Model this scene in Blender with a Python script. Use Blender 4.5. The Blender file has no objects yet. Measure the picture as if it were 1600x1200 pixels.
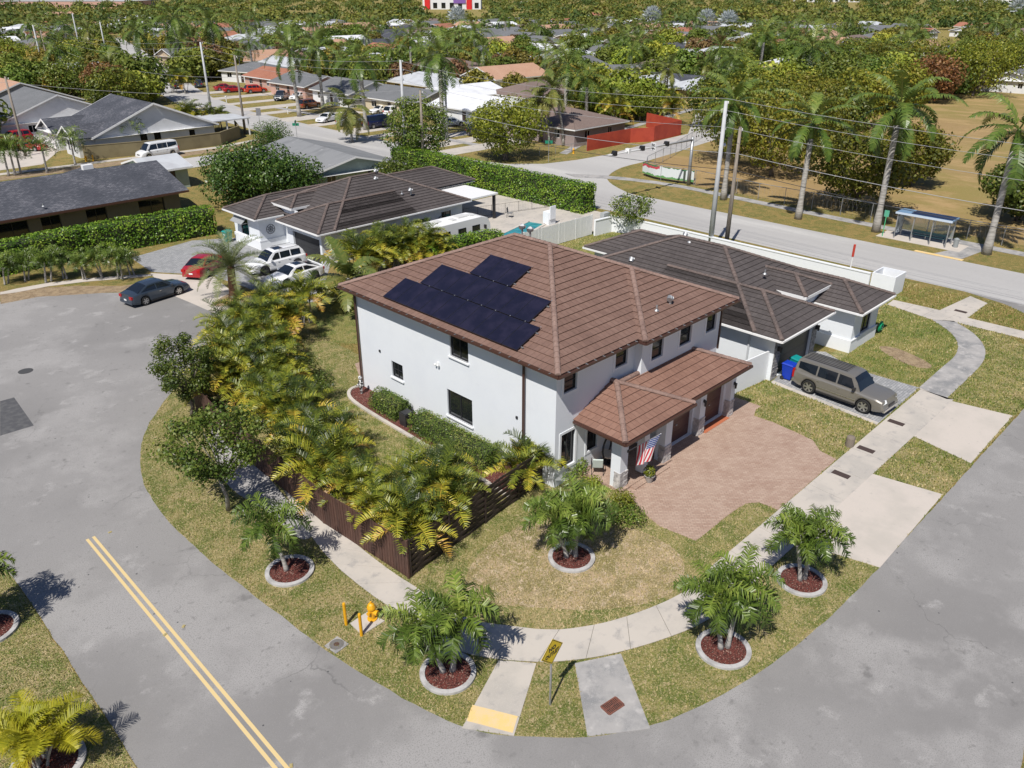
import bpy, math, random
from mathutils import Vector, Matrix, noise
R=math.radians
random.seed(7)
SC=bpy.context.scene
COL=SC.collection
# ---------------- camera ----------------
CAM_H=21.3; FPX=1255.0; HORIZON=-20.0
pitch=math.atan((600-HORIZON)/FPX)
FW=Vector((math.cos(R(45))*math.cos(pitch),math.sin(R(45))*math.cos(pitch),-math.sin(pitch)))
RT=Vector((math.sin(R(45)),-math.cos(R(45)),0)); UPV=RT.cross(FW)
cd=bpy.data.cameras.new('camera'); cam=bpy.data.objects.new('camera',cd); COL.objects.link(cam)
cam.location=(0,0,CAM_H); cam.rotation_euler=FW.to_track_quat('-Z','Y').to_euler()
cd.sensor_width=36; cd.lens=36*FPX/1600; cd.clip_end=6000; cd.clip_start=.1
SC.camera=cam
SC.render.resolution_x=1024; SC.render.resolution_y=768
# ---------------- light ----------------
SUN_AZ=R(180+22); SUN_EL=R(54)
w=bpy.data.worlds.new("World"); SC.world=w; w.use_nodes=True
nt=w.node_tree; bg=nt.nodes['Background']; sk=nt.nodes.new('ShaderNodeTexSky'); sk.sky_type='NISHITA'
sk.sun_disc=False; sk.sun_elevation=SUN_EL; sk.sun_rotation=math.pi/2-SUN_AZ
sk.air_density=1.0; sk.dust_density=1.2
tm=nt.nodes.new('ShaderNodeMix'); tm.data_type='RGBA'; tm.blend_type='MULTIPLY'; tm.inputs[0].default_value=1; tm.inputs[7].default_value=(.84,.96,1.24,1)
nt.links.new(sk.outputs[0],tm.inputs[6]); nt.links.new(tm.outputs[2],bg.inputs[0]); bg.inputs[1].default_value=0.052
sd=bpy.data.lights.new('sun','SUN'); sd.energy=4.95; sd.angle=R(.55); sd.color=(1,.955,.89)
sun=bpy.data.objects.new('sun',sd); COL.objects.link(sun)
sdir=Vector((math.cos(SUN_AZ)*math.cos(SUN_EL),math.sin(SUN_AZ)*math.cos(SUN_EL),math.sin(SUN_EL)))
sun.rotation_euler=sdir.to_track_quat('Z','Y').to_euler(); sun.location=(0,0,60)
SC.view_settings.view_transform='Standard'; SC.view_settings.look='None'; SC.view_settings.gamma=1
SC.view_settings.exposure=0.08
SC.cycles.max_bounces=6; SC.cycles.transparent_max_bounces=6
# ---------------- helpers ----------------
def W(px,py,z=0.0):
    "where the sight line of a photo pixel meets height z"
    d=FW*FPX+RT*(px-800)+UPV*(600-py); t=(z-CAM_H)/d.z
    return Vector((d.x*t,d.y*t,z))
def tag(o,label=None,cat=None,group=None,kind=None):
    if label: o['label']=label
    if cat: o['category']=cat
    if group: o['group']=group
    if kind: o['kind']=kind
    return o
def empty(name,loc=(0,0,0),rz=0,label=None,cat=None,group=None):
    o=bpy.data.objects.new(name,None); COL.objects.link(o); o.location=loc; o.rotation_euler=(0,0,rz)
    o.empty_display_size=.2
    return tag(o,label,cat,group)
def kids(o): return KID.get(o.name,[])
KID={}
def setparent(c,p):
    c.parent=p; KID.setdefault(p.name,[]).append(c)
def copy_tree(o,parent=None):
    c=o.copy(); COL.objects.link(c)
    if parent: setparent(c,parent)
    for ch in kids(o): copy_tree(ch,c)
    return c
class MB:
    def __init__(s): s.v=[];s.f=[];s.m=[];s.uv=[];s.t=[];s.tint=0.5;s.hasuv=False
    def face(s,pts,m=0,uv=None):
        b=len(s.v); s.v+= [tuple(p) for p in pts]; s.f.append(tuple(range(b,b+len(pts)))); s.m.append(m); s.t.append(s.tint)
        if uv: s.hasuv=True
        s.uv.append(uv)
    def box(s,x0,x1,y0,y1,z0,z1,m=0):
        b=len(s.v); s.v+=[(x0,y0,z0),(x1,y0,z0),(x1,y1,z0),(x0,y1,z0),(x0,y0,z1),(x1,y0,z1),(x1,y1,z1),(x0,y1,z1)]
        for q in ((0,3,2,1),(4,5,6,7),(0,1,5,4),(1,2,6,5),(2,3,7,6),(3,0,4,7)): s.f.append(tuple(b+i for i in q)); s.m.append(m); s.uv.append(None); s.t.append(s.tint)
        return s
    def bar(s,a,b_,w,h=None,m=0,up=Vector((0,0,1))):
        a=Vector(a);b_=Vector(b_); h=h or w; d=(b_-a)
        if d.length<1e-6: return s
        d.normalize(); u=up if abs(d.dot(up))<.98 else Vector((1,0,0))
        sd_=d.cross(u).normalized()*w/2; uu=sd_.normalized().cross(d).normalized()*h/2
        b=len(s.v)
        for p in (a,b_): s.v+=[tuple(p+sd_*i+uu*j) for i,j in ((-1,-1),(1,-1),(1,1),(-1,1))]
        for q in ((0,1,2,3),(7,6,5,4),(0,4,5,1),(1,5,6,2),(2,6,7,3),(3,7,4,0)): s.f.append(tuple(b+i for i in q)); s.m.append(m); s.uv.append(None); s.t.append(s.tint)
        return s
    def tube(s,pts,rad,n=8,m=0,cap=True):
        pts=[Vector(p) for p in pts]; 
        if not hasattr(rad,'__len__'): rad=[rad]*len(pts)
        b=len(s.v); ref=Vector((1,0,0))
        for i,p in enumerate(pts):
            d=(pts[min(i+1,len(pts)-1)]-pts[max(i-1,0)])
            d=d.normalized() if d.length>1e-7 else Vector((0,0,1))
            a=d.cross(ref)
            if a.length<.1: a=d.cross(Vector((0,1,0)))
            a.normalize(); c=d.cross(a)
            for k in range(n):
                t=2*math.pi*k/n; s.v.append(tuple(p+(a*math.cos(t)+c*math.sin(t))*rad[i]))
        for i in range(len(pts)-1):
            for k in range(n):
                s.f.append((b+i*n+k,b+i*n+(k+1)%n,b+(i+1)*n+(k+1)%n,b+(i+1)*n+k)); s.m.append(m); s.uv.append(None); s.t.append(s.tint)
        if cap:
            for i in (0,len(pts)-1): s.f.append(tuple(b+i*n+k for k in range(n))); s.m.append(m); s.uv.append(None); s.t.append(s.tint)
        return s
    def lathe(s,c,prof,n=12,m=0):
        return s.tube([(c[0],c[1],c[2]+z) for r,z in prof],[max(r,.001) for r,z in prof],n,m)
    def prism(s,poly,z0,z1,m=0,bottom=False):
        n=len(poly); b=len(s.v)
        s.v+=[(p[0],p[1],z1) for p in poly]+[(p[0],p[1],z0) for p in poly]
        s.f.append(tuple(b+i for i in range(n))); s.m.append(m); s.uv.append(None); s.t.append(s.tint)
        for i in range(n):
            j=(i+1)%n; s.f.append((b+i,b+n+i,b+n+j,b+j)); s.m.append(m); s.uv.append(None); s.t.append(s.tint)
        return s
    def build(s,name,mats,parent=None,smooth=False,loc=None,rz=0,tint=False,recalc=True):
        me=bpy.data.meshes.new(name); me.from_pydata(s.v,[],s.f)
        if not isinstance(mats,(list,tuple)): mats=[mats]
        for m in mats: me.materials.append(m)
        me.polygons.foreach_set('material_index',s.m)
        if s.hasuv:
            uvl=me.uv_layers.new(name='uv'); k=0
            for f,u in zip(s.f,s.uv):
                for i in range(len(f)):
                    if u: uvl.data[k].uv=u[i]
                    k+=1
        if tint:
            a=me.attributes.new('tint','FLOAT','FACE'); a.data.foreach_set('value',s.t)
        if smooth: me.polygons.foreach_set('use_smooth',[True]*len(s.f))
        me.update()
        if recalc:
            import bmesh
            bm=bmesh.new(); bm.from_mesh(me); bmesh.ops.recalc_face_normals(bm,faces=bm.faces); bm.to_mesh(me); bm.free()
        o=bpy.data.objects.new(name,me); COL.objects.link(o)
        if loc is not None: o.location=loc
        o.rotation_euler=(0,0,rz)
        if parent is not None: setparent(o,parent)
        return o
def sphere(mb,c,r,n=10,k=6,m=0,sz=1.0):
    prof=[(r*math.sin(math.pi*i/k),-r*sz*math.cos(math.pi*i/k)) for i in range(k+1)]
    mb.lathe(c,prof,n,m)
# ---------------- materials ----------------
def C(r,g,b): return (r,g,b,1)
def srgb(r,g,b):
    f=lambda c:(c/255/12.92 if c<=10 else ((c/255+.055)/1.055)**2.4)
    return (f(r),f(g),f(b),1)
def newmat(name):
    m=bpy.data.materials.new(name); m.use_nodes=True; nt=m.node_tree
    return m,nt,nt.nodes['Principled BSDF']
def mat(name,base,rough=.7,layers=(),bump=None,metal=0,spec=.5,coord='Object',scale3=None,**kw):
    """layers: (noise scale, lo, hi, colour[, detail]) mixed over base"""
    m,nt,p=newmat(name); L=nt.links
    p.inputs['Roughness'].default_value=rough; p.inputs['Metallic'].default_value=metal; p.inputs['Specular IOR Level'].default_value=spec
    tc=nt.nodes.new('ShaderNodeTexCoord'); src=tc.outputs[coord]
    if scale3:
        mp=nt.nodes.new('ShaderNodeMapping'); mp.inputs['Scale'].default_value=scale3; L.new(src,mp.inputs[0]); src=mp.outputs[0]
    col=None
    p.inputs['Base Color'].default_value=base
    for i,l in enumerate(layers):
        n=nt.nodes.new('ShaderNodeTexNoise'); n.inputs['Scale'].default_value=l[0]; n.inputs['Detail'].default_value=l[4] if len(l)>4 else 4
        n.inputs['Roughness'].default_value=.6
        off=nt.nodes.new('ShaderNodeVectorMath'); off.operation='ADD'; off.inputs[1].default_value=(i*17.3,i*7.1,i*3.3); L.new(src,off.inputs[0]); L.new(off.outputs[0],n.inputs[0])
        r=nt.nodes.new('ShaderNodeMapRange'); r.inputs[1].default_value=l[1]; r.inputs[2].default_value=l[2]; r.interpolation_type='SMOOTHSTEP'; L.new(n.outputs[0],r.inputs[0])
        mx=nt.nodes.new('ShaderNodeMix'); mx.data_type='RGBA'; L.new(r.outputs[0],mx.inputs[0])
        if col is None: mx.inputs[6].default_value=base
        else: L.new(col,mx.inputs[6])
        mx.inputs[7].default_value=l[3]; col=mx.outputs[2]
    if col is not None: L.new(col,p.inputs['Base Color'])
    if bump:
        n=nt.nodes.new('ShaderNodeTexNoise'); n.inputs['Scale'].default_value=bump[0]; n.inputs['Detail'].default_value=3; L.new(src,n.inputs[0])
        b=nt.nodes.new('ShaderNodeBump'); b.inputs['Strength'].default_value=bump[1]; b.inputs['Distance'].default_value=bump[2] if len(bump)>2 else .02
        L.new(n.outputs[0],b.inputs['Height']); L.new(b.outputs[0],p.inputs['Normal'])
    m['col']=0
    return m
def leafmat(name,cols,trans=.25,rough=.5,objvar=.0):
    "leaf colour from the per-leaf tint attribute"
    m,nt,p=newmat(name); L=nt.links
    a=nt.nodes.new('ShaderNodeAttribute'); a.attribute_name='tint'
    cr=nt.nodes.new('ShaderNodeValToRGB'); e=cr.color_ramp.elements
    n=len(cols)
    for i,c in enumerate(cols):
        if i<2: e[i].position=i/(n-1); e[i].color=c
        else:
            x=e.new(i/(n-1)); x.color=c
    if n>2:
        for i,c in enumerate(cols): e[i].position=i/(n-1)
        for i,c in enumerate(cols): e[i].color=c
    L.new(a.outputs['Fac'],cr.inputs[0]); col=cr.outputs[0]
    if objvar:
        oi=nt.nodes.new('ShaderNodeObjectInfo'); hs=nt.nodes.new('ShaderNodeHueSaturation')
        mr=nt.nodes.new('ShaderNodeMapRange'); mr.inputs[3].default_value=.5-objvar; mr.inputs[4].default_value=.5+objvar*.45; L.new(oi.outputs['Random'],mr.inputs[0]); L.new(mr.outputs[0],hs.inputs[0])
        mv=nt.nodes.new('ShaderNodeMath'); mv.operation='MULTIPLY_ADD'; mv.inputs[1].default_value=7.31; mv.inputs[2].default_value=0; L.new(oi.outputs['Random'],mv.inputs[0])
        fr=nt.nodes.new('ShaderNodeMath'); fr.operation='FRACT'; L.new(mv.outputs[0],fr.inputs[0])
        m2=nt.nodes.new('ShaderNodeMapRange'); m2.inputs[3].default_value=.7; m2.inputs[4].default_value=1.3; L.new(fr.outputs[0],m2.inputs[0]); L.new(m2.outputs[0],hs.inputs[2])
        L.new(col,hs.inputs[4]); col=hs.outputs[0]
    L.new(col,p.inputs['Base Color']); p.inputs['Roughness'].default_value=rough; p.inputs['Specular IOR Level'].default_value=.35
    tr=nt.nodes.new('ShaderNodeBsdfTranslucent'); L.new(col,tr.inputs[0]); mx=nt.nodes.new('ShaderNodeMixShader'); mx.inputs[0].default_value=trans
    L.new(p.outputs[0],mx.inputs[1]); L.new(tr.outputs[0],mx.inputs[2]); L.new(mx.outputs[0],nt.nodes['Material Output'].inputs[0])
    return m
def tilemat(name,c1,c2,c3,tw=.33,th=.4):
    m,nt,p=newmat(name); L=nt.links; N=nt.nodes.new
    uv=N('ShaderNodeUVMap'); sx=N('ShaderNodeSeparateXYZ'); L.new(uv.outputs[0],sx.inputs[0])
    def mth(op,a,b=None,c=None):
        n=N('ShaderNodeMath'); n.operation=op
        for i,x in enumerate((a,b,c)):
            if x is None: continue
            if hasattr(x,'links'): L.new(x,n.inputs[i])
            else: n.inputs[i].default_value=x
        return n.outputs[0]
    row=mth('FLOOR',mth('DIVIDE',sx.outputs[1],th)); half=mth('MULTIPLY',mth('MODULO',row,2),.5)
    uu=mth('ADD',mth('DIVIDE',sx.outputs[0],tw),half); colm=mth('FLOOR',uu); fr=mth('FRACT',uu)
    cb=N('ShaderNodeCombineXYZ'); L.new(colm,cb.inputs[0]); L.new(row,cb.inputs[1])
    wn=N('ShaderNodeTexWhiteNoise'); wn.noise_dimensions='2D'; L.new(cb.outputs[0],wn.inputs[0])
    cr=N('ShaderNodeValToRGB'); e=cr.color_ramp.elements; e[0].color=c1; e[1].color=c3; x=e.new(.5); x.color=c2
    no=N('ShaderNodeTexNoise'); no.inputs['Scale'].default_value=5; no.inputs['Detail'].default_value=6; L.new(uv.outputs[0],no.inputs[0])
    n3=N('ShaderNodeTexNoise'); n3.inputs['Scale'].default_value=.35; n3.inputs['Detail'].default_value=5; L.new(uv.outputs[0],n3.inputs[0])
    v=mth('SUBTRACT',mth('ADD',mth('ADD',mth('MULTIPLY',wn.outputs[0],.24),mth('MULTIPLY',no.outputs[0],.60)),mth('MULTIPLY',n3.outputs[0],.7)),.28); L.new(v,cr.inputs[0])
    joint=mth('LESS_THAN',mth('ABSOLUTE',mth('SUBTRACT',fr,.5)),.47)
    mx=N('ShaderNodeMix'); mx.data_type='RGBA'; L.new(joint,mx.inputs[0]); mx.inputs[6].default_value=tuple(x*.75 for x in c1[:3])+(1,); L.new(cr.outputs[0],mx.inputs[7])
    L.new(mx.outputs[2],p.inputs['Base Color']); p.inputs['Roughness'].default_value=.82
    b=N('ShaderNodeBump'); b.inputs['Strength'].default_value=.35; b.inputs['Distance'].default_value=.02; n2=N('ShaderNodeTexNoise'); n2.inputs['Scale'].default_value=28; L.new(uv.outputs[0],n2.inputs[0]); L.new(n2.outputs[0],b.inputs['Height']); L.new(b.outputs[0],p.inputs['Normal'])
    return m
def brickmat(name,c1,c2,mortar,bw,bh,ms=.008,rot=0,extra=None,bump=.3):
    m,nt,p=newmat(name); L=nt.links; N=nt.nodes.new
    tc=N('ShaderNodeTexCoord'); mp=N('ShaderNodeMapping'); mp.inputs['Rotation'].default_value=(0,0,rot); L.new(tc.outputs['Object'],mp.inputs[0])
    b=N('ShaderNodeTexBrick'); b.inputs['Scale'].default_value=1; b.inputs['Brick Width'].default_value=bw; b.inputs['Row Height'].default_value=bh; b.inputs['Mortar Size'].default_value=ms
    b.inputs['Color1'].default_value=c1; b.inputs['Color2'].default_value=c2; b.inputs['Mortar'].default_value=mortar; b.inputs['Bias'].default_value=-.1
    L.new(mp.outputs[0],b.inputs[0]); col=b.outputs[0]
    n=N('ShaderNodeTexNoise'); n.inputs['Scale'].default_value=.8; n.inputs['Detail'].default_value=8; n.inputs['Roughness'].default_value=.75; L.new(tc.outputs['Object'],n.inputs[0])
    r=N('ShaderNodeMapRange'); r.inputs[1].default_value=.35; r.inputs[2].default_value=.7; L.new(n.outputs[0],r.inputs[0])
    mx=N('ShaderNodeMix'); mx.data_type='RGBA'; L.new(r.outputs[0],mx.inputs[0]); L.new(col,mx.inputs[6]); mx.inputs[7].default_value=extra or c2
    m3=N('ShaderNodeMix'); m3.data_type='RGBA'; m3.inputs[0].default_value=.45; L.new(col,m3.inputs[6]); L.new(mx.outputs[2],m3.inputs[7])
    L.new(m3.outputs[2],p.inputs['Base Color']); p.inputs['Roughness'].default_value=.85
    bp=N('ShaderNodeBump'); bp.inputs['Strength'].default_value=bump; bp.inputs['Distance'].default_value=.01; L.new(b.outputs[1],bp.inputs['Height']); bp.invert=True; L.new(bp.outputs[0],p.inputs['Normal'])
    return m
M={}
def asphalt(name,base,k=1.0,cr=1.0):
    c=lambda v:C(v*k*1.02,v*k*.985,v*k*.95)
    m=mat(name,c(.262),.9,[(.06,.40,.62,c(.205),6),(.22,.48,.64,c(.31),9),(.7,.58,.70,c(.335),10),(.9,.62,.73,c(.16),10),(4,.60,.70,c(.205),6),(22,.45,.75,c(.20),2),(45,.6,.8,c(.40),2)],bump=(60,.4,.01))
    nt=m.node_tree; L=nt.links; N=nt.nodes.new; p=nt.nodes['Principled BSDF']; src=p.inputs['Base Color'].links[0].from_socket
    tc=N('ShaderNodeTexCoord'); nz=N('ShaderNodeTexNoise'); nz.inputs['Scale'].default_value=.9; nz.inputs['Detail'].default_value=6; L.new(tc.outputs['Object'],nz.inputs[0])
    ad=N('ShaderNodeVectorMath'); ad.operation='MULTIPLY_ADD'; L.new(nz.outputs['Color'],ad.inputs[0]); ad.inputs[1].default_value=(2.2,2.2,0); L.new(tc.outputs['Object'],ad.inputs[2])
    vo=N('ShaderNodeTexVoronoi'); vo.feature='DISTANCE_TO_EDGE'; vo.inputs['Scale'].default_value=.17; L.new(ad.outputs[0],vo.inputs['Vector'])
    lt=N('ShaderNodeMapRange'); lt.inputs[1].default_value=.0; lt.inputs[2].default_value=.006; lt.inputs[3].default_value=1; lt.inputs[4].default_value=0; L.new(vo.outputs['Distance'],lt.inputs[0])
    mk=N('ShaderNodeTexNoise'); mk.inputs['Scale'].default_value=.12; L.new(tc.outputs['Object'],mk.inputs[0]); mr=N('ShaderNodeMapRange'); mr.inputs[1].default_value=.5; mr.inputs[2].default_value=.6; mr.inputs[4].default_value=.5*cr; L.new(mk.outputs[0],mr.inputs[0])
    mu=N('ShaderNodeMath'); mu.operation='MULTIPLY'; L.new(lt.outputs[0],mu.inputs[0]); L.new(mr.outputs[0],mu.inputs[1])
    mx=N('ShaderNodeMix'); mx.data_type='RGBA'; L.new(mu.outputs[0],mx.inputs[0]); L.new(src,mx.inputs[6]); mx.inputs[7].default_value=C(.09,.088,.085)
    # small dark spots
    v2=N('ShaderNodeTexVoronoi'); v2.inputs['Scale'].default_value=.9; L.new(tc.outputs['Object'],v2.inputs['Vector']); l2=N('ShaderNodeMath'); l2.operation='LESS_THAN'; l2.inputs[1].default_value=.035; L.new(v2.outputs['Distance'],l2.inputs[0])
    m2=N('ShaderNodeMix'); m2.data_type='RGBA'; L.new(l2.outputs[0],m2.inputs[0]); L.new(mx.outputs[2],m2.inputs[6]); m2.inputs[7].default_value=C(.08,.08,.08)
    L.new(m2.outputs[2],p.inputs['Base Color']); return m
M['asphalt']=asphalt('asphalt',0)
M['asphalt_dark']=mat('asphalt_patch',C(.075,.075,.08),.9,[(3,.4,.7,C(.11,.11,.11))],bump=(60,.5,.01))
M['avenue']=mat('avenue_asphalt',C(.44,.43,.415),.9,[(.05,.4,.6,C(.38,.37,.36),6),(.3,.5,.75,C(.5,.49,.47),8),(20,.5,.8,C(.34,.33,.32),2)],scale3=(1,.12,1))
M['concrete']=mat('concrete',C(.50,.455,.40),.85,[(.4,.42,.66,C(.41,.38,.34),8),(1.8,.52,.72,C(.33,.31,.29),8),(30,.5,.8,C(.50,.47,.42),2)],bump=(50,.2,.01))
M['concrete_old']=mat('weathered_concrete',C(.36,.345,.33),.88,[(.7,.4,.65,C(.22,.22,.22),8),(2.5,.5,.75,C(.45,.43,.41),8),(30,.5,.8,C(.38,.37,.36),2)],bump=(50,.25,.01))
M['concrete_white']=mat('pale_concrete',C(.53,.475,.42),.85,[(.5,.42,.68,C(.46,.42,.37),8),(3,.6,.75,C(.40,.37,.33),8),(30,.5,.8,C(.46,.43,.38),2)])
M['yellow_paint']=mat('yellow_paint',C(.66,.50,.24),.7,[(14,.5,.7,C(.62,.5,.28),4)])
M['ramp_paint']=mat('worn_yellow_paint',C(.75,.52,.2),.8,[(2,.4,.6,C(.68,.52,.28),6),(30,.55,.7,C(.6,.5,.38),3)])
def grassmat(name,green,olive,dry,tan,bias=0.0,sc=1.0):
    return mat(name,olive,.9,[(.22*sc,.40-bias,.62-bias,dry,6),(1.1*sc,.44,.6,green,8),(2.7*sc,.56-bias*.5,.68-bias*.5,tan,8),(9,.5,.64,green,6),(14,.5,.66,tan,6),(26,.54,.7,tuple(c*.33 for c in green[:3])+(1,),3),(34,.6,.72,tuple(min(1,c*1.35) for c in tan[:3])+(1,),3)],bump=(26,1.0,.10))
M['grass']=grassmat('lawn_grass',C(.14,.18,.03),C(.29,.27,.085),C(.41,.33,.15),C(.55,.44,.24),.02)
M['grass_dry']=grassmat('dry_lawn',C(.28,.235,.09),C(.42,.33,.17),C(.55,.41,.25),C(.66,.52,.36),.06)
M['grass_green']=grassmat('green_lawn',C(.12,.18,.025),C(.24,.25,.055),C(.34,.29,.10),C(.45,.37,.17),-.02)
M['verge']=grassmat('verge_grass',C(.15,.16,.03),C(.25,.2,.05),C(.33,.23,.07),C(.42,.3,.11),.03)
M['park']=mat('park_grass',C(.30,.20,.085),.95,[(.05,.42,.6,C(.24,.19,.055),6),(.3,.45,.65,C(.37,.25,.11),8),(2.5,.5,.7,C(.26,.18,.06),6),(9,.55,.75,C(.42,.31,.15),4)],bump=(8,.6,.06),scale3=(1,.5,1))
M['dirt']=mat('dirt',C(.30,.22,.13),.95,[(2,.4,.6,C(.2,.14,.08),8),(18,.5,.7,C(.4,.32,.22),4)],bump=(20,.6,.03))
M['mulch']=mat('red_mulch',C(.13,.03,.022),.95,[(14,.45,.6,C(.05,.014,.01),6),(30,.58,.7,C(.34,.14,.10),4),(22,.6,.68,C(.4,.3,.24),2)],bump=(30,1,.04))
M['stucco']=mat('white_stucco',C(.72,.75,.78),.85,[(.5,.4,.7,C(.69,.72,.755),6),(1.5,.62,.8,C(.66,.69,.72),8)],bump=(45,.25,.01))
M['stucco_white']=mat('bright_stucco',C(.76,.78,.80),.8,[(.6,.5,.8,C(.70,.72,.74),6)],bump=(45,.2,.01))
M['trim_gray']=mat('grey_stucco',C(.30,.33,.37),.85,bump=(45,.2,.01))
M['brown_metal']=mat('brown_metal',C(.09,.045,.032),.35,metal=.0)
M['dark_metal']=mat('dark_metal',C(.025,.025,.028),.45)
M['white_paint']=mat('white_paint',C(.78,.78,.77),.45)
M['gray_metal']=mat('galvanised_metal',C(.42,.43,.44),.45,[(6,.4,.7,C(.34,.35,.36))],metal=.6)
M['copper']=mat('gutter_inside',C(.42,.2,.12),.6)
M['tile_brown']=tilemat('brown_roof_tile',C(.115,.066,.050),C(.182,.107,.082),C(.245,.155,.122))
M['tile_cap']=mat('ridge_tile',C(.25,.165,.135),.8,[(1.2,.4,.65,C(.18,.115,.095),8),(14,.5,.75,C(.32,.22,.18),3)],bump=(25,.4,.02))
M['tile_gray']=tilemat('dark_roof_tile',C(.048,.040,.038),C(.078,.066,.063),C(.118,.102,.098))
M['tile_gray_cap']=mat('dark_ridge_tile',C(.14,.105,.092),.8,[(1.2,.4,.65,C(.09,.07,.063),8),(14,.5,.75,C(.23,.18,.16),3)],bump=(25,.4,.02))
M['tile_warm']=tilemat('warm_roof_tile',C(.15,.078,.055),C(.225,.122,.088),C(.29,.17,.125))
M['grout']=mat('ridge_mortar',C(.45,.25,.18),.9)
m,nt_,p=newmat('dark_glass'); p.inputs['Base Color'].default_value=C(.012,.014,.016); p.inputs['Roughness'].default_value=.06; p.inputs['Specular IOR Level'].default_value=.7; M['glass']=m
m,nt_,p=newmat('car_glass'); p.inputs['Base Color'].default_value=C(.01,.014,.02); p.inputs['Roughness'].default_value=.04; p.inputs['Specular IOR Level'].default_value=.9; M['cglass']=m
M['blind']=mat('window_blind',C(.12,.07,.05),.6)
def plain(name,c,rough=.5,metal=0,**k):
    if name in M: return M[name]
    M[name]=mat(name,c,rough,metal=metal,**k); return M[name]
# ---------------- setting: ground, roads, walks ----------------
PAVE=[]
def sheet(name,poly,z,m,side=None,kind='structure',**k):
    if not any(s in m.name for s in ('grass','lawn')): PAVE.append([(p[0],p[1]) for p in poly])
    mb=MB(); pts=[(p[0],p[1]) for p in poly]; mb.prism(pts,z-(side or .003),z,0)
    # keep normal up
    o=mb.build(name,m); tag(o,kind=kind,**k); return o
def wp(*pts): return [W(x,y)[:2] for x,y in pts]
def smooth_poly(pts,n=3):
    for _ in range(n):
        q=[]; 
        for i in range(len(pts)):
            a=pts[i];b=pts[(i+1)%len(pts)]
            q+=[(a[0]*.75+b[0]*.25,a[1]*.75+b[1]*.25),(a[0]*.25+b[0]*.75,a[1]*.25+b[1]*.75)]
        pts=q
    return pts
def smooth_line(pts,n=2):
    for _ in range(n):
        q=[pts[0]]
        for i in range(len(pts)-1):
            a=pts[i];b=pts[i+1]
            q+=[(a[0]*.75+b[0]*.25,a[1]*.75+b[1]*.25),(a[0]*.25+b[0]*.75,a[1]*.25+b[1]*.75)]
        q.append(pts[-1]); pts=q
    return pts
def disp(pts,amp=.04,seed=0,step=.35):
    "wobble a polyline edge a little, as turf creeps over paving"
    out=[]
    for i in range(len(pts)-1):
        a=Vector(pts[i]);b=Vector(pts[i+1]); n=max(1,int((b-a).length/step))
        for k in range(n):
            p=a.lerp(b,k/n); v=noise.noise_vector((p.x*1.7,p.y*1.7,seed)); out.append((p.x+v.x*amp,p.y+v.y*amp))
    out.append(tuple(pts[-1])[:2]); return out
g=MB(); g.face([(-900,-900,0),(3200,-900,0),(3200,3200,0),(-900,3200,0)]); tag(g.build('ground',M['verge']),kind='structure')
# near lawns
inner=[(-40,7.8)]
# the near street: cul-de-sac bulb, leg and corner, continuing to the avenue
edge=disp(smooth_line(wp((235,454),(290,466),(337,490),(343,512),(328,542),(298,577),(262,620),(229,665),(217,712),(224,762),(262,815),(338,885),(420,948),(500,1010),(580,1062),(660,1108),(722,1138),(800,1151),(910,1153),(1010,1139),(1100,1102),(1180,1056),(1250,1005),(1320,943),(1375,886)),2),.05,1)
straight=disp([(29.3,7.87),(58,7.85)],.04,2)
mouth=[(60,7.9),(62,8.6),(64,10.5),(66.2,14),(67,17),(67,18)]
far=[(67,-60),(66.8,-6),(64.5,-1.5),(61,0.7)]
outer=disp([(61,.7),(24,1.1),(22.2,.8)],.04,3)+smooth_line([(22.2,.8),(20,.1),(18.6,-1.8),(18,-6),(18,-40)],2)+[(-10,-40),(-10,8),(-2,9.5)]
left=disp(smooth_line([(-2,9.5),(1.8,11),(3.5,14),(3.8,19.9),(3.87,26),(3.88,34.1),(3.0,36.5),(-.5,40),(-3.5,47),(-3,57),(1.5,64),(7,67.6),(12.9,68.0),(17,66.4),(20.3,63.4)],2),.05,4)
sheet('near_street',edge+straight+mouth+far+outer+left,.004,M['asphalt'])
# avenue
av=[(67,-120),(75,-120),(75.1,45.5)]
av+=smooth_line([tuple(W(x,y)[:2]) for x,y in ((1100,326),(1017,309),(987,304),(960,291),(949,282),(949,276),(958,268),(975,260),(1015,251),(1125,216))],1)+[(150,87),(190,98),(186,104),(146,93)]
av+=[tuple(W(x,y)[:2]) for x,y in ((1075,209),(1012,224),(947,242),(900,250),(850,256),(790,256),(745,250),(712,243))]
av+=[(76.5,90),(77.2,126),(78.5,150),(83.5,175),(91,200),(100,225),(108,250),(124,300),(160,420),(151,425),(115,305),(99.5,256),(92,231),(85,209),(78,188),(72,165),(68.5,140),(66.8,116),(66.3,85),(67.3,50),(67,30)]
sheet('avenue',av,.006,M['avenue'])
# cross streets by the far left
sheet('side_street',[(66,116),(57,112.5),(40,112.5),(20,114),(-20,118),(-20,108),(20,106),(40,105.5),(57,106),(66.5,103)],.005,M['avenue'])
sheet('far_street',[(97,262),(94,270),(40,262),(-60,270),(-60,262),(40,253),(93,256)],.005,M['avenue'])
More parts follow.
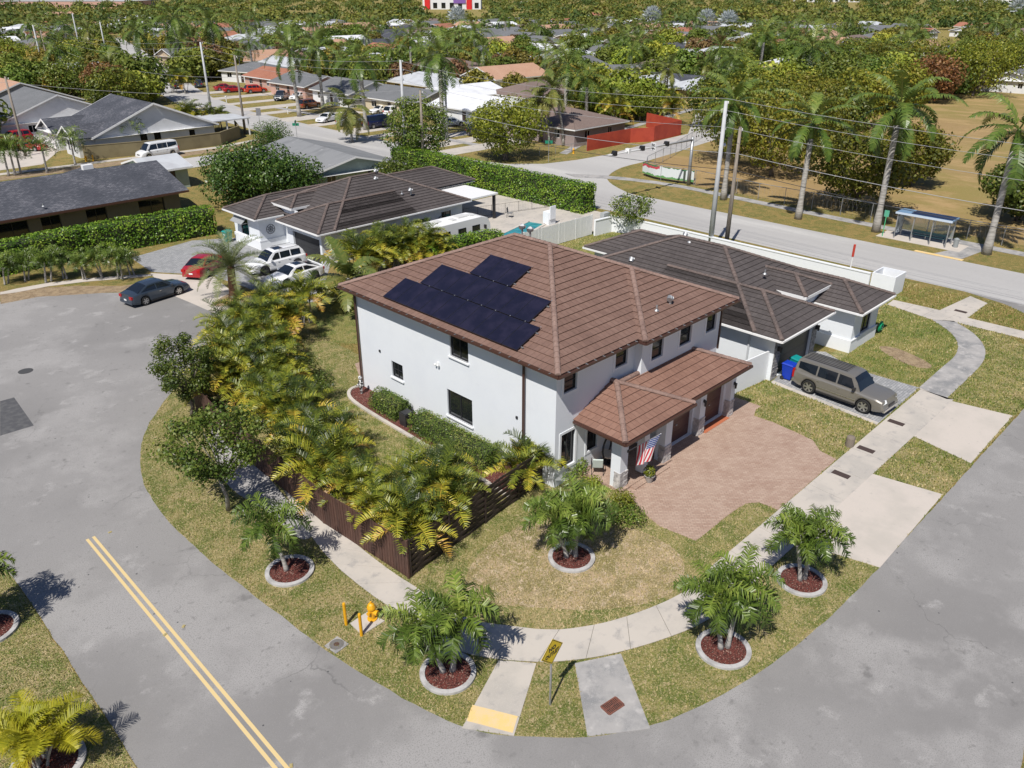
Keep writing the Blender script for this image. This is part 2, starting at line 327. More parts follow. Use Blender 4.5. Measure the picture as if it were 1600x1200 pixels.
# lawns
hero_lawn=disp([(10.45,20)],0)
lawnpoly=disp(smooth_line(wp((262,620),(229,665),(217,712),(224,762),(262,815),(338,885),(420,948),(500,1010),(580,1062),(660,1108),(722,1138),(800,1151),(910,1153),(1010,1139),(1100,1102),(1180,1056),(1250,1005),(1320,943),(1375,886)),2),.05,1)+[(40,7.95),(57,7.95)]
sheet('front_lawn',lawnpoly+[(61,14),(61,19),(48,19),(26,22),(18,45),(17,52)],.002,M['grass'])
sheet('side_lawn',[(15.2,21.6),(24,21.6),(24,37),(26.5,40),(26.5,52),(21,50),(18,46),(15.2,38)],.0035,M['grass'])
sheet('back_lawn',[(37,30),(41.5,22),(62.5,19.5),(62.6,47),(52,53),(30,52),(26,44)],.003,M['grass_green'])
sheet('opposite_lawn',disp([(-6,6),(-2,9.4),(1.8,10.9),(3.45,14),(3.75,19.9),(3.82,26),(3.83,34.0),(2.9,36.4),(-1,40),(-6,44)],.05,4),.0025,M['grass'])
sheet('dry_lawn_patch',smooth_poly(wp((720,905),(760,850),(850,800),(960,820),(1010,830),(1075,870),(1060,930),(960,955),(830,950),(740,940)),3),.0045,M['grass_dry'])
sheet('worn_turf_strip',smooth_poly(wp((1366,541),(1395,541),(1440,560),(1461,574),(1440,577),(1400,563)),3),.0055,M['dirt'])
sheet('neighbour_lawn',wp((1362,505),(1386,474),(1428,488),(1456,500),(1478,514),(1492,526),(1498,542),(1492,558),(1472,574),(1436,606),(1316,562),(1330,552)),.004,M['grass_green'])
sheet('park_field',[(84.5,-150),(420,-150),(420,130),(160,86),(120,76),(86,63),(84,54)],.003,M['park'])
sheet('dirt_bed',disp(wp((0,475),(60,464),(120,460),(190,456),(235,453),(232,440),(190,447),(120,447),(60,450),(0,455)),.1,5),.007,M['dirt'])
sheet('gravel_bed',smooth_poly(wp((330,640),(400,720),(455,790),(500,830),(470,850),(420,800),(350,760),(330,700)),2),.0058,M['concrete_old'])
# slabbed walks
def walk(name,a,b,m,step=1.5,z=.03,gap=.018,smooth=1):
    if smooth: a=smooth_line(a,smooth); b=smooth_line(b,smooth)
    def res(l,n):
        L=[0]
        for i in range(len(l)-1): L.append(L[-1]+(Vector(l[i+1])-Vector(l[i])).length)
        out=[]
        for k in range(n+1):
            t=L[-1]*k/n; i=0
            while i<len(l)-2 and L[i+1]<t: i+=1
            f=(t-L[i])/max(1e-6,L[i+1]-L[i]); out.append(Vector(l[i]).lerp(Vector(l[i+1]),f))
        return out,L[-1]
    _,la=res(a,2); _,lb=res(b,2); n=max(1,round((la+lb)/2/step)); k=max(1,int(round(step/.5))) 
    A,_=res(a,n*k);B,_=res(b,n*k); mb=MB()
    for s in range(n):
        aa=[A[s*k+i] for i in range(k+1)]; bb=[B[s*k+i] for i in range(k+1)]
        da=(aa[-1]-aa[0]); db=(bb[-1]-bb[0])
        if da.length>0: aa[0]=aa[0]+da.normalized()*gap/2; aa[-1]=aa[-1]-da.normalized()*gap/2
        if db.length>0: bb[0]=bb[0]+db.normalized()*gap/2; bb[-1]=bb[-1]-db.normalized()*gap/2
        mb.prism([tuple(p) for p in aa]+[tuple(p) for p in reversed(bb)],0,z)
    o=mb.build(name,m); tag(o,kind='structure'); PAVE.append([tuple(p) for p in A]+[tuple(p) for p in reversed(B)])
    bed=MB(); bed.prism([tuple(p) for p in A]+[tuple(p) for p in reversed(B)],0,z-.012); tag(bed.build(name+'_bed',plain('joint',C(.12,.11,.09),.95)),kind='structure')
    return o
M.setdefault('joint',mat('joint_dirt',C(.13,.12,.09),.95))
walk('sidewalk',wp((440,760),(473,820),(515,877),(582,932),(622,956),(665,990),(715,1020),(775,1031),(860,1036),(929,1028),(987,1015),(1047,996),(1096,976),(1150,940)),
     wp((497,800),(520,820),(566,859),(616,897),(657,922),(700,955),(745,972),(785,977),(857,986),(909,981),(961,970),(1010,953),(1055,934),(1100,905)),M['concrete'])
walk('sidewalk',[tuple(W(1150,940)[:2]),(24.6,11.0),(27,11.0),(47,11.05)],[tuple(W(1100,905)[:2]),(24.3,12.75),(27,12.75),(47,12.9)],M['concrete'],step=2.4,smooth=0)
walk('sidewalk',wp((1478,624),(1510,594),(1536,568),(1541,550),(1534,534),(1518,518),(1490,502)),wp((1436,606),(1472,574),(1492,558),(1498,542),(1492,526),(1478,514),(1456,500)),M['concrete_old'],step=2.6)
walk('sidewalk',[(47,11.05),tuple(W(1478,624)[:2])],[(47,12.9),tuple(W(1436,606)[:2])],M['concrete'],smooth=0,step=2.5)
walk('sidewalk',[tuple(W(1396,469)[:2]),tuple(W(1468,485)[:2]),tuple(W(1512,497)[:2]),tuple(W(1600,518)[:2]),(66,2)],[tuple(W(1386,476)[:2]),tuple(W(1456,500)[:2]),tuple(W(1490,503)[:2]),tuple(W(1600,530)[:2]),(64,3)],M['concrete'],smooth=0)
walk('sidewalk',[(80.3,-40),(80.3,30),(81.2,47),(81.8,55),(80,62),(77.3,66)],[(81.7,-40),(81.7,30),(82.6,47),(83,56),(81,64),(78,68.5)],M['concrete_old'],step=3)
walk('sidewalk',[(88,77),(97,81),(113,85),(150,92)],[(88,78.4),(97,82.4),(113,86.4),(150,93.4)],M['concrete_old'],step=3)
def plain_slab(name,pts,m,z=.03): return sheet(name,pts,z,m,side=z)
plain_slab('corner_walk',wp((779,1032),(838,1037),(803,1150),(722,1138)),M['concrete'],.025)
sheet('yellow_ramp_paint',wp((738,1102),(809,1120),(801,1146),(729,1127)),.029,M['ramp_paint'])
plain_slab('drain_apron',wp((898,1037),(970,1022),(1016,1139),(918,1151)),M['concrete_old'],.025)
plain_slab('driveway_apron',wp((1357,739),(1473,773),(1375,887),(1246,848)),M['concrete_white'],.022)
plain_slab('driveway_apron',wp((1478,625),(1582,650),(1517,724),(1420,678)),M['concrete_white'],.022)
plain_slab('walk_apron',wp((1468,485),(1516,463),(1543,474),(1512,497)),M['concrete'],.022)
plain_slab('hydrant_pad',wp((547,975),(574,957),(601,971),(566,993)),M['concrete'],.04)
M['pavers']=brickmat('rose_pavers',C(.33,.215,.16),C(.43,.31,.24),C(.22,.15,.115),.24,.12,.012,R(45),C(.50,.39,.31))
M['pavers_gray']=brickmat('grey_pavers',C(.27,.275,.28),C(.42,.42,.42),C(.15,.15,.15),.3,.15,.012,0,C(.22,.225,.23))
sheet('paver_driveway',disp(wp((985,775),(1000,797),(1030,822),(1087,845),(1097,838),(1135,807),(1165,787),(1185,785),(1216,797),(1307,718),(1281,704),(1270,688),(1240,674),(1208,660),(1178,650),(1180,642),(1189,635),(1164,626),(1139,618)),.02,8)+[(36.4,21),(30,21),(26.3,18.6)],.012,M['pavers'],side=.01)
sheet('neighbour_driveway',wp((1206,597),(1372,662),(1436,606),(1350,581),(1316,566),(1290,550),(1255,548)),.014,M['pavers_gray'],side=.01)
plain_slab('driveway_edge',wp((1204,598),(1370,664),(1373,661),(1208,595)),M['concrete'],.03)
sheet('left_paver_yard',wp((205,403),(300,376),(360,372),(500,372),(520,400),(500,470),(440,480),(400,455),(330,430),(237,425)),.012,M['pavers_gray'],side=.01)
plain_slab('left_driveway',wp((235,427),(290,430),(335,433),(380,470),(405,473),(450,465),(430,500),(345,520),(343,505),(336,490),(300,474),(262,458)),M['concrete_white'],.02)
sheet('palm_island',smooth_poly(wp((322,482),(350,462),(372,455),(400,466),(396,473)),1),.03,M['dirt'],side=.02)
sheet('rock_border',smooth_poly(wp((100,438),(236,428),(238,432),(100,443),(0,462),(0,456)),1),.03,M['concrete_white'],side=.02)
# dark patch, manhole, double yellow line
sheet('asphalt_patch',wp((0,627),(22,621),(53,665),(0,681)),.007,M['asphalt_dark'])
for dx in (-.13,.13):
    sheet('yellow_line',[(7.02+dx-.06,32.75),(7.02+dx+.06,32.75),(6.82+dx+.06,12.0),(6.82+dx-.06,12.0)],.008,M['yellow_paint'])
for p in ((855,1031),):pass
# marble-white pool deck, pool
plain_slab('pool_deck',[(52,51.5),(60,48.5),(66,50),(66,66),(53,66)],M['concrete'],.04)
def terrain_bits():
    # crosswalk stone by the bus shelter
    plain_slab('shelter_pad',[(77.6,21),(80.3,21),(80.3,28.5),(77.6,28.5)],M['concrete_white'],.03)
    plain_slab('shelter_walk',[(75.2,20.2),(80.3,19.5),(80.3,21),(75.2,22.6)],M['concrete_old'],.026)
    sheet('shelter_curb_paint',[(75.05,19.9),(75.6,19.9),(75.6,24),(75.05,24)],.03,M['ramp_paint'])
terrain_bits()
# driveways off the avenue on its far side, with the brown verge between them
for i,(y0,y1,x1) in enumerate(((88,92,92),(94,97.5,96),(99.5,102.5,95),(107,110,93),(113,118,92),(124,127,92),(132,137,93),(143,146,90),(150,154,94),(160,163,98),(170,174,104),(181,185,104))):
    x0=76.4 if y0<140 else 77.5+(y0-150)*.22
    plain_slab('far_driveway',[(x0,y0),(x1,y0),(x1,y1),(x0,y1)],M['concrete'],.02)
walk('sidewalk',[(83.5,92),(84,150)],[(85,92),(85.5,150)],M['concrete_old'],step=4,smooth=0)
plain_slab('left_forecourt',[(33,122),(38,131),(49,140),(47,152),(38,150),(31,135),(20,131),(20,121)],M['concrete_white'],.02)
plain_slab('left_walk',[(20,118.6),(56,116.6),(64.5,119),(64,120),(56,118),(20,120)],M['concrete'],.02)
sheet('pale_verge',[(20,115),(56,114),(64,118),(56,116.4),(20,118)],.004,M['dirt'])
# lake far off on the right
sheet('lake',smooth_poly(wp((1452,72),(1480,68),(1496,76),(1478,88),(1458,86)),2),.02,mat('lake_water',C(.03,.09,.2),.15))
# ---------------- building tools ----------------
def wall(mb,p0,p1,z0,z1,ops=(),depth=.14,m=0,mr=0,thick=None):
    """wall face from p0 to p1 (outside on the right hand side), with openings (u0,u1,za,zb) and their reveals"""
    p0=Vector((p0[0],p0[1],0));p1=Vector((p1[0],p1[1],0)); L=(p1-p0).length; d=(p1-p0).normalized(); n=Vector((d.y,-d.x,0))
    us=sorted({0,L,*[o[0] for o in ops],*[o[1] for o in ops]}); zs=sorted({z0,z1,*[o[2] for o in ops],*[o[3] for o in ops]})
    P=lambda u,z,k=0: tuple(p0+d*u-n*k+Vector((0,0,z)))
    for i in range(len(us)-1):
        for j in range(len(zs)-1):
            uc=(us[i]+us[i+1])/2; zc=(zs[j]+zs[j+1])/2
            if any(o[0]<uc<o[1] and o[2]<zc<o[3] for o in ops): continue
            mb.face([P(us[i],zs[j]),P(us[i+1],zs[j]),P(us[i+1],zs[j+1]),P(us[i],zs[j+1])],m)
    for a,b,c,e in ops:
        for q in ((P(a,c),P(b,c),P(b,c,depth),P(a,c,depth)),(P(a,e),P(b,e),P(b,e,depth),P(a,e,depth)),(P(a,c),P(a,e),P(a,e,depth),P(a,c,depth)),(P(b,c),P(b,e),P(b,e,depth),P(b,c,depth))): mb.face(list(q),mr)
def window(parent,p0,p1,op,depth=.10,frame=None,pane=None,split=1,bars=0,fw=.05,sill=None,blind=False,name='window'):
    "frame part with pane sub-part, standing in opening op=(u0,u1,za,zb) of the wall p0-p1"
    p0=Vector((p0[0],p0[1],0));p1=Vector((p1[0],p1[1],0)); d=(p1-p0).normalized(); n=Vector((d.y,-d.x,0)); a,b,c,e=op
    P=lambda u,z,k=depth: p0+d*u-n*k+Vector((0,0,z))
    mb=MB(); up=n
    h=fw/2
    mb.bar(P(a,c+h),P(b,c+h),.05,fw,up=Vector((0,0,1)));mb.bar(P(a,e-h),P(b,e-h),.05,fw);mb.bar(P(a+h,c+fw),P(a+h,e-fw),fw,.05,up=up);mb.bar(P(b-h,c+fw),P(b-h,e-fw),fw,.05,up=up)
    for i in range(split): 
        u=a+(b-a)*(i+1)/(split+1); mb.bar(P(u,c+fw),P(u,e-fw),fw*.9,.05,up=up)
    for i in range(bars):
        z=c+(e-c)*(i+1)/(bars+1); mb.bar(P(a+fw,z,depth-.004),P(b-fw,z,depth-.004),.04,.03)
    f=mb.build(name,frame or M['dark_metal'],parent)
    g=MB(); g.face([P(a+.02,c+.02,depth+.01),P(b-.02,c+.02,depth+.01),P(b-.02,e-.02,depth+.01),P(a+.02,e-.02,depth+.01)])
    g.face([P(a+.02,c+.02,depth+.022),P(a+.02,e-.02,depth+.022),P(b-.02,e-.02,depth+.022),P(b-.02,c+.02,depth+.022)])
    g.build('pane',pane or M['glass'],f,recalc=False)
    if sill:
        s=MB(); s.bar(P(a-.08,c-.04,-.03),P(b+.08,c-.04,-.03),.14,.08); s.build('sill',sill,f)
    return f
def clipv(poly,v0,v1):
    def cl(poly,t,keep):
        out=[]
        for i in range(len(poly)):
            a=poly[i];b=poly[(i+1)%len(poly)]; ia=(a[1]-t)*keep>=-1e-9; ib=(b[1]-t)*keep>=-1e-9
            if ia: out.append(a)
            if ia!=ib:
                f=(t-a[1])/(b[1]-a[1]); out.append((a[0]+(b[0]-a[0])*f,t))
        return out
    p=cl(poly,v0,1); return cl(p,v1,-1) if p else p
def roofplane(mb,poly3,e0,e1,course=.4,t=.045,m=0):
    "tile courses over a planar polygon; e0->e1 runs along the eave"
    e0=Vector(e0);e1=Vector(e1);u=(e1-e0).normalized(); c=sum((Vector(p) for p in poly3),Vector())/len(poly3)
    w=(c-e0); w=w-u*w.dot(u); v=w.normalized(); n=u.cross(v)
    if n.z<0: n=-n
    q=[((Vector(p)-e0).dot(u),(Vector(p)-e0).dot(v)) for p in poly3]
    vm=max(x[1] for x in q); k=0; off=(e0.x+e0.y)*3.7%97
    if course is None:
        mb.face([Vector(p)+n*t for p in poly3],m,[(x[0]+off,x[1]) for x in q]); return
    while k*course<vm-1e-4:
        v0=k*course; v1=min(vm,v0+course); s=clipv(q,v0,v1)
        if len(s)>=3:
            pts=[e0+u*a+v*b+n*(t*(1-(b-v0)/course)+.004) for a,b in s]
            mb.face(pts,m,[(a+off,v0+(b-v0)*.98+.004) for a,b in s])
            lo=[a for a,b in s if abs(b-v0)<1e-5]
            if len(lo)>=2:
                a0,a1=min(lo),max(lo)
                mb.face([e0+u*a0+v*v0-n*.01,e0+u*a1+v*v0-n*.01,e0+u*a1+v*v0+n*(t+.004),e0+u*a0+v*v0+n*(t+.004)],m,[(a0+off,v0+.01)]*4)
        k+=1
def ridge(mb,a,b,r=.13,step=.36,m=0):
    a=Vector(a);b=Vector(b);d=b-a;L=d.length;d.normalize(); side=d.cross(Vector((0,0,1))).normalized(); up=side.cross(d).normalized()
    n=max(1,int(L/step))
    for i in range(n):
        p0=a+d*(L*i/n); p1=a+d*(L*(i+1)/n+.04)
        r0,r1=r*1.12,r*.92; ring=[]
        for p,rr in ((p0,r0),(p1,r1)):
            ring.append([p+side*math.cos(t)*rr+up*(math.sin(t)*rr*.8-.01) for t in [math.pi*k/6 for k in range(7)]])
        for k in range(6): mb.face([ring[0][k],ring[0][k+1],ring[1][k+1],ring[1][k]],m)
        mb.face(ring[0],m)
def hiproof(x0,x1,y0,y1,z,pitch=5/12,axis='y',hips=(1,1),course=.4,mb=None,cap=None,caps=True,t=.052):
    "rectangular hip/gable roof; returns ridge height and end points. axis = ridge direction, hips=(start,end) else gable"
    T=lambda a,b,zz:(Vector((b,a,zz)) if axis=='y' else Vector((a,b,zz)))   # a along ridge, b across
    if axis=='y': a0,a1,b0,b1=y0,y1,x0,x1
    else: a0,a1,b0,b1=x0,x1,y0,y1
    h=(b1-b0)/2; zr=z+h*pitch; bm_=(b0+b1)/2
    r0=a0+(h if hips[0] else 0); r1=a1-(h if hips[1] else 0)
    c00,c01,c10,c11=T(a0,b0,z),T(a0,b1,z),T(a1,b0,z),T(a1,b1,z); R0,R1=T(r0,bm_,zr),T(r1,bm_,zr)
    roofplane(mb,[c00,R0,R1,c10],c00,c10,course,t); roofplane(mb,[c01,c11,R1,R0],c01,c11,course,t)
    if hips[0]: roofplane(mb,[c00,c01,R0],c00,c01,course,t)
    if hips[1]: roofplane(mb,[c10,R1,c11],c10,c11,course,t)
    if cap is not None:
        o=Vector((0,0,.05))
        ridge(cap,R0+o,R1+o)
        if hips[0]: ridge(cap,c00+o,R0+o);ridge(cap,c01+o,R0+o)
        if hips[1]: ridge(cap,c10+o,R1+o);ridge(cap,c11+o,R1+o)
    # soffit
    mb2=mb; s=Vector((0,0,-.16)); mb2.face([c00+s,c01+s,c11+s,c10+s],1)
    return zr,R0,R1
def gutter(mb,pts,closed=True,h=.11,w=.11,m=0,z=-.07):
    n=len(pts)
    for i in range(n if closed else n-1):
        a=Vector(pts[i]);b=Vector(pts[(i+1)%n]); o=Vector((0,0,z)); mb.bar(a+o,b+o,w,h,m)
# ---------------- main two-storey house ----------------
def main_house():
    H=empty('two_storey_house',(24,21.2,0),0,'white two-storey stucco house with brown tile roof and black solar panels','house')
    O=Vector((-24,-21.2,0))
    def part(mb,name,mats,par=H,**k):
        o=mb.build(name,mats,par,**k)
        if par is H: o.location=O
        return o
    X0,X1,Y0,Y1=24.0,36.7,21.2,36.45; YW=20.75; XW=29.7; Z1=6.2
    wl=MB()
    sw0,sw1=(X0,Y1),(X0,Y0)     # SW wall, outside = -x
    f=lambda y:Y1-y
    ops=[(f(28.42),f(27.05),4.6,5.75),(f(33.5),f(32.5),1.72,2.68),(f(28.78),f(26.85),1.08,2.6)]
    wall(wl,sw0,sw1,0,Z1,ops,.16)
    opsF=[(.48,1.38,4.82,5.8),(4.18,5.12,4.86,5.82),(.42,1.42,.85,2.7),(2.3,3.1,1.0,2.5),(4.35,5.3,.15,2.35)]
    wall(wl,(X0,Y0),(XW,Y0),0,Z1,opsF,.14)
    wall(wl,(XW,Y0),(XW,YW),2.6,Z1)
    opsW=[(.78,1.75,4.68,5.7),(3.2,4.25,4.68,5.7),(5.65,6.6,4.72,5.72)]
    wall(wl,(XW,YW),(X1,YW),3.2,Z1,opsW,.14)
    wall(wl,(X1,YW),(X1,Y1),0,Z1); wall(wl,(X1,Y1),(X0,Y1),0,Z1)
    # ground floor garage front
    GY=19.5; gops=[(.45,2.85,.05,2.35),(3.6,5.85,.05,2.35)]
    wall(wl,(30.0,GY),(36.3,GY),0,3.1,gops,.25); wall(wl,(36.3,GY),(36.3,YW),0,3.2); wall(wl,(30.0,21.2),(30.0,GY),0,3.1)
    for x0,x1 in ((30.02,30.32),(32.98,33.5),(35.98,36.4)): wl.box(x0,x1,GY-.36,GY-.002,0,3.0)
    wl.box(25.95,26.5,18.85,19.4,.12,2.95);wl.box(27.75,28.15,18.85,19.25,.2,2.95); wl.box(29.35,29.9,18.75,19.3,.12,2.95)
    wl.box(25.97,29.8,18.9,19.2,2.7,2.98); wl.box(26.0,26.3,19.4,21.2,2.7,2.98)
    part(wl,'wall',M['stucco'])
    # stucco bands round upper windows
    def band(p0,p1,op,w=.13,d=.03):
        p0=Vector((*p0,0));p1=Vector((*p1,0));dd=(p1-p0).normalized();n=Vector((dd.y,-dd.x,0)); P=lambda u,z:p0+dd*u+n*.0125+Vector((0,0,z)); a,b,c,e=op; tr=MB()
        tr.bar(P(a-w/2,c-w),P(a-w/2,e+w),w,d+.005,up=n);tr.bar(P(b+w/2,c-w),P(b+w/2,e+w),w,d+.005,up=n);tr.bar(P(a,e+w/2),P(b,e+w/2),d,w);tr.bar(P(a,c-w/2),P(b,c-w/2),d,w); part(tr,'window_trim',M['stucco_white'])
    for o in opsF[:4]: band((X0,Y0),(XW,Y0),o)
    for o in opsW: band((XW,YW),(X1,YW),o)
    # windows
    def win(p0,p1,op,**k):
        q=window(H,p0,p1,op,**k); q.location=O; return q
    win(sw0,sw1,ops[0],sill=M['stucco_white']); win(sw0,sw1,ops[1],sill=M['stucco_white'],bars=1); win(sw0,sw1,ops[2],sill=M['stucco_white'])
    for o in opsF[:2]: win((X0,Y0),(XW,Y0),o,split=0,bars=1)
    win((X0,Y0),(XW,Y0),opsF[2],split=1); win((X0,Y0),(XW,Y0),opsF[3],split=0)
    for o in opsW: win((XW,YW),(X1,YW),o,split=0,bars=1)
    d=MB(); d.box(28.36,29.29,21.28,21.34,.15,2.34); 
    for zz in (.4,1.3): d.box(28.5,29.15,21.26,21.28,zz,zz+.75)
    dd=part(d,'front_door',plain('door_brown',C(.05,.025,.02),.4)); h=MB(); h.tube([(29.18,21.22,1.0),(29.18,21.22,1.25)],.02,6); h.build('handle',M['gray_metal'],dd)
    for a,b,_,_ in gops:
        d=MB(); 
        for k in range(4):
            z=.05+k*.575; d.box(30+a+.01,30+b-.01,GY+.16,GY+.2,z+.006,z+.569)
            
        gd=part(d,'garage_door',plain('garage_brown',C(.085,.035,.03),.45)); h=MB(); h.box(30+(a+b)/2-.06,30+(a+b)/2+.06,GY+.12,GY+.16,1.0,1.05); h.build('handle',M['gray_metal'],gd)
    # stone on pillar feet
    rnd=random.Random(3); SM_=mat('pale_stone',C(.55,.52,.5),.9,[(4,.4,.65,C(.36,.34,.33),4)],bump=(30,.6,.02))
    for x0,x1,y0 in ((32.98,33.5,GY-.36),(35.98,36.4,GY-.36),(29.35,29.9,18.75),(25.95,26.5,18.85)):
        st=MB(); z=.02
        while z<.95:
            hh=rnd.uniform(.08,.14); x=x0-.03
            while x<x1+.02:
                ww=rnd.uniform(.12,.3); xe=min(x+ww,x1+.03); dd_=rnd.uniform(.02,.05)
                st.box(x+.006,xe-.006,y0-dd_,y0-.001,z,z+hh-.012); x=xe
            # left side face
            y=y0
            while y<y0+.3:
                ww=rnd.uniform(.12,.2); ye=min(y+ww,y0+.34); st.box(x0-rnd.uniform(.02,.04),x0-.001,y+.006,ye-.006,z,z+hh-.012); y=ye
            z+=hh
        part(st,'stone_cladding',SM_)
    # roof
    rf=MB(); cp=MB(); Z=6.3
    zr,R0,R1=hiproof(23.4,37.3,20.6,37.1,Z,mb=rf,cap=cp)
    hiproof(29.05,37.3,20.15,31,Z,mb=rf,cap=cp,hips=(1,0))
    roof=part(rf,'roof',[M['tile_brown'],M['white_paint']]); 
    cp.build('ridge_tiles',M['tile_cap'],roof)
    gt=MB(); gutter(gt,[(29.0,20.52,Z),(23.36,20.52,Z),(23.33,37.16,Z),(37.36,37.16,Z),(37.36,20.08,Z),(29.0,20.08,Z)]); gt.build('gutter',plain('gutter_brown',C(.07,.034,.026),.35),roof)
    def gbk(*a): gb=MB(); gb.box(*a); gb.build('gutter_bracket',M['gray_metal'],roof)
    for k in range(26): y=21+k*.62; gbk(23.27,23.42,y,y+.03,Z+.0,Z+.03)
    for k in range(9): x=24+k*.6; gbk(x,x+.03,20.44,20.6,Z,Z+.03)
    for k in range(12): x=29.5+k*.65; gbk(x,x+.03,20.0,20.16,Z,Z+.03)
    lr=MB(); lc=MB()
    hiproof(28.3,36.55,18.5,23.3,3.2,mb=lr,cap=lc,axis='x',hips=(0,1)); hiproof(25.25,30.68,18.15,25,3.2,mb=lr,cap=lc,hips=(1,0))
    low=part(lr,'porch_roof',[M['tile_warm'],M['white_paint']]); lc.build('ridge_tiles',M['tile_cap'],low)
    g2=MB(); gutter(g2,[(25.2,21.15,3.2),(25.2,18.08,3.2),(30.73,18.08,3.2),(30.73,18.43,3.2),(36.6,18.43,3.2),(36.6,20.7,3.2)],False); g2.build('gutter',plain('gutter_brown',C(.07,.034,.026),.35),low)
    # downspouts
    for x,y,z0 in ((23.9,23.05,0),(23.92,36.35,0),(36.85,20.7,3.4)):
        ds=MB(); ds.box(x-.09,x+.0,y,y+.1,z0,Z-.35); ds.bar((x-.05,y+.05,Z-.4),(x-.42,y+.05,Z-.14),.1,.08); part(ds,'downspout',plain('gutter_brown',C(.1,.05,.04),.4))
    # vents on the roof
    def vent(x,y,big=True,par=roof):
        # z from plane
        z=Z+min(x-23.4,37.3-x,y-20.15)*5/12+.03; mb=MB()
        if big: mb.tube([(x,y,z),(x,y,z+.18)],.07,8); mb.tube([(x-.16,y-.05,z+.26),(x-.05,y,z+.32),(x+.12,y,z+.26)],[.15,.17,.12],10)
        else: mb.tube([(x,y,z-.05),(x,y,z+.28)],.045,8); mb.lathe((x,y,z),[(.14,0),(.05,.08)],8)
        mb.build('roof_vent',M['gray_metal'],par)
    for (px,py,b) in ((1047,474,True),(1026,484,False)):
        q=W(px,py,6.9); vent(q.x,q.y,b)
    for x,y in ((31.0,30.2),(30.9,29.5)):
        mb=MB(); mb.tube([(x,y,9.05),(x,y,9.5)],.05,8); mb.tube([(x-.15,y,9.5),(x,y,9.56),(x+.15,y,9.5)],[.14,.16,.12],10); mb.build('roof_vent',M['gray_metal'],roof)
    # solar array: three rows of portrait panels on the slope facing -x
    def on(v,y): # v up-slope distance from eave
        return Vector((23.4+v*12/13,y,6.3+v*5/13))
    nrm=Vector((-5/13,0,12/13))
    rows=[(.35,33.35,10),(2.08,32.15,8),(3.82,30.0,3)]
    pw,ph=.98,1.68
    pn=mat('solar_cell',C(.011,.011,.024),.22,[(1.2,.4,.7,C(.02,.018,.036),4)]); fr=plain('panel_frame',C(.018,.018,.026),.35)
    for v,yl,n in rows:
        for k in range(n):
            ya=yl-k*(pw+.02); yb=ya-pw; mb=MB()
            c=[on(v,ya),on(v,yb),on(v+ph,yb),on(v+ph,ya)]; top=[p+nrm*.17 for p in c]; bot=[p+nrm*.12 for p in c]
            for i in range(4): mb.face([bot[i],bot[(i+1)%4],top[(i+1)%4],top[i]],1)
            mb.face(bot,1); 
            ins=[]; cen=sum(top,Vector())/4
            for p in top:
                q=p+ (on(0,1)-on(0,0)).normalized()*(.012 if cen.y>p.y else -.012)+(on(1,0)-on(0,0)).normalized()*(.012 if (cen-p).dot(on(1,0)-on(0,0))>0 else -.012); ins.append(q)
            mb.face(ins,0)
            for i in range(4): mb.face([top[i],top[(i+1)%4],ins[(i+1)%4],ins[i]],1)
            o=part(mb,'solar_panel',[pn,fr])
    rl=MB()
    for v,yl,n in rows:
        for k in range(n): rl.box(0,0,0,0,0,0) if False else None
        for dv in (.3,1.35):
            a=on(v+dv,yl+.08)+nrm*.1;b=on(v+dv,yl-n*(pw+.02)-.12)+nrm*.1; rl.bar(a,b,.04,.05)
        for k in range(n+1): 
            y=yl-k*(pw+.02)+.01; rl.bar(on(v+ph+.01,y)+nrm*.18,on(v+ph+.06,y)+nrm*.18,.04,.012)
    part(rl,'panel_rail',M['gray_metal'])
    # security lights, hose bib
    for y,z in ((29.39,3.85),(34.5,2.95),(23.65,2.88)):
        mb=MB(); mb.box(X0-.06,X0-.001,y-.06,y+.06,z-.06,z+.06,0)
        if z>3.5: sphere(mb,(X0-.14,y-.1,z-.05),.07,8,5,0); sphere(mb,(X0-.14,y+.1,z-.05),.07,8,5,0)
        part(mb,'wall_lamp',M['white_paint'] if z>3.5 else M['dark_metal'])
    for x in (33.24,36.2,27.0):
        mb=MB(); y=GY-.36 if x>30 else 18.8
        mb.box(x-.05,x+.05,y-.08,y-.001,1.95,2.1); mb.tube([(x,y-.12,1.75),(x,y-.12,2.05)],[.06,.08],6); 
        if x>30: part(mb,'wall_lantern',M['dark_metal'])
    # porch floor and step
    pf=MB(); pf.box(25.9,30.0,18.65,21.2,0,.12); pf.box(26.6,29.4,18.35,18.65,0,.08); part(pf,'porch_floor',M['pavers'])
    sl=MB(); sl.box(33.55,35.95,19.0,19.45,.0,.03); part(sl,'garage_sill',plain('terracotta',C(.42,.13,.06),.8))
    return H
main_house()
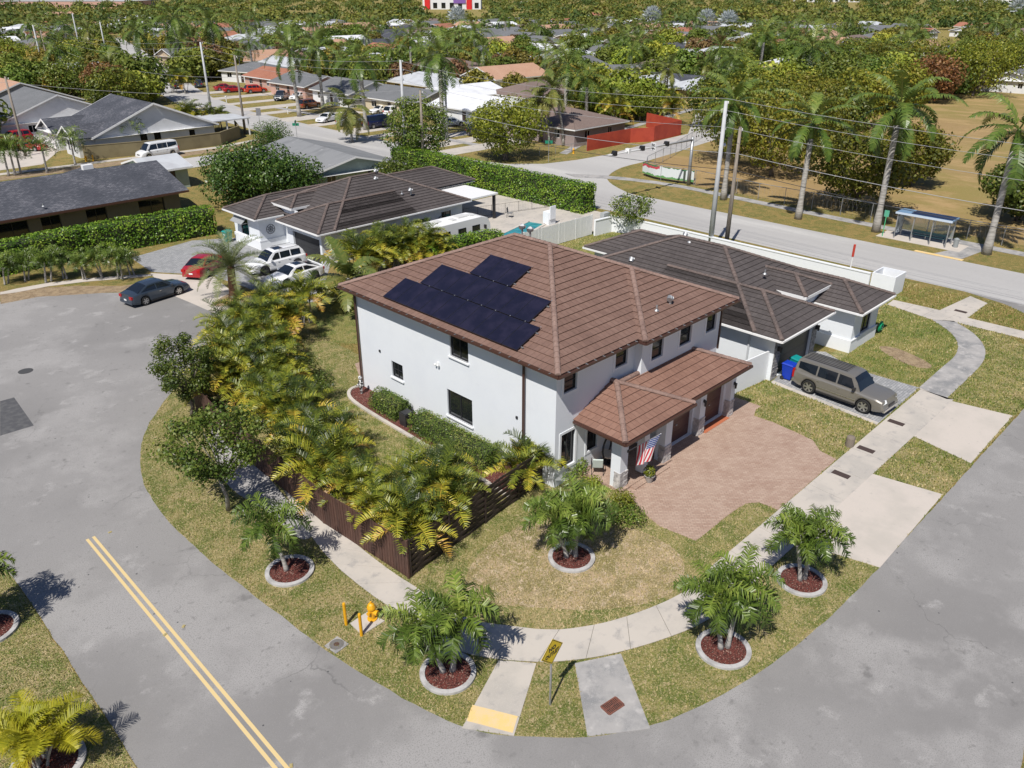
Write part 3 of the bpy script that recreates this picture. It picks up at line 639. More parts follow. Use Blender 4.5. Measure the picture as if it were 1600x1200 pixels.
# things on the porch
def porch_chair(x,y,rz,label):
    t=empty('patio_chair',(x,y,.12),rz,label,'chair')
    s=MB(); s.box(-.25,.25,-.25,.25,.38,.46); s.build('seat',plain('pale_cushion',C(.55,.62,.58),.8),t)
    b=MB(); b.bar((0,.27,.45),(0,.42,.95),.48,.07,up=Vector((0,1,0))); b.build('backrest',plain('pale_cushion',C(.55,.62,.58),.8),t)
    f=MB()
    for sx in (-.28,.28): f.tube([(sx,-.28,0),(sx,-.28,.62),(sx,.3,.62),(sx,.36,0)],.018,6)
    f.tube([(-.28,-.26,.36),(.28,-.26,.36)],.018,6); f.build('frame',M['dark_metal'],t)
porch_chair(26.4,20.55,2.3,'black framed patio chair with pale green cushions on the front porch')
def round_chair():
    t=empty('lounge_chair',(27.5,20.75,.12),.3,'round backed dark wicker chair by the front door','chair')
    mb=MB(); mb.tube([(.55*math.cos(a),.1,.85+.55*math.sin(a)) for a in [2*math.pi*k/20 for k in range(21)]],.05,6); mb.build('rim',M['dark_metal'],t)
    mb=MB(); mb.lathe((0,-.02,.35),[(.05,.0),(.36,.05),(.4,.14),(.3,.16)],14); mb.build('seat',plain('wicker_white',C(.6,.58,.52),.8),t)
    mb=MB(); mb.tube([(0,0,0),(0,0,.36)],.06,8); mb.lathe((0,0,0),[(.35,0),(.3,.04)],12); mb.build('base',M['dark_metal'],t)
round_chair()
def flag():
    t=empty('flag',(26.45,18.85,2.0),0,'american flag hanging from an angled pole on the porch pillar','flag')
    tip=Vector((1.0,-1.05,.95)); mb=MB(); mb.tube([(0,0,0),tip],.014,6); sphere(mb,tip,.035,8,5); mb.build('pole',M['gray_metal'],t)
    b=MB(); b.box(-.04,.04,-.05,.0,-.06,.06); b.build('bracket',M['dark_metal'],t)
    mb=MB(); nu,nv=12,24; d=tip.normalized()
    def P(u,v):  # u along pole from tip 0..1 , v down
        p=tip*(1-u*.66); sag=v*1.5*(1-.25*u)
        x=p+Vector((0,0,-sag)); k=v*(1-v*.35); x+=Vector((.08*math.sin(u*9+v*2)*k-.25*(1-u)*v*.8,.10*math.sin(u*11+1+v*3)*k+.35*(1-u)*v,.0)); return x
    for i in range(nu):
        for j in range(nv):
            a,b_,c,e=i/nu,(i+1)/nu,j/nv,(j+1)/nv
            mb.face([P(a,c),P(b_,c),P(b_,e),P(a,e)],0,[(c,1-a),(c,1-b_),(e,1-b_),(e,1-a)])
    m,nt,p=newmat('flag_cloth'); L=nt.links;N=nt.nodes.new
    uv=N('ShaderNodeUVMap');sx=N('ShaderNodeSeparateXYZ');L.new(uv.outputs[0],sx.inputs[0])
    def mt(op,a,b=0):
        n=N('ShaderNodeMath');n.operation=op
        for i,x in enumerate((a,b)):
            if hasattr(x,'links'): L.new(x,n.inputs[i])
            else: n.inputs[i].default_value=x
        return n.outputs[0]
    st=mt('LESS_THAN',mt('MODULO',mt('FLOOR',mt('MULTIPLY',mt('SUBTRACT',1.0,sx.outputs[1]),13)),2),.5)
    can=mt('MULTIPLY',mt('LESS_THAN',sx.outputs[0],.42),mt('GREATER_THAN',sx.outputs[1],6/13))
    star=mt('GREATER_THAN',mt('MULTIPLY',mt('SINE',mt('MULTIPLY',sx.outputs[0],11*math.pi/.42)),mt('SINE',mt('MULTIPLY',mt('SUBTRACT',1.0,sx.outputs[1]),9*math.pi/.54))),.45)
    a=N('ShaderNodeMix');a.data_type='RGBA';L.new(st,a.inputs[0]);a.inputs[6].default_value=C(.75,.75,.75);a.inputs[7].default_value=C(.55,.03,.05)
    b_=N('ShaderNodeMix');b_.data_type='RGBA';L.new(star,b_.inputs[0]);b_.inputs[6].default_value=C(.03,.06,.22);b_.inputs[7].default_value=C(.75,.75,.75)
    c=N('ShaderNodeMix');c.data_type='RGBA';L.new(can,c.inputs[0]);L.new(a.outputs[2],c.inputs[6]);L.new(b_.outputs[2],c.inputs[7]);L.new(c.outputs[2],p.inputs['Base Color']);p.inputs['Roughness'].default_value=.8
    mb.build('cloth',m,t,smooth=True,recalc=False)
flag()
# ---------------- neighbouring one-storey houses ----------------
def box_walls(mb,x0,x1,y0,y1,z0,z1,ops={},depth=.14):
    "four walls; ops keyed W,S,E,N; u measured left to right seen from outside"
    wall(mb,(x0,y1),(x0,y0),z0,z1,ops.get('W',()),depth); wall(mb,(x0,y0),(x1,y0),z0,z1,ops.get('S',()),depth)
    wall(mb,(x1,y0),(x1,y1),z0,z1,ops.get('E',()),depth); wall(mb,(x1,y1),(x0,y1),z0,z1,ops.get('N',()),depth)
def vent_at(par,x,y,z,big=True,off=Vector()):
    mb=MB()
    if big: mb.tube([(x,y,z-.1),(x,y,z+.2)],.08,8); mb.tube([(x-.2,y-.05,z+.2),(x-.05,y,z+.36),(x+.15,y,z+.3)],[.16,.19,.12],10)
    else: mb.tube([(x,y,z-.1),(x,y,z+.28)],.045,8); mb.lathe((x,y,z),[(.14,0),(.05,.09)],8)
    return mb.build('roof_vent',M['gray_metal'],par)
M['shingle']=None
def right_house():
    H=empty('single_storey_house',(0,0,0),0,'white one-storey house with dark tile roof beside the two-storey house','house')
    def part(mb,name,m,par=H,**k): return mb.build(name,m,par,**k)
    w=MB()
    # garage wing, right wing, main block, rear wing
    box_walls(w,41.8,47.2,19.8,30,0,2.95,{'S':[(.75,4.75,.05,2.25)]},.2)
    box_walls(w,49.2,53.0,18.3,26,0,2.95,{'S':[(1.3,2.7,.95,2.5)]})
    wall(w,(47.2,20.9),(49.2,20.9),0,3.6); 
    box_walls(w,41.801,53.001,21.5,36.3,0,2.95); box_walls(w,48.0,53.01,36,38.8,0,2.95,{'W':[(.6,1.9,.2,2.3)]})
    part(w,'wall',M['stucco'])
    b=MB(); b.box(49.12,53.08,18.22,18.298,.0,.85); b.box(49.12,49.198,18.3,21,.0,.85); b.box(49.09,53.1,18.19,18.22,.78,.88); b.box(41.72,41.798,19.75,36.3,0,.85) if False else None
    part(b,'wall_base',M['stucco_white'])
    window(H,(49.2,18.3),(53.0,18.3),(1.3,2.7,.95,2.5),split=1,sill=M['stucco_white'])
    window(H,(48.0,38.8),(48.0,36),(.6,1.9,.2,2.3),split=1)
    d=MB()
    for k in range(4): d.box(41.8+.76,41.8+4.74,19.95,19.99,.06+k*.55,.6+k*.55)
    part(d,'garage_door',plain('garage_charcoal',C(.03,.032,.036),.5))
    rnd=random.Random(5); LS_=mat('grey_ledgestone',C(.3,.29,.28),.9,[(4,.4,.65,C(.14,.14,.14),4),(9,.55,.7,C(.5,.48,.45),4)],bump=(30,.6,.02))
    for x0,x1 in ((41.8,42.5),(46.6,47.2)):
        st=MB(); z=.02
        while z<2.6:
            hh=rnd.uniform(.06,.11); x=x0-.02
            while x<x1:
                xe=min(x+rnd.uniform(.12,.35),x1+.02); st.box(x+.004,xe-.004,19.8-rnd.uniform(.02,.06),19.799,z,z+hh-.008); x=xe
            z+=hh
        part(st,'stone_cladding',LS_)
    rf=MB();cp=MB();Z=3.0
    hiproof(41.16,53.6,20.88,36.9,Z,mb=rf,cap=cp)
    hiproof(41.16,47.78,19.13,29.5,Z,mb=rf,cap=cp,hips=(1,0)); hiproof(48.6,53.6,17.7,27,Z,mb=rf,cap=cp,hips=(1,0))
    hiproof(47.4,53.6,31,39.4,Z,mb=rf,cap=cp,hips=(0,1)); hiproof(46.9,50.4,20.7,27,3.75,mb=rf,cap=cp,hips=(1,0))
    r=part(rf,'roof',[M['tile_gray'],M['white_paint']]); cp.build('ridge_tiles',M['tile_gray_cap'],r)
    g=MB(); gutter(g,[(48.55,20.9,Z),(48.55,17.64,Z),(53.66,17.64,Z),(53.66,39.46,Z),(47.34,39.46,Z),(47.34,36.96,Z),(41.1,36.96,Z),(41.1,19.07,Z),(47.84,19.07,Z),(47.84,20.9,Z)],False); g.build('gutter',M['white_paint'],r)
    g=MB(); gutter(g,[(46.87,24,3.75),(46.87,20.67,3.75),(50.43,20.67,3.75),(50.43,24,3.75)],False,h=.2,w=.05); g.build('fascia',M['white_paint'],r)
    for px,py,z,big in ((1071,373,5.3,1),(1057,388,4.9,0),(1077,388,5.0,1),(987,412,4.0,1),(1019,418,4.0,0),(1195,428,4.6,0)):
        q=W(px,py,z); vent_at(r,q.x,q.y,q.z,big)
    ds=MB(); ds.box(41.68,41.78,21.4,21.5,0,2.8); ds.bar((41.7,21.45,2.75),(41.2,21.45,2.95),.1,.08); part(ds,'downspout',plain('pale_grey',C(.5,.52,.54),.4))
    for x in (42.1,46.9):
        mb=MB(); mb.box(x-.06,x+.06,19.62,19.74,1.9,2.2); mb.tube([(x,19.55,1.85),(x,19.55,2.2)],[.06,.09],6); part(mb,'wall_lantern',M['dark_metal'])
    return H
right_house()
def left_house():
    H=empty('single_storey_house',(0,0,0),0,'white one-storey house with dark tile roof behind the parked white cars','house')
    def part(mb,name,m,par=H,**k): return mb.build(name,m,par,**k)
    w=MB()
    opG=[(.9,5.1,.05,2.25)]
    box_walls(w,35.1,50.9,57.7,63.1,0,2.95,{'W':opG,'S':[(10.0,11.6,1.0,2.1),(13.2,14.4,.9,2.3)]},.18)
    box_walls(w,33.8,38,65.7,70.3,0,2.95,{'W':[(1.2,2.6,.95,2.5)]}); box_walls(w,36.7,50.901,63.0,69.0,0,2.95); wall(w,(36.3,65.8),(36.3,63.0),0,3.6)
    part(w,'wall',M['stucco'])
    b=MB(); b.box(33.7,33.798,65.62,70.4,0,.85); b.box(33.8,36.3,65.62,65.698,0,.85); b.box(33.67,36.3,65.6,65.62,.78,.9); part(b,'wall_base',M['stucco_white'])
    window(H,(35.1,57.7),(50.9,57.7),(10.0,11.6,1.0,2.1)); window(H,(35.1,57.7),(50.9,57.7),(13.2,14.4,.9,2.3)); window(H,(33.8,70.3),(33.8,65.7),(1.2,2.6,.95,2.5))
    d=MB()
    for k in range(4): d.box(35.26,35.3,63.1-5.09,63.1-.91,.06+k*.55,.6+k*.55)
    part(d,'garage_door',plain('garage_charcoal',C(.03,.032,.036),.5))
    aw=MB(); aw.face([(33.75,67.4,2.75),(33.75,69.5,2.75),(33.0,69.5,2.2),(33.0,67.4,2.2)]); aw.face([(33.75,67.4,2.72),(33.0,67.4,2.17),(33.0,69.5,2.17),(33.75,69.5,2.72)])
    for y in (67.4,69.5): aw.bar((33.75,y,2.2),(33.0,y,2.2),.03)
    part(aw,'awning',plain('awning_grey',C(.28,.29,.3),.6))
    md=MB(); c=Vector((34.9,65.66,1.75))
    for rr in (.42,.22): md.tube([c+Vector((rr*math.cos(a),0,rr*math.sin(a))) for a in [2*math.pi*k/18 for k in range(19)]],.02,5)
    for k in range(8): a=math.pi*k/4; md.tube([c,c+Vector((.42*math.cos(a),0,.42*math.sin(a)))],.013,4)
    part(md,'wall_medallion',M['dark_metal'])
    for x in (46.4,48.3):
        md=MB(); c=Vector((x,57.64,1.5))
        md.tube([c+Vector((.5*math.cos(a),0,.5*math.sin(a))) for a in [2*math.pi*k/18 for k in range(19)]],.03,5)
        for k in range(4): a=math.pi*k/4; md.tube([c-Vector((.5*math.cos(a),0,.5*math.sin(a))),c+Vector((.5*math.cos(a),0,.5*math.sin(a)))],.015,4)
        part(md,'wall_medallion',M['dark_metal'])
    rf=MB();cp=MB();Z=3.0
    hiproof(36.1,51.5,57.1,69.5,Z,mb=rf,cap=cp,axis='x'); hiproof(34.5,45,57.1,63.7,Z,mb=rf,cap=cp,axis='x',hips=(1,0)); hiproof(33.2,44,65.1,70.9,Z,mb=rf,cap=cp,axis='x',hips=(1,0))
    hiproof(36.0,43,63.6,67.0,3.75,mb=rf,cap=cp,axis='x',hips=(1,0)); hiproof(45,58,63.5,69.9,Z,mb=rf,cap=cp,axis='x',hips=(0,1))
    r=part(rf,'roof',[M['tile_gray'],M['white_paint']]); cp.build('ridge_tiles',M['tile_gray_cap'],r)
    g=MB(); gutter(g,[(36.2,70.96,Z),(33.14,70.96,Z),(33.14,65.04,Z),(36,65.04,Z)],False); gutter(g,[(36,63.76,Z),(34.44,63.76,Z),(34.44,57.04,Z),(51.56,57.04,Z),(51.56,63,Z)],False); gutter(g,[(39,63.57,3.75),(35.97,63.57,3.75),(35.97,67.03,3.75),(39,67.03,3.75)],False,h=.2,w=.05); g.build('gutter',M['white_paint'],r)
    for px,py,z,big in ((588,272,5.5,1),(588,284,5.0,1),(598,281,5.0,0),(628,303,4.2,0),(642,302,4.2,1)):
        q=W(px,py,z); vent_at(r,q.x,q.y,q.z,big)
    # patio canopy
    pc=MB(); pc.box(51.7,56.6,58.6,66.2,2.5,2.66); c=part(pc,'patio_canopy',M['white_paint']); 
    for x,y in ((56.3,58.9),(56.3,65.8)): ps=MB(); ps.box(x-.12,x+.12,y-.12,y+.12,0,2.498); ps.build('post',M['dark_metal'],c)
left_house()
# ---------------- shingle / generic houses ----------------
def shingle(name,c1,c2,c3): return tilemat(name,c1,c2,c3,.3,.16)
SH={}
SH['dark']=tilemat('dark_shingle',C(.022,.026,.034),C(.062,.066,.08),C(.22,.215,.235),.34,.17)
SH['grey']=shingle('grey_shingle',C(.10,.105,.11),C(.15,.155,.16),C(.2,.2,.21))
SH['pale']=mat('pale_roof',C(.48,.50,.52),.7,[(.6,.4,.7,C(.4,.41,.43),6)])
SH['white']=mat('white_roof',C(.7,.71,.73),.6,[(.5,.45,.7,C(.6,.61,.63),6)])
SH['rust']=shingle('terracotta_tile',C(.25,.09,.05),C(.34,.14,.085),C(.42,.2,.13))
SH['brown']=shingle('brown_shingle',C(.14,.10,.085),C(.19,.14,.12),C(.25,.19,.16))
SH['tan']=shingle('tan_tile',C(.36,.2,.13),C(.45,.27,.18),C(.52,.34,.24))
SH['oldgrey']=mat('weathered_membrane',C(.22,.225,.23),.85,[(.5,.4,.65,C(.17,.175,.18),8),(2,.6,.75,C(.34,.34,.34),8)],scale3=(1,.3,1))
def WL(name,c): return plain('wall_'+name,c,.85,bump=(40,.2,.01),layers=[(.7,.45,.75,tuple(x*.85 for x in c[:3])+(1,),6)])
walls={'white':C(.68,.69,.70),'cream':C(.55,.47,.33),'pink':C(.52,.32,.26),'grey':C(.36,.37,.38),'green':C(.34,.42,.38),'olive':C(.15,.14,.10),'tan':C(.42,.33,.23),'yellow':C(.6,.48,.22),'mauve':C(.3,.24,.23)}
def house(cx,cy,L,Wd,az,roof,wallc,label,kind='gable',h=2.7,pitch=.33,over=.5,wins=((-.3,1.6),(.25,1.2)),door=.02,name='house',group=None,porch=False,cat='house',sidewin=True):
    "L along local x (ridge), Wd along local y; front faces local -y"
    H=empty(name,(cx,cy,0),az,label,cat,group)
    m=MB(); x0,x1,y0,y1=-L/2,L/2,-Wd/2,Wd/2
    S=[(L/2+L*u-w/2,L/2+L*u+w/2,1.0,2.2) for u,w in wins]
    D=(L/2+L*door-.5,L/2+L*door+.5,.05,2.15)
    S=[s for s in S if s[1]<D[0]-.05 or s[0]>D[1]+.05]
    Wn=[(Wd*.25-.6,Wd*.25+.6,1.0,2.1),(Wd*.7-.5,Wd*.7+.5,1.0,2.1)] if sidewin else []
    box_walls(m,x0,x1,y0,y1,0,h,{'S':S+[D],'W':Wn,'E':Wn,'N':S},.12)
    if kind=='gable':
        zr=h+(Wd/2+over)*pitch-over*pitch
        for x in (x0,x1): m.face([(x,y0,h),(x,y1,h),(x,0,h+Wd/2*pitch)])
    m.build('wall',WL(wallc,walls[wallc]),H)
    for s in S: window(H,(x0,y0),(x1,y0),s,depth=.08,frame=M['white_paint'] if wallc!='olive' else M['dark_metal'])
    for s in Wn: window(H,(x0,y1),(x0,y0),s,depth=.08,frame=M['white_paint']); window(H,(x1,y0),(x1,y1),s,depth=.08,frame=M['white_paint'])
    d=MB(); d.box(x0+D[0]+.02,x0+D[1]-.02,y0+.06,y0+.1,.05,2.13); d.build('door',plain('door_dark',C(.06,.04,.035),.5),H)
    r=MB(); z=h-over*pitch+.02 if kind!='flat' else h
    if kind=='flat':
        r.box(x0-over,x1+over,y0-over,y1+over,h+.01,h+.22)
    else:
        hp=(0,0) if kind=='gable' else (1,1)
        hiproof(x0-over,x1+over,y0-over,y1+over,z,pitch,axis='x',hips=hp,course=None,mb=r)
    ro=r.build('roof',[SH[roof],M['white_paint']],H)
    g=MB(); 
    if kind=='gable':
        zr=z+(Wd/2+over)*pitch
        for x in (x0-over,x1+over):
            g.bar((x,y0-over,z-.06),(x,0,zr-.06),.05,.2); g.bar((x,0,zr-.06),(x,y1+over,z-.06),.05,.2)
        g.bar((x0-over,y0-over-.02,z-.06),(x1+over,y0-over-.02,z-.06),.05,.18); g.bar((x0-over,y1+over+.02,z-.06),(x1+over,y1+over+.02,z-.06),.05,.18)
    elif kind=='hip':
        gutter(g,[(x0-over,y0-over-.02,z),(x1+over,y0-over-.02,z),(x1+over,y1+over+.02,z),(x0-over,y1+over+.02,z)],h=.18,w=.05)
    if g.v: g.build('fascia',M['white_paint'] if wallc!='olive' else M['brown_metal'],ro)
    return H
# long dark shingle house behind the hedge
def dark_house():
    H=empty('ranch_house',(0,0,0),0,'long low olive house with dark charcoal shingle roof behind the clipped hedge','house')
    w=MB(); x0,x1,y0,y1=8,34.2,82.6,94
    ops=[(x-8,x-8+wd,.4,2.2) for x,wd in ((17.3,2.6),(21.0,1.7),(25.0,1.9),(30.0,2.6))]
    box_walls(w,x0,x1,y0,y1,0,2.6,{'S':ops},.35); w.box(x0,x1,y0-.06,y0-.001,0,.42) if False else None
    w.build('wall',WL('olive',walls['olive']),H)
    for o in ops: window(H,(x0,y0),(x1,y0),o,depth=.25)
    rf=MB(); hiproof(7.4,34.8,81.4,95,2.75,.30,'x',(1,0),None,rf); hiproof(28.3,34.5,80.9,88,2.75,.30,'y',(1,0),None,rf) if False else None
    # right gable end wall
    e=MB(); e.face([(34.2,82.6,2.6),(34.2,94,2.6),(34.2,88.2,4.3)]); e.build('gable_wall',WL('olive',walls['olive']),H)
    hiproof(26.8,32.2,88,97,2.95,.40,'y',(0,1),None,rf)
    r=rf.build('roof',[SH['dark'],M['brown_metal']],H)
    g=MB(); gutter(g,[(7.4,81.35,2.75),(34.8,81.35,2.75)],False,h=.2,w=.06); g.build('fascia',M['brown_metal'],r)
    q=W(270/4,250+290/4,3.3); vent_at(r,q.x,q.y,q.z,False)
    q=W(136,260,4.8); mb=MB(); mb.box(q.x-.5,q.x+.5,q.y-.3,q.y+.3,q.z-.3,q.z+.18); mb.build('skylight',M['white_paint'],r)
dark_house()
# grey roofed house behind the big round tree
house(54.5,87.5,16,11.5,R(84),'oldgrey','green','low green house with a big weathered grey roof behind the round tree','gable',2.6,.24,.9)
house(38.8,98.5,4.2,7.0,R(0),'pale','green','small pale green outbuilding with white edged roof beside the dark shingle house','gable',2.5,.25,.5,name='shed',cat='shed')
# white gabled house by the red cars
def white_gabled():
    H=empty('gabled_house',(0,0,0),0,'white house with grey shingle gables behind the khaki garden wall','house')
    w=MB(); box_walls(w,40.5,58,122.5,137,0,2.7,{'S':[(6.2,7.2,.9,2.3),(8.2,9.2,.3,2.3),(13.5,14.4,1.1,2.1)],'W':[(1.5,2.3,.7,2.4),(4.2,5.0,.7,2.4),(8.6,13.2,.05,2.3)]},.15)
    w.face([(40.5,122.5,2.7),(58,122.5,2.7),(49.2,122.5,6.3)]); w.face([(58,137,2.7),(40.5,137,2.7),(49.2,137,6.3)]); 
    box_walls(w,38.2,42,122.9,128,0,2.7,{'W':[(1.0,1.7,.6,2.3),(3.0,3.7,.6,2.3)]}); box_walls(w,38.2,42,131,137,0,2.7)
    w.face([(38.2,122.9,2.7),(38.2,128,2.7),(38.2,125.45,4.0)]); w.face([(38.2,131,2.7),(38.2,137,2.7),(38.2,134,4.2)])
    w.build('wall',WL('white',walls['white']),H)
    for o in ((6.2,7.2,.9,2.3),(8.2,9.2,.3,2.3),(13.5,14.4,1.1,2.1)): window(H,(40.5,122.5),(58,122.5),o)
    for o in ((1.0,1.7,.6,2.3),(3.0,3.7,.6,2.3)): window(H,(38.2,128),(38.2,122.9),o)
    d=MB(); d.box(38.1,38.19,131.6,136.4,.05,2.3); d.build('garage_door',M['white_paint'],H)
    rf=MB(); hiproof(39.9,58.6,122.0,137.5,2.55,.41,'y',(0,0),None,rf); hiproof(37.5,46,122.5,128.4,2.6,.5,'x',(0,0),None,rf); hiproof(37.5,46,130.5,137.5,2.6,.45,'x',(0,0),None,rf)
    r=rf.build('roof',[SH['dark'],M['white_paint']],H)
    z0=2.5; zr=2.55+9.35*.41
    for y in (121.97,137.5): g=MB(); g.bar((39.9,y,z0),(49.25,y,zr-.05),.06,.25); g.bar((49.25,y,zr-.05),(58.6,y,z0),.06,.25); g.build('bargeboard',M['white_paint'],r)
    for a,b,p in ((122.5,128.4,.5),(130.5,137.5,.45)):
        m_=(a+b)/2; zz=2.6+(b-a)/2*p; g=MB(); g.bar((37.47,a,2.55),(37.47,m_,zz-.05),.06,.22); g.bar((37.47,m_,zz-.05),(37.47,b,2.55),.06,.22); g.build('bargeboard',M['white_paint'],r)
    c=MB(); c.box(58.7,65,124,132,2.55,2.7); cc=c.build('patio_cover',SH['pale'],H)
    for x,y in ((64.7,124.3),(64.7,131.7),(61,124.3)): p=MB(); p.box(x-.08,x+.08,y-.08,y+.08,0,2.549); p.build('post',M['white_paint'],cc)
white_gabled()
house(43.5,152,15,18,R(90),'grey','white','white house with grey gable roof behind the red parked cars','gable',2.8,.38)
house(44.5,173,14,20,R(90),'tan','grey','grey walled house with a terracotta coloured roof at the left edge','gable',2.8,.36)
# row of houses across the avenue (front faces -x)
F=R(-90)
row=[((99,87),14,12,'brown','mauve','mauve house with brown hip roof behind the two leaning coconut palms','hip'),
 ((101.5,108),17,11,'white','white','long white roofed house behind the utility poles across the avenue','gable'),
 ((100,127),15,11,'grey','cream','cream house with grey gable roof beside the tall palms across the avenue','gable'),
 ((100.5,146),13,12,'grey','white','white fronted house with grey roof behind the parked dark pickup','gable'),
 ((101,164),14,11,'grey','pink','pink walled house with slate grey roof behind the orange car','gable'),
 ((104,181),14,11,'rust','pink','pink house with rust coloured roof beyond the red cars','gable'),
 ((108,199),14,11,'grey','white','white house with dark grey hip roof farther up the avenue','hip')]
for (x,y),L,Wd,r,w_,lb,k in row: house(x,y,L,Wd,F if y<190 else R(-75),r,w_,lb,k,2.7,.3)
# ---------------- plants ----------------
g3=lambda r,g,b:C(r,g,b)
LF={}
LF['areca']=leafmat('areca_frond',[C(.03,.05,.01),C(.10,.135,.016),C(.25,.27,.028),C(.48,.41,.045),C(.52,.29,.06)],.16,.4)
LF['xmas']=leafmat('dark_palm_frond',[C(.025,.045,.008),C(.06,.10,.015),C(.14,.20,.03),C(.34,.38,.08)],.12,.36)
LF['yellow']=leafmat('yellow_palm_frond',[C(.2,.24,.015),C(.38,.36,.02),C(.55,.45,.03)],.3)
LF['royal']=leafmat('royal_palm_frond',[C(.03,.06,.012),C(.07,.12,.02),C(.15,.2,.035),C(.34,.32,.09)],.1,.4)
LF['coco']=leafmat('coconut_frond',[C(.05,.08,.015),C(.1,.14,.03),C(.2,.2,.05),C(.36,.29,.08)],.12,.4)
LF['date']=leafmat('date_palm_frond',[C(.06,.09,.03),C(.13,.17,.06),C(.24,.25,.1),C(.3,.28,.12)],.2)
LF['silver']=leafmat('silver_palm_frond',[C(.3,.34,.34),C(.42,.46,.46),C(.5,.54,.54)],.15)
LF['hedge']=leafmat('hedge_leaf',[C(.05,.12,.01),C(.11,.22,.018),C(.22,.34,.03),C(.36,.45,.07)],.25,.4)
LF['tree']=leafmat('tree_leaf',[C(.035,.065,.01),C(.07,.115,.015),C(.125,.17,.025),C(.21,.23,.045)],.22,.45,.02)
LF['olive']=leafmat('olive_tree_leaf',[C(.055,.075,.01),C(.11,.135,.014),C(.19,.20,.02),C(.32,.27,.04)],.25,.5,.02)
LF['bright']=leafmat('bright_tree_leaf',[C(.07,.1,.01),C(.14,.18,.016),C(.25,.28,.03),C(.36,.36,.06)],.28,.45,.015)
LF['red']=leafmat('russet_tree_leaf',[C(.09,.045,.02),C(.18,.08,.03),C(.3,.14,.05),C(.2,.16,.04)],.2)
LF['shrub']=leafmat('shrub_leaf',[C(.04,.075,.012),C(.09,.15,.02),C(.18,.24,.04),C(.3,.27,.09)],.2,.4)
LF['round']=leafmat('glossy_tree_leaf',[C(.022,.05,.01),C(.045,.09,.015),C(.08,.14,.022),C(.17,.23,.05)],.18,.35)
BARK=mat('bark',C(.2,.17,.14),.95,[(3,.4,.65,C(.11,.09,.075),6)],bump=(20,.8,.03),scale3=(1,1,.3))
GBARK=mat('pale_bark',C(.36,.33,.29),.9,[(2,.4,.65,C(.22,.2,.175),6),(9,.55,.7,C(.46,.44,.4),3)],bump=(14,.6,.03))
PALMBARK=mat('ringed_palm_bark',C(.40,.38,.35),.9,[(5,.45,.6,C(.26,.245,.22),3),(1,.5,.75,C(.3,.285,.26),5)],bump=(12,.6,.02),scale3=(.3,.3,2.2))
BROWNBARK=mat('date_palm_bark',C(.22,.11,.06),.95,[(8,.4,.65,C(.1,.05,.03),4)],bump=(14,1,.05),scale3=(1,1,2))
SHAFT=plain('crownshaft',C(.12,.2,.03),.4)
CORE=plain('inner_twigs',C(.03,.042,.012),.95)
def frond(mb,base,az,elev,L,droop,nl,ll,lw,tint,rnd,m=0,vee=.5,hang=.4,twist=0,stalk=.12,rm=None,plume=0):
    """arching frond: rachis with paired leaflets"""
    base=Vector(base); h=Vector((math.cos(az),math.sin(az),0)); pts=[]; p=base.copy(); e=elev; n=9
    for i in range(n+1):
        pts.append(p.copy()); d=h*math.cos(e)+Vector((0,0,math.sin(e))); p=p+d*(L/n); e-=droop/n*(.5+1.1*i/n)
    def at(t):
        x=t*n; i=min(n-1,int(x)); return pts[i].lerp(pts[i+1],x-i),(pts[i+1]-pts[i]).normalized()
    side0=Vector((-h.y,h.x,0)); mb.tint=max(0,min(1,tint+.25)); 
    w0=.03*L/2.2
    for i in range(n):
        a=w0*(1-i/n*.8); b_=w0*(1-(i+1)/n*.8); mb.face([pts[i]-side0*a,pts[i]+side0*a,pts[i+1]+side0*b_,pts[i+1]-side0*b_],m if rm is None else rm)
    for k in range(nl):
        t=stalk+(1-stalk)*(k+.5)/nl; q,d=at(min(t,.999)); prof=math.sin(math.pi*min(1,(t-stalk)/(1-stalk)*.86+.12))**.6
        for s in (-1,1):
            up=side0.cross(d)*-1; 
            if up.z<0: up=-up
            l=ll*prof*rnd.uniform(.85,1.1); dr=(side0*s*1.0+d*rnd.uniform(.4,.8)+up*(vee*rnd.uniform(.6,1.2) if not plume else rnd.uniform(-.5,1.3))).normalized()
            tip1=q+dr*l*.55; tip=tip1+(dr+Vector((0,0,-hang*rnd.uniform(.7,1.6)))).normalized()*l*.5
            wv=d*lw*.5; mb.tint=max(0,min(1,tint+rnd.uniform(-.15,.15)))
            mb.face([q-wv,tip1-wv,tip1+wv,q+wv],m); mb.face([tip1-wv,tip,tip1+wv],m)
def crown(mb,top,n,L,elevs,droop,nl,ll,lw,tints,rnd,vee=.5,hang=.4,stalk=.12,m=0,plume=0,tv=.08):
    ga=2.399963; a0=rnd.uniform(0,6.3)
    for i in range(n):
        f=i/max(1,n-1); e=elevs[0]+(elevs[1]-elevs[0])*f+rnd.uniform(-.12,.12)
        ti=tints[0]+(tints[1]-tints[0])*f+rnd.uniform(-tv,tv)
        frond(mb,(top[0],top[1],top[2]-f*.12*L*.3),a0+i*ga+rnd.uniform(-.2,.2),e,L*rnd.uniform(.86,1.1),droop*rnd.uniform(.8,1.2),nl,ll,lw,ti,rnd,m,vee,hang,0,stalk,None,plume)
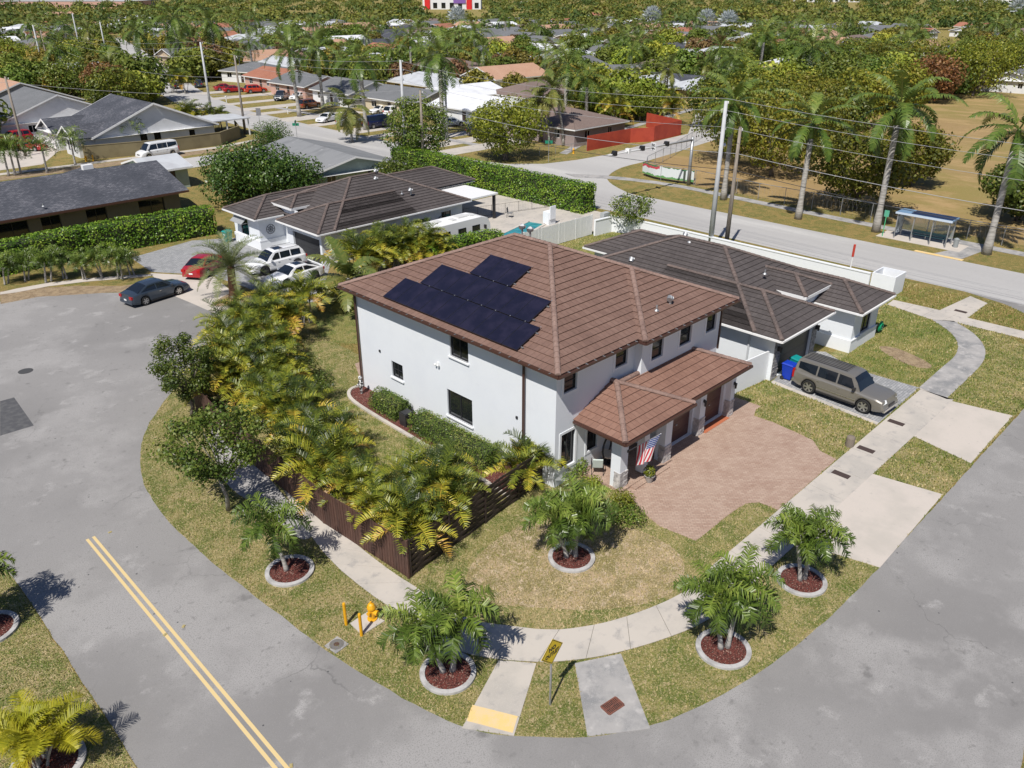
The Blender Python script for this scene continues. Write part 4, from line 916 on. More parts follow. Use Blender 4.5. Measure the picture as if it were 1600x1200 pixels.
def palm(name,loc,trunks,label,group=None,spec='xmas',seed=0,cat='palm tree',nl=26):
    "trunks: list of (dx,dy,height,lean_x,lean_y,scale)"
    rnd=random.Random(seed); P=empty(name,loc,0,label,cat,group); cr=MB()
    for dx,dy,h,lx,ly,s in trunks:
        t=MB(); n=8; pts=[];rad=[]
        for i in range(n+1):
            f=i/n; c=f*f if spec in('coco',) else f**1.3
            pts.append((dx+lx*c,dy+ly*c,h*f-.05)); 
            r={'xmas':.085,'royal':.26,'coco':.15,'areca':.04,'yellow':.045,'date':.17,'silver':.2,'fan':.14}[spec]*s
            rad.append(r*(1.45-.55*min(1,f*4)) if spec=='royal' else r*(1.35-.45*min(1,f*5))*(1-.15*f))
        t.tube(pts,rad,10); t.build('trunk',BROWNBARK if spec=='date' else PALMBARK,P,smooth=True)
        top=Vector(pts[-1]); 
        if spec=='xmas':
            sh=MB(); sh.tube([top,top+Vector((lx*.04,ly*.04,.45*s))],[.09*s,.05*s],8); sh.build('crownshaft',SHAFT,P,smooth=True)
            crown(cr,top+Vector((0,0,.42*s)),16,1.5*s,(1.25,-.1),2.1,int(nl*1.1),.50*s,.040*s,(.6,.25),rnd,.5,1.2,plume=1,tv=.2)  # tint falls down the crown: highlights above, shade beneath put into frond colour
        elif spec=='royal':
            sh=MB(); sh.tube([top,top+Vector((0,0,.7*s)),top+Vector((0,0,1.5*s))],[.24*s,.2*s,.11*s],10); sh.build('crownshaft',SHAFT,P,smooth=True)
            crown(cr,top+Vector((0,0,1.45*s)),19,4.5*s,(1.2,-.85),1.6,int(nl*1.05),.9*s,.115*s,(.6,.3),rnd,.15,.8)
        elif spec=='coco': crown(cr,top,18,3.3*s,(1.25,-.9),1.4,nl,.85*s,.11*s,(.4,.65),rnd,.1,.8)
        elif spec=='areca': crown(cr,top,7,1.9*s,(1.35,.35),1.7,int(nl*1.0),.52*s,.052*s,(.1,.75),rnd,.8,.35,tv=.25)
        elif spec=='yellow': crown(cr,top,7,1.35*s,(1.1,.15),1.5,int(nl*1.5),.44*s,.028*s,(.35,.8),rnd,.6,.35)
        elif spec=='date': crown(cr,top,38,1.55*s,(1.3,-.35),1.25,nl,.26*s,.022*s,(.35,.6),rnd,.5,.1,.08)
        elif spec in('silver','fan'):
            for i in range(34):
                a=i*2.4; e=1.3-2.0*i/34; d=Vector((math.cos(a)*math.cos(e),math.sin(a)*math.cos(e),math.sin(e))); c=top+d*1.0*s; u=d.cross(Vector((0,0,1))).normalized(); v=u.cross(d)
                for k in range(9):
                    th=-1.9+3.8*k/8; w_=u*math.sin(th)+ (d*.8+v*.25)*math.cos(th); w_.normalize(); cr.tint=rnd.random(); pp=w_.cross(d).normalized()*.09*s
                    e1=c+w_*.95*s+Vector((0,0,-.1)); cr.face([c,c+w_*.6*s+v*.1+u*.12*s,e1,c+w_*.6*s-u*.12*s])
    cr.build('crown',LF[{'fan':'xmas'}.get(spec,spec)],P,tint=True,recalc=False)
    return P
def leafblob(mb,c,r,n,ls,rnd,tint=.5,ragged=.25,flat=1.0,inner=.55,quad=True):
    "leaves on the outer part of a lobe"
    for i in range(n):
        z=rnd.uniform(-1,1); a=rnd.uniform(0,6.2832); s=math.sqrt(max(0,1-z*z)); d=Vector((s*math.cos(a),s*math.sin(a),z))
        rr=r*(inner+(1-inner)*rnd.random()**.5)*(1+rnd.uniform(-ragged,ragged)*.5); p=Vector(c)+Vector((d.x*rr,d.y*rr,d.z*rr*flat))
        nn=(d+Vector((rnd.gauss(0,.45),rnd.gauss(0,.45),rnd.gauss(0,.45)+.35))).normalized()
        u=nn.cross(Vector((rnd.gauss(0,1),rnd.gauss(0,1),rnd.gauss(0,1)))).normalized(); v=nn.cross(u); l=ls*rnd.uniform(.6,1.3)
        mb.tint=max(0,min(1,tint+rnd.gauss(0,.2)))
        mb.face([p-u*l*.5,p-v*l*.32,p+u*l*.5,p+v*l*.32])
def limbs(mb,base,h,rad,targets,rnd,m=0):
    t=Vector(base); tops=[]
    mb.tube([t,t+Vector((rnd.uniform(-.1,.1)*h,rnd.uniform(-.1,.1)*h,h*.5)),t+Vector((rnd.uniform(-.1,.1)*h,0,h))],[rad*1.2,rad*.85,rad*.65],8,m)
    f=t+Vector((0,0,h*.92))
    for q in targets:
        q=Vector(q); mid=f.lerp(q,.5)+Vector((rnd.uniform(-.2,.2),rnd.uniform(-.2,.2),rnd.uniform(-.15,.1)))*((q-f).length*.5)
        mb.tube([f,mid,q],[rad*.5,rad*.3,rad*.1],6,m)
def tree_meshes(seed,rx,ry,h,h0,nlobe,nleaf,ls,leaf,trunk_r=.22,bark=None,lobe=.38,inner=.55,tint=.5,nl_=7):
    "crown + trunk meshes, base at the origin. crown spans h0..h, horizontal radii rx, ry"
    rnd=random.Random(seed); cr=MB(); tr=MB(); cz=(h+h0)/2; rz=(h-h0)/2; cs=[]
    for i in range(nlobe):
        z=1-2*(i+.5)/nlobe; a=i*2.4+rnd.uniform(-.4,.4); s=math.sqrt(1-z*z); k=rnd.uniform(.55,.85)
        c=Vector((math.cos(a)*s*rx*k,math.sin(a)*s*ry*k,cz+z*rz*k)); r=lobe*min(rx,ry,rz*1.6)*rnd.uniform(.75,1.25); cs.append(c)
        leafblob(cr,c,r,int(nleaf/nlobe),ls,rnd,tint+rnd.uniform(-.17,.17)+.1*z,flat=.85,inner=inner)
    limbs(tr,(0,0,-.05),max(.8,h0*.9+.3),trunk_r,rnd.sample(cs,min(len(cs),nl_)),rnd)
    return cr,tr
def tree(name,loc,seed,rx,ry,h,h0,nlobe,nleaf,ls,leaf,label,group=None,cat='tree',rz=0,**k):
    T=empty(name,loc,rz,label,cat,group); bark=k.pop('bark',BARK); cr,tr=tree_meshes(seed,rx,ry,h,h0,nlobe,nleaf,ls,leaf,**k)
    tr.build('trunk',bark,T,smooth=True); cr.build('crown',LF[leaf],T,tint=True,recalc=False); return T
def hedge(name,pts,width,h,label,leaf='hedge',dens=70,ls=.16,seed=0,cat='hedge',wob=.18,group=None,round_=.25):
    "clipped hedge along a polyline"
    rnd=random.Random(seed); mb=MB(); pts=[Vector((p[0],p[1],0)) for p in pts]; loc=pts[0].copy()
    core=MB()
    for i in range(len(pts)-1):
        a=pts[i]-loc;b=pts[i+1]-loc; L=(b-a).length; d=(b-a).normalized(); n=Vector((d.y,-d.x,0)); iw=width-.35
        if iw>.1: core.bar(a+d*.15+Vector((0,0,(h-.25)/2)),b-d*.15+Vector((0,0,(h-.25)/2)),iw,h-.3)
        area=L*(width+2*h)+2*width*h
        for k in range(int(area*dens)):
            t=rnd.uniform(0,L); side=rnd.random(); per=width+2*h; s=side*per
            if rnd.random()<2*width*h/area: # ends
                x=rnd.uniform(-width/2,width/2); z=rnd.uniform(0.05,h); e=rnd.choice((0,1)); p=(a if e==0 else b)+n*x+Vector((0,0,z)); nn=-d if e==0 else d
            elif s<h: p=a+d*t-n*width/2+Vector((0,0,max(.04,s))); nn=-n
            elif s<h+width: p=a+d*t+n*(s-h-width/2)+Vector((0,0,h)); nn=Vector((0,0,1))
            else: p=a+d*t+n*width/2+Vector((0,0,max(.04,s-h-width))); nn=n
            nz=noise.noise(((p.x+loc.x)*.9,(p.y+loc.y)*.9,p.z*1.1)); nz2=noise.noise(((p.x+loc.x)*3,(p.y+loc.y)*3,p.z*3+9))
            # rounded shoulders
            if p.z>h-round_ and abs((p-a).dot(n))>width/2-round_: p=p-n*math.copysign(round_*.35,(p-a).dot(n))-Vector((0,0,round_*.3))
            p=p+nn*(nz*wob+nz2*wob*.5+rnd.uniform(-.08,.05)); 
            m_=(nn+Vector((rnd.gauss(0,.5),rnd.gauss(0,.5),rnd.gauss(0,.5)+.35))).normalized()
            u=m_.cross(Vector((rnd.gauss(0,1),rnd.gauss(0,1),rnd.gauss(0,1)))).normalized(); v=m_.cross(u); l=ls*rnd.uniform(.6,1.35)
            mb.tint=max(0,min(1,.45+nz*.5+rnd.gauss(0,.2))); mb.face([p-u*l*.5,p-v*l*.33,p+u*l*.5,p+v*l*.33])
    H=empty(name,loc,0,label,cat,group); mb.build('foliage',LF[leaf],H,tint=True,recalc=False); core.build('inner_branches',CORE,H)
    return H
# --- Christmas palms in mulch rings
def ring_bed(loc,ro,ri,label,group='round palm beds edged with concrete'):
    t=empty('palm_bed',(loc[0],loc[1],0),0,label,'planting bed',group); mb=MB(); n=40
    for k in range(n):
        a=2*math.pi*k/n;b=2*math.pi*(k+1)/n
        q=lambda r,th,z:(r*math.cos(th),r*math.sin(th),z)
        mb.face([q(ro,a,.1),q(ro,b,.1),q(ri,b,.1),q(ri,a,.1)]); mb.face([q(ro,a,0),q(ro,b,0),q(ro,b,.1),q(ro,a,.1)]); mb.face([q(ri,a,.04),q(ri,b,.04),q(ri,b,.1),q(ri,a,.1)])
    mb.build('kerb_ring',plain('ring_concrete',C(.46,.45,.44),.85,layers=[(3,.4,.65,C(.33,.32,.31),6)]),t); m2=MB(); rnd=random.Random(int(loc[0]*10))
    prof=[(ri+.01,.045),(ri*.7,.08),(ri*.3,.11),(0.01,.12)]
    m2.lathe((0,0,0),prof,24)
    for k in range(420):
        a=rnd.uniform(0,6.3); r=ri*math.sqrt(rnd.random())*.95; p=Vector((r*math.cos(a),r*math.sin(a),.06+.06*(1-r/ri)+rnd.uniform(0,.02))); u=Vector((rnd.gauss(0,1),rnd.gauss(0,1),rnd.gauss(0,.4))).normalized()*rnd.uniform(.02,.05); v=Vector((-u.y,u.x,rnd.uniform(-.01,.01))).normalized()*.012
        m2.face([p-u-v,p+u-v,p+u+v,p-u+v])
    m2.build('mulch',M['mulch'],t,recalc=False)
    return t
def W2(x,y): v=W(x,y); return (v.x,v.y,0)
xm=[((453,893),[(-.1,.05,1.9,-.25,.25,1.15)],'single trunk palm in a mulch ring beside the pavement near the wooden fence'),
    ((893,872),[(-.18,.1,1.7,-.5,.35,1.1),(.12,-.1,1.9,.1,.1,1.15),(.1,.15,1.7,.35,-.3,1.05)],'clustered palm in a mulch ring on the front lawn by the porch'),
    ((700,1052),[(-.12,.1,1.75,-.55,.4,1.12),(.15,-.08,2.0,.2,-.25,1.18)],'twin trunk palm in a mulch ring left of the yellow sign'),
    ((1130,1015),[(-.1,.05,1.8,-.2,.35,1.12),(.12,-.08,2.0,.5,.05,1.15)],'twin trunk palm in a mulch ring at the outside of the curving pavement'),
    ((1252,908),[(-.1,.02,1.8,-.2,.3,1.05),(.1,-.06,1.9,.1,.0,1.1)],'twin trunk palm in a mulch ring below the driveway apron')]
for i,(px,tr,lb) in enumerate(xm):
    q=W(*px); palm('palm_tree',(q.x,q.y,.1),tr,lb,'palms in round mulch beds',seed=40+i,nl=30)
    ring_bed((q.x,q.y),.98,.8,'concrete ringed mulch bed holding the '+lb.replace(' in a mulch ring',''))
for px,r,lb,nt in (((75,1196),1.08,'yellow clumping palm in the lower left corner',5),):
    q=W(*px); rnd=random.Random(9)
    palm('clumping_palm',(q.x,q.y,.08),[(rnd.uniform(-.35,.35),rnd.uniform(-.35,.35),rnd.uniform(1.2,1.7),rnd.uniform(-.45,.45),rnd.uniform(-.45,.45),1.0) for k in range(6)],'yellow clumping palm with slim stems at the lower left edge',spec='yellow',seed=5,nl=22)
    ring_bed((q.x,q.y),r,.86,'concrete ringed mulch bed under the yellow clumping palm')
q=W(-16,985); palm('palm_tree',(q.x,q.y,.1),[(0,0,1.8,.2,.2,1.1),(-.2,.1,1.7,-.3,.1,1.0)],'palm at the left edge casting its shadow on the cul-de-sac leg',seed=77,nl=28); ring_bed((q.x,q.y),.98,.8,'concrete ringed mulch bed cut by the left edge of the lawn')
# --- areca clumps along the fence and behind it
def areca(loc,seed,label,s=1.0,n=7,h=(1.0,2.2),group=None,nl=20,bright=None):
    rnd=random.Random(seed)
    return palm('areca_palm',loc,[(rnd.uniform(-.4,.4)*s,rnd.uniform(-.4,.4)*s,rnd.uniform(*h)*s,rnd.uniform(-.6,.6)*s,rnd.uniform(-.6,.6)*s,s*rnd.uniform(.9,1.15)) for k in range(n)],label,group,'areca',seed,'palm',nl)
# the row stands just inside the wooden fence; then it follows the yard edge to the neighbour's drive
arow=[(16.4,22.5),(18.1,22.7),(19.6,24.2),(16.2,24.2),(16.3,26.1),(16.3,28.1),(16.6,30.2),(17.0,32.2),(17.2,34.2),(17.6,36.3),(18.6,38.2),(19.4,40.2),(20.3,42.2),(21.3,44.2),(22.4,46.2),(23.6,47.6),(25.0,48.6),(20.3,39.2),(18.1,24.3),(18.6,42.6),(20.0,45.0),(21.6,47.4),(22.0,42.6),(24.2,45.6),(17.4,39.9),(27.0,47.6),(18.4,33.4),(18.9,36.2),(18.1,30.6)]
SRC=[]
for i in range(5): SRC.append(areca((0,0,0),100+i,'x',1.0,6,group=None,nl=20))
AG='areca palms along the wooden fence'
desc=['at the sharp corner of the brown fence','second from the fence corner along the slatted side','third from the fence corner along the slatted side']
for i,(x,y) in enumerate(arow):
    o=SRC[i] if i<5 else copy_tree(SRC[i%5]); o.location=(x,y,0); rr=random.Random(i); o.rotation_euler=(0,0,rr.uniform(0,6.28)); s=rr.uniform(.85,1.08)*(1.0 if i>3 else .9); o.scale=(s,s,s)
    o['label']='yellow green areca palm '+desc[i] if i<3 else 'yellow green areca palm in the dense row inside the fence'; o['category']='palm'; o['group']=AG
# behind the house: palms beside the camper
for i,(px,py,s) in enumerate(((560,430,1.25),(590,420,1.1),(620,412,1.1),(648,405,1.1),(672,400,1.05),(605,402,1.1),(640,392,1.0),(690,404,.9))):
    q=W(px,py+12); o=copy_tree(SRC[i%5]); o.location=(q.x,q.y,0); o.scale=(s,s,s); o.rotation_euler=(0,0,i*1.3); o['label']='areca palm in the green row beside the camper'; o['category']='palm'; o['group']='areca palms behind the house'
q=W(545,480); palm('coconut_palm',(q.x,q.y,0),[(0,0,2.2,.3,.2,1.1)],'young coconut palm with upright fronds at the rear corner of the two-storey house',spec='coco',seed=3,nl=30)
q=W(842,760); 
palm('areca_palm',(23.3,22.4,0),[(-.3,-.1,1.0,-.4,.1,1.0),(.2,.1,1.3,.1,-.2,1.0),(0,.3,1.1,.2,.4,.9),(-.1,-.3,1.2,-.3,-.3,.95),(.3,-.2,.9,.5,.0,.9)],'yellow areca palm against the corner of the two-storey house','',spec='areca',seed=61,nl=24)
# date palm on the island
q=W(366,466); palm('date_palm',(q.x,q.y,0),[(0,0,2.5,.15,.1,2.15)],'feathery date palm on the rocky island of the white driveway',spec='date',seed=8,nl=34)
# --- shrubs along the side wall
hedge('clipped_shrub',[(23.2,34.0),(23.2,31.6)],1.25,1.15,'rounded clipped shrub beside the small statue at the side wall','shrub',330,.075,1,'shrub',.12,round_=.4)
hedge('clipped_hedge',[(23.1,30.3),(23.15,24.4)],1.3,1.2,'long clipped hedge under the lower window of the side wall','shrub',330,.075,2,'hedge',.12,round_=.4)
def shrub(px,py,r,h,label,leaf='shrub',n=900,ls=.09,seed=1,name='shrub',cat='shrub',group=None,world=None):
    q=W(px,py) if world is None else Vector(world); rnd=random.Random(seed); T=empty(name,(q.x,q.y,0),0,label,cat,group); mb=MB()
    for k in range(7):
        a=k*2.4; leafblob(mb,(math.cos(a)*r*.45,math.sin(a)*r*.45,h*.55+rnd.uniform(-.1,.15)*h),r*.55,n//7,ls,rnd,.5+rnd.uniform(-.15,.15),flat=h/r*.7,inner=.5)
    mb.build('foliage',LF[leaf],T,tint=True,recalc=False); s=MB()
    for k in range(4): s.tube([(0,0,0),(rnd.uniform(-.3,.3)*r,rnd.uniform(-.3,.3)*r,h*.6)],.02,5)
    s.build('stem',BARK,T); return T
shrub(897,742,.75,.85,'green shrub at the foot of the porch beside the white chair',seed=2,ls=.12)
shrub(972,795,.65,.9,'yellow green shrub left of the porch pillar','bright',seed=3,ls=.1)
shrub(978,818,.95,.8,'broad variegated shrub at the corner of the paver driveway',seed=4,ls=.1,n=1400)
shrub(922,768,.6,.8,'small leafy shrub behind the lawn palm','bright',seed=5,ls=.1)
shrub(476,300,.1,.1,'',world=(-300,-300,0)) if False else None
# tall clipped hedges
hp=lambda *p:[W(x,y)[:2] for x,y in p]
hedge('tall_hedge',[(4,73.8),(12,74.9),(22,75.6),(33.6,74.6)],2.2,2.55,'long tall clipped hedge in front of the dark shingle house','hedge',60,.19,11)
hedge('tall_hedge',[(64.9,86),(64.9,70),(64.9,53.5)],2.2,3.0,'tall clipped hedge along the avenue beside the pool','hedge',60,.19,12)
hedge('low_hedge',[W(668,386,1.9)[:2],W(735,366,1.9)[:2],W(782,361,1.9)[:2]],1.7,2.0,'green hedge between the camper and the roof of the two-storey house','hedge',90,.15,13)
# row of small palms under the left hedge
for i,(px,py) in enumerate(((8,445),(40,440),(72,442),(105,436),(135,438),(160,433),(185,436),(210,430))):
    q=W(px,py); rr=random.Random(i)
    if i<2: PS0=palm('small_palm',(q.x,q.y,0),[(0,0,1.5,.2,.1,.9),(.3,.2,1.3,.3,-.1,.85)],'small green palm in the row under the tall clipped hedge','small palms under the left hedge',seed=200+i,nl=18); PS=[PS0] if i==0 else PS+[PS0]
    else:
        o=copy_tree(PS[i%2]); o.location=(q.x,q.y,0); o.rotation_euler=(0,0,rr.uniform(0,6)); s=rr.uniform(.85,1.15); o.scale=(s,s,s)
# --- nearer broadleaf trees
def T(px,py,*a,**k): q=W(px,py); return tree(k.pop('name','tree'),(q.x,q.y,0),*a,**k)
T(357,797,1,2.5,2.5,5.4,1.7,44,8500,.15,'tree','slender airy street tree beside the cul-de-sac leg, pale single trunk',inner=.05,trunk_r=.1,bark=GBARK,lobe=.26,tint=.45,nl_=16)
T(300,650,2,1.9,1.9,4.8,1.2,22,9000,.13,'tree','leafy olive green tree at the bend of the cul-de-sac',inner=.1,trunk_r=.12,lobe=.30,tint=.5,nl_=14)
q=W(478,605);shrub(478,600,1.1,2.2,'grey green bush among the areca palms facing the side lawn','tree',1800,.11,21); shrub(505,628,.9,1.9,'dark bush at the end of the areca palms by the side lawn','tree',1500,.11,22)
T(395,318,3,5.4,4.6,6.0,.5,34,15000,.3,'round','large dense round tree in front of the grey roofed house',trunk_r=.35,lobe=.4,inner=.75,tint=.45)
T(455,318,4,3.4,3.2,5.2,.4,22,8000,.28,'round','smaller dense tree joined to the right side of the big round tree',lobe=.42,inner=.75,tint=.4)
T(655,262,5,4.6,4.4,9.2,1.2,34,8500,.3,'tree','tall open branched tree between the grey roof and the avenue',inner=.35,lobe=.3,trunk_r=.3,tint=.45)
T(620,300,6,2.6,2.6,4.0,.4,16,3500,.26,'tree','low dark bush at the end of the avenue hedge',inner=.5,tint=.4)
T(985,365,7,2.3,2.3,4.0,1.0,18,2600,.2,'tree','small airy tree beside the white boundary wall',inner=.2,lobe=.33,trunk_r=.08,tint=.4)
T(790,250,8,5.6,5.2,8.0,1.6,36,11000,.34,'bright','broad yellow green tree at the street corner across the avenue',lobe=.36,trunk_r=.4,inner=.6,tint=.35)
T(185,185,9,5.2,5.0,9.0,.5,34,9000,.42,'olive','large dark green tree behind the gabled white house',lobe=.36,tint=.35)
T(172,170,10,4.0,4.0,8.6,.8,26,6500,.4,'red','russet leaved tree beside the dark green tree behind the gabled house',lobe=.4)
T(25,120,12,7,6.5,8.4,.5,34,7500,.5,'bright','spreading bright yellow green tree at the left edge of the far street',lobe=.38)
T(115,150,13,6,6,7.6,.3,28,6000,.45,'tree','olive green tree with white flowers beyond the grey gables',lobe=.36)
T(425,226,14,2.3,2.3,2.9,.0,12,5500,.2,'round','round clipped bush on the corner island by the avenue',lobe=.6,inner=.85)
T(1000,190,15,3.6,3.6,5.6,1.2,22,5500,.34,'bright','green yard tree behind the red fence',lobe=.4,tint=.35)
# park trees across the avenue
pk=[((1335,325),4.9,7.4,'olive'),((1205,275),5.6,9.0,'olive'),((1150,255),6.0,10.5,'olive'),((1265,235),5.4,8.6,'olive'),((1420,290),4.0,6.6,'olive'),((1590,345),3.8,5.6,'tree'),((1330,200),5.6,8.5,'olive'),((1400,180),5.5,8.2,'olive'),((1275,150),5.8,8.0,'olive'),((1240,190),5,7.6,'olive'),((1370,135),6,9,'olive'),((1450,160),5.5,8.4,'red'),((1520,150),8,11,'bright'),((1590,130),8,10.5,'bright'),((1330,110),6,8,'olive'),((1440,125),7,9,'olive'),((1120,200),5.0,8.6,'tree'),((1180,225),5,8.6,'tree'),((1215,215),5,8.2,'olive'),((1300,225),4.8,7.6,'tree'),((1165,205),5.2,9,'olive'),((1360,165),5.6,8.6,'tree'),((1300,170),5.6,8.6,'tree')]
PK=[]
plab=['orange green park tree nearest the bus shelter','broad olive park tree right of the utility poles','tall olive tree behind the utility poles','brownish park tree behind the first two royal palms','low spreading park tree beyond the bus shelter','green park tree at the right edge behind the shelter']
for i,(px,r,h,lf) in enumerate(pk):
    q=W(*px)
    o=tree('park_tree',(q.x,q.y,0),300+i,r*1.12,r*1.12,h*1.1,1.1,34,8000 if i<6 else 5500,.36 if i<6 else .5,lf,plab[i] if i<6 else 'tree in the brownish grove at the near end of the park','trees in the park',lobe=.34,inner=.5,trunk_r=.3,tint=.45+.1*math.sin(i*2.1))
# royal palms
ry=[((1247,342),8.0,1.12,.3,'first royal palm from the left along the park fence, in front of the shaded trees'),((1368,362),10.0,1.2,.2,'second royal palm along the park fence, just left of the bus shelter'),((1541,397),9.0,1.2,.2,'royal palm to the right of the bus shelter by the right edge'),((1130,312),8.8,1.1,.1,'royal palm directly behind the two utility poles')]
for i,(px,h,s,ln,lb) in enumerate(ry):
    q=W(*px); palm('royal_palm',(q.x,q.y,0),[(0,0,h,ln,ln*.5,s)],lb,'royal palms along the park fence',spec='royal',seed=400+i,nl=30)
# palms across / along the avenue
cp=[((880,228),8.2,1.1,-1.2,1.4,'coco','right one of two leaning coconut palms before the mauve house'),((858,226),6.6,.9,-1.6,.6,'coco','left one of two leaning coconut palms before the mauve house'),((550,222),5.2,1.25,-.2,-.2,'coco','thick coconut palm behind the weathered grey roof'),((468,182),9.6,1.15,-.4,.3,'royal','tall palm beside the white fronted house across the avenue'),((572,203),9.2,1.15,-.1,.1,'royal','tall palm in front of the cream house'),((692,215),10.2,1.3,0,0,'royal','tallest palm standing next to the thin utility pole'),((505,170),9.4,1.15,0,0,'royal','palm rising over the white house roof between two taller palms'),((287,118),12.0,1.6,-.3,0,'royal','very tall palm above the far part of the avenue'),((340,112),10.5,1.5,0,0,'royal','tall palm right of the tallest palm on the far avenue'),((222,100),7.5,1.4,0,0,'royal','shaggy palm left of the far part of the avenue'),((1040,165),7,1.1,0,0,'coco','palm behind the red fence and yard trees')]
for i,(px,h,s,lx,ly,sp,lb) in enumerate(cp):
    q=W(*px); palm('coconut_palm' if sp=='coco' else 'royal_palm',(q.x,q.y,0),[(0,0,h,lx,ly,s*1.12)],lb,None,spec=sp,seed=500+i,nl=24)
# small palms near the red cars
for i,(px,py) in enumerate(((14,275),(24,274),(33,272),(74,270),(118,258),(210,236))):
    q=W(px,py); palm('young_palm',(q.x,q.y,0),[(0,0,2.8,.1,.1,1.65)],('young palm in front of the khaki garden wall' if i==5 else 'young palm on the verge before the white gabled house' if i>2 else 'young palm in the cluster at the left edge before the red cars'),'young street palms',seed=600+i,nl=16)
for i,(px,py,s) in enumerate(((300,205,1.5),(322,205,1.3),(345,203,1.3),(272,145,1.6),(290,145,1.5))):
    q=W(px,py); o=copy_tree(SRC[i%5]); o.location=(q.x,q.y,0); o.scale=(s,s,s); o['label']='areca palm inside the khaki garden wall' if i<3 else 'areca palm on the verge before the slate roofed house'; o['category']='palm'; o['group']='areca palms by the avenue' if i<3 else 'areca palms across the avenue'
for i,(px,py,s) in enumerate(((960,205,1.5),(985,180,1.5),(1010,175,1.5),(1035,185,1.4),(1050,200,1.3),(975,160,1.6),(1000,155,1.6))):
    q=W(px,py-5); o=copy_tree(SRC[i%5]); o.location=(q.x,q.y,0); o.scale=(s,s,s*1.3); o['label']='tall yellowish areca palm in the grove behind the red fence'; o['category']='palm'; o['group']='areca palms behind the red fence'
# ---------------- fences and walls ----------------
def seg(a,b): a=Vector((*a,0));b=Vector((*b,0)); return a,b,(b-a).length,(b-a).normalized()
def board_fence(pts,h,label,m,mp,pitch=.17,vertical=True,name='wooden_fence',cat='fence',gapw=.022,post=2.4,t=.02,group=None,base=0):
    F_=empty(name,(pts[0][0],pts[0][1],0),0,label,cat,group); o=Vector((-pts[0][0],-pts[0][1],0)); rnd=random.Random(3)
    for i in range(len(pts)-1):
        a,b,L,d=seg(pts[i],pts[i+1]); n=Vector((d.y,-d.x,0)); pn=MB()
        if vertical:
            k=int(L/pitch)
            for j in range(k):
                c=a+d*(L*(j+.5)/k)+n*(.02+rnd.uniform(0,.012)); hh=h-rnd.uniform(0,.02)
                pn.bar(c+Vector((0,0,.04+base)),c+Vector((0,0,hh)),L/k-gapw,t,up=n)
        else:
            k=int(h/pitch); npan=max(1,round(L/post))
            for q in range(npan):
                for j in range(k):
                    off=.03 if (j+q)%2 else -.03
                    p0=a+d*(L*q/npan+.03); p1=a+d*(L*(q+1)/npan-.03); z=.1+j*pitch
                    mid=(p0+p1)/2; 
                    pn.bar(p0+Vector((0,0,z))-n*off,mid+n*off+Vector((0,0,z)),t,pitch*.84); pn.bar(mid+n*off+Vector((0,0,z)),p1+Vector((0,0,z))-n*off,t,pitch*.84)
        po=pn.build('panel',m,F_); po.location=o
        npost=max(1,round(L/post))
        for j in range(npost+1 if i==len(pts)-2 else npost):
            c=a+d*(L*j/npost); pb=MB(); pb.box(c.x-.05,c.x+.05,c.y-.05,c.y+.05,0,h+.03); q=pb.build('post',mp,F_); q.location=o
        if vertical:
            rb=MB()
            for z in (.35,h-.25): rb.bar(a+Vector((0,0,z))-n*.03,b+Vector((0,0,z))-n*.03,.04,.09)
            q=rb.build('rail',mp,F_); q.location=o
    return F_
M['fence_brown']=mat('brown_fence_boards',C(.085,.04,.028),.75,[(2,.4,.65,C(.06,.03,.022),6),(9,.5,.75,C(.13,.07,.05),3)],scale3=(1,1,.15))
M['fence_dark']=mat('dark_fence_boards',C(.045,.03,.025),.7,[(3,.4,.65,C(.03,.02,.017),6)])
board_fence([(17.6,45.0),(15.6,40.5),(15.05,36.0),(14.9,30),(14.75,26.5),(15.1,20.95)],1.85,'brown vertical board fence with a sharp corner beside the pavement',M['fence_brown'],M['fence_brown'])
board_fence([(15.18,20.95),(24.45,22.0)],1.85,'dark woven horizontal board fence from the sharp corner to the house',M['fence_dark'],M['fence_dark'],pitch=.14,vertical=False,name='woven_fence')
board_fence([(47.5,48.3),(58.75,48.0)],1.95,'white vertical panel fence between the pool and the neighbouring yard',M['white_paint'],M['white_paint'],pitch=.2,name='white_fence',post=2.4,gapw=.006)
def gardenwall(pts,h,label,m,name='garden_wall',cat='wall',t=.2,cap=True,group=None):
    F_=empty(name,(pts[0][0],pts[0][1],0),0,label,cat,group); o=Vector((-pts[0][0],-pts[0][1],0)); mb=MB(); cb=MB()
    for i in range(len(pts)-1):
        a,b,L,d=seg(pts[i],pts[i+1]); mb.bar(a+Vector((0,0,h/2)),b+Vector((0,0,h/2)),t,h)
        cb.bar(a+Vector((0,0,h+.041)),b+Vector((0,0,h+.041)),t+.08,.08)
    mb.build('panel',m,F_).location=o
    if cap: cb.build('coping',m,F_).location=o
    return F_
gardenwall([(58.6,47.5),(60.9,47.3),(61.6,46.0),(61.6,22.4)],1.45,'long white boundary wall between the neighbour and the avenue',M['stucco_white'])
mb=MB();
for a,b,c,d in ((61.7,63.6,22.2,22.3),(63.5,63.6,20.5,22.199),(61.7,63.499,20.5,20.6),(61.6,61.699,20.5,22.3)): mb.box(a,b,c,d,0,1.6)
tag(mb.build('trash_enclosure',M['stucco_white']),'small square white walled enclosure at the end of the boundary wall','enclosure')
mb=MB(); mb.bar((36.7,20.2,1.0),(41.7,20.1,1.0),.1,2.0) if False else mb.bar((38.3,20.45,.95),(41.75,20.1,.95),.08,1.9); tag(mb.build('side_wall',M['stucco_white']),'white side wall joining the garage of the dark roofed house','wall')
gt=empty('side_gate',(37.4,20.4,0),0,'dark slatted side gate with a lantern beside the brown garage','gate')
mb=MB(); 
for k in range(7): mb.box(-.45+k*.15,-.36+k*.15,-.02,.02,.08,1.85)
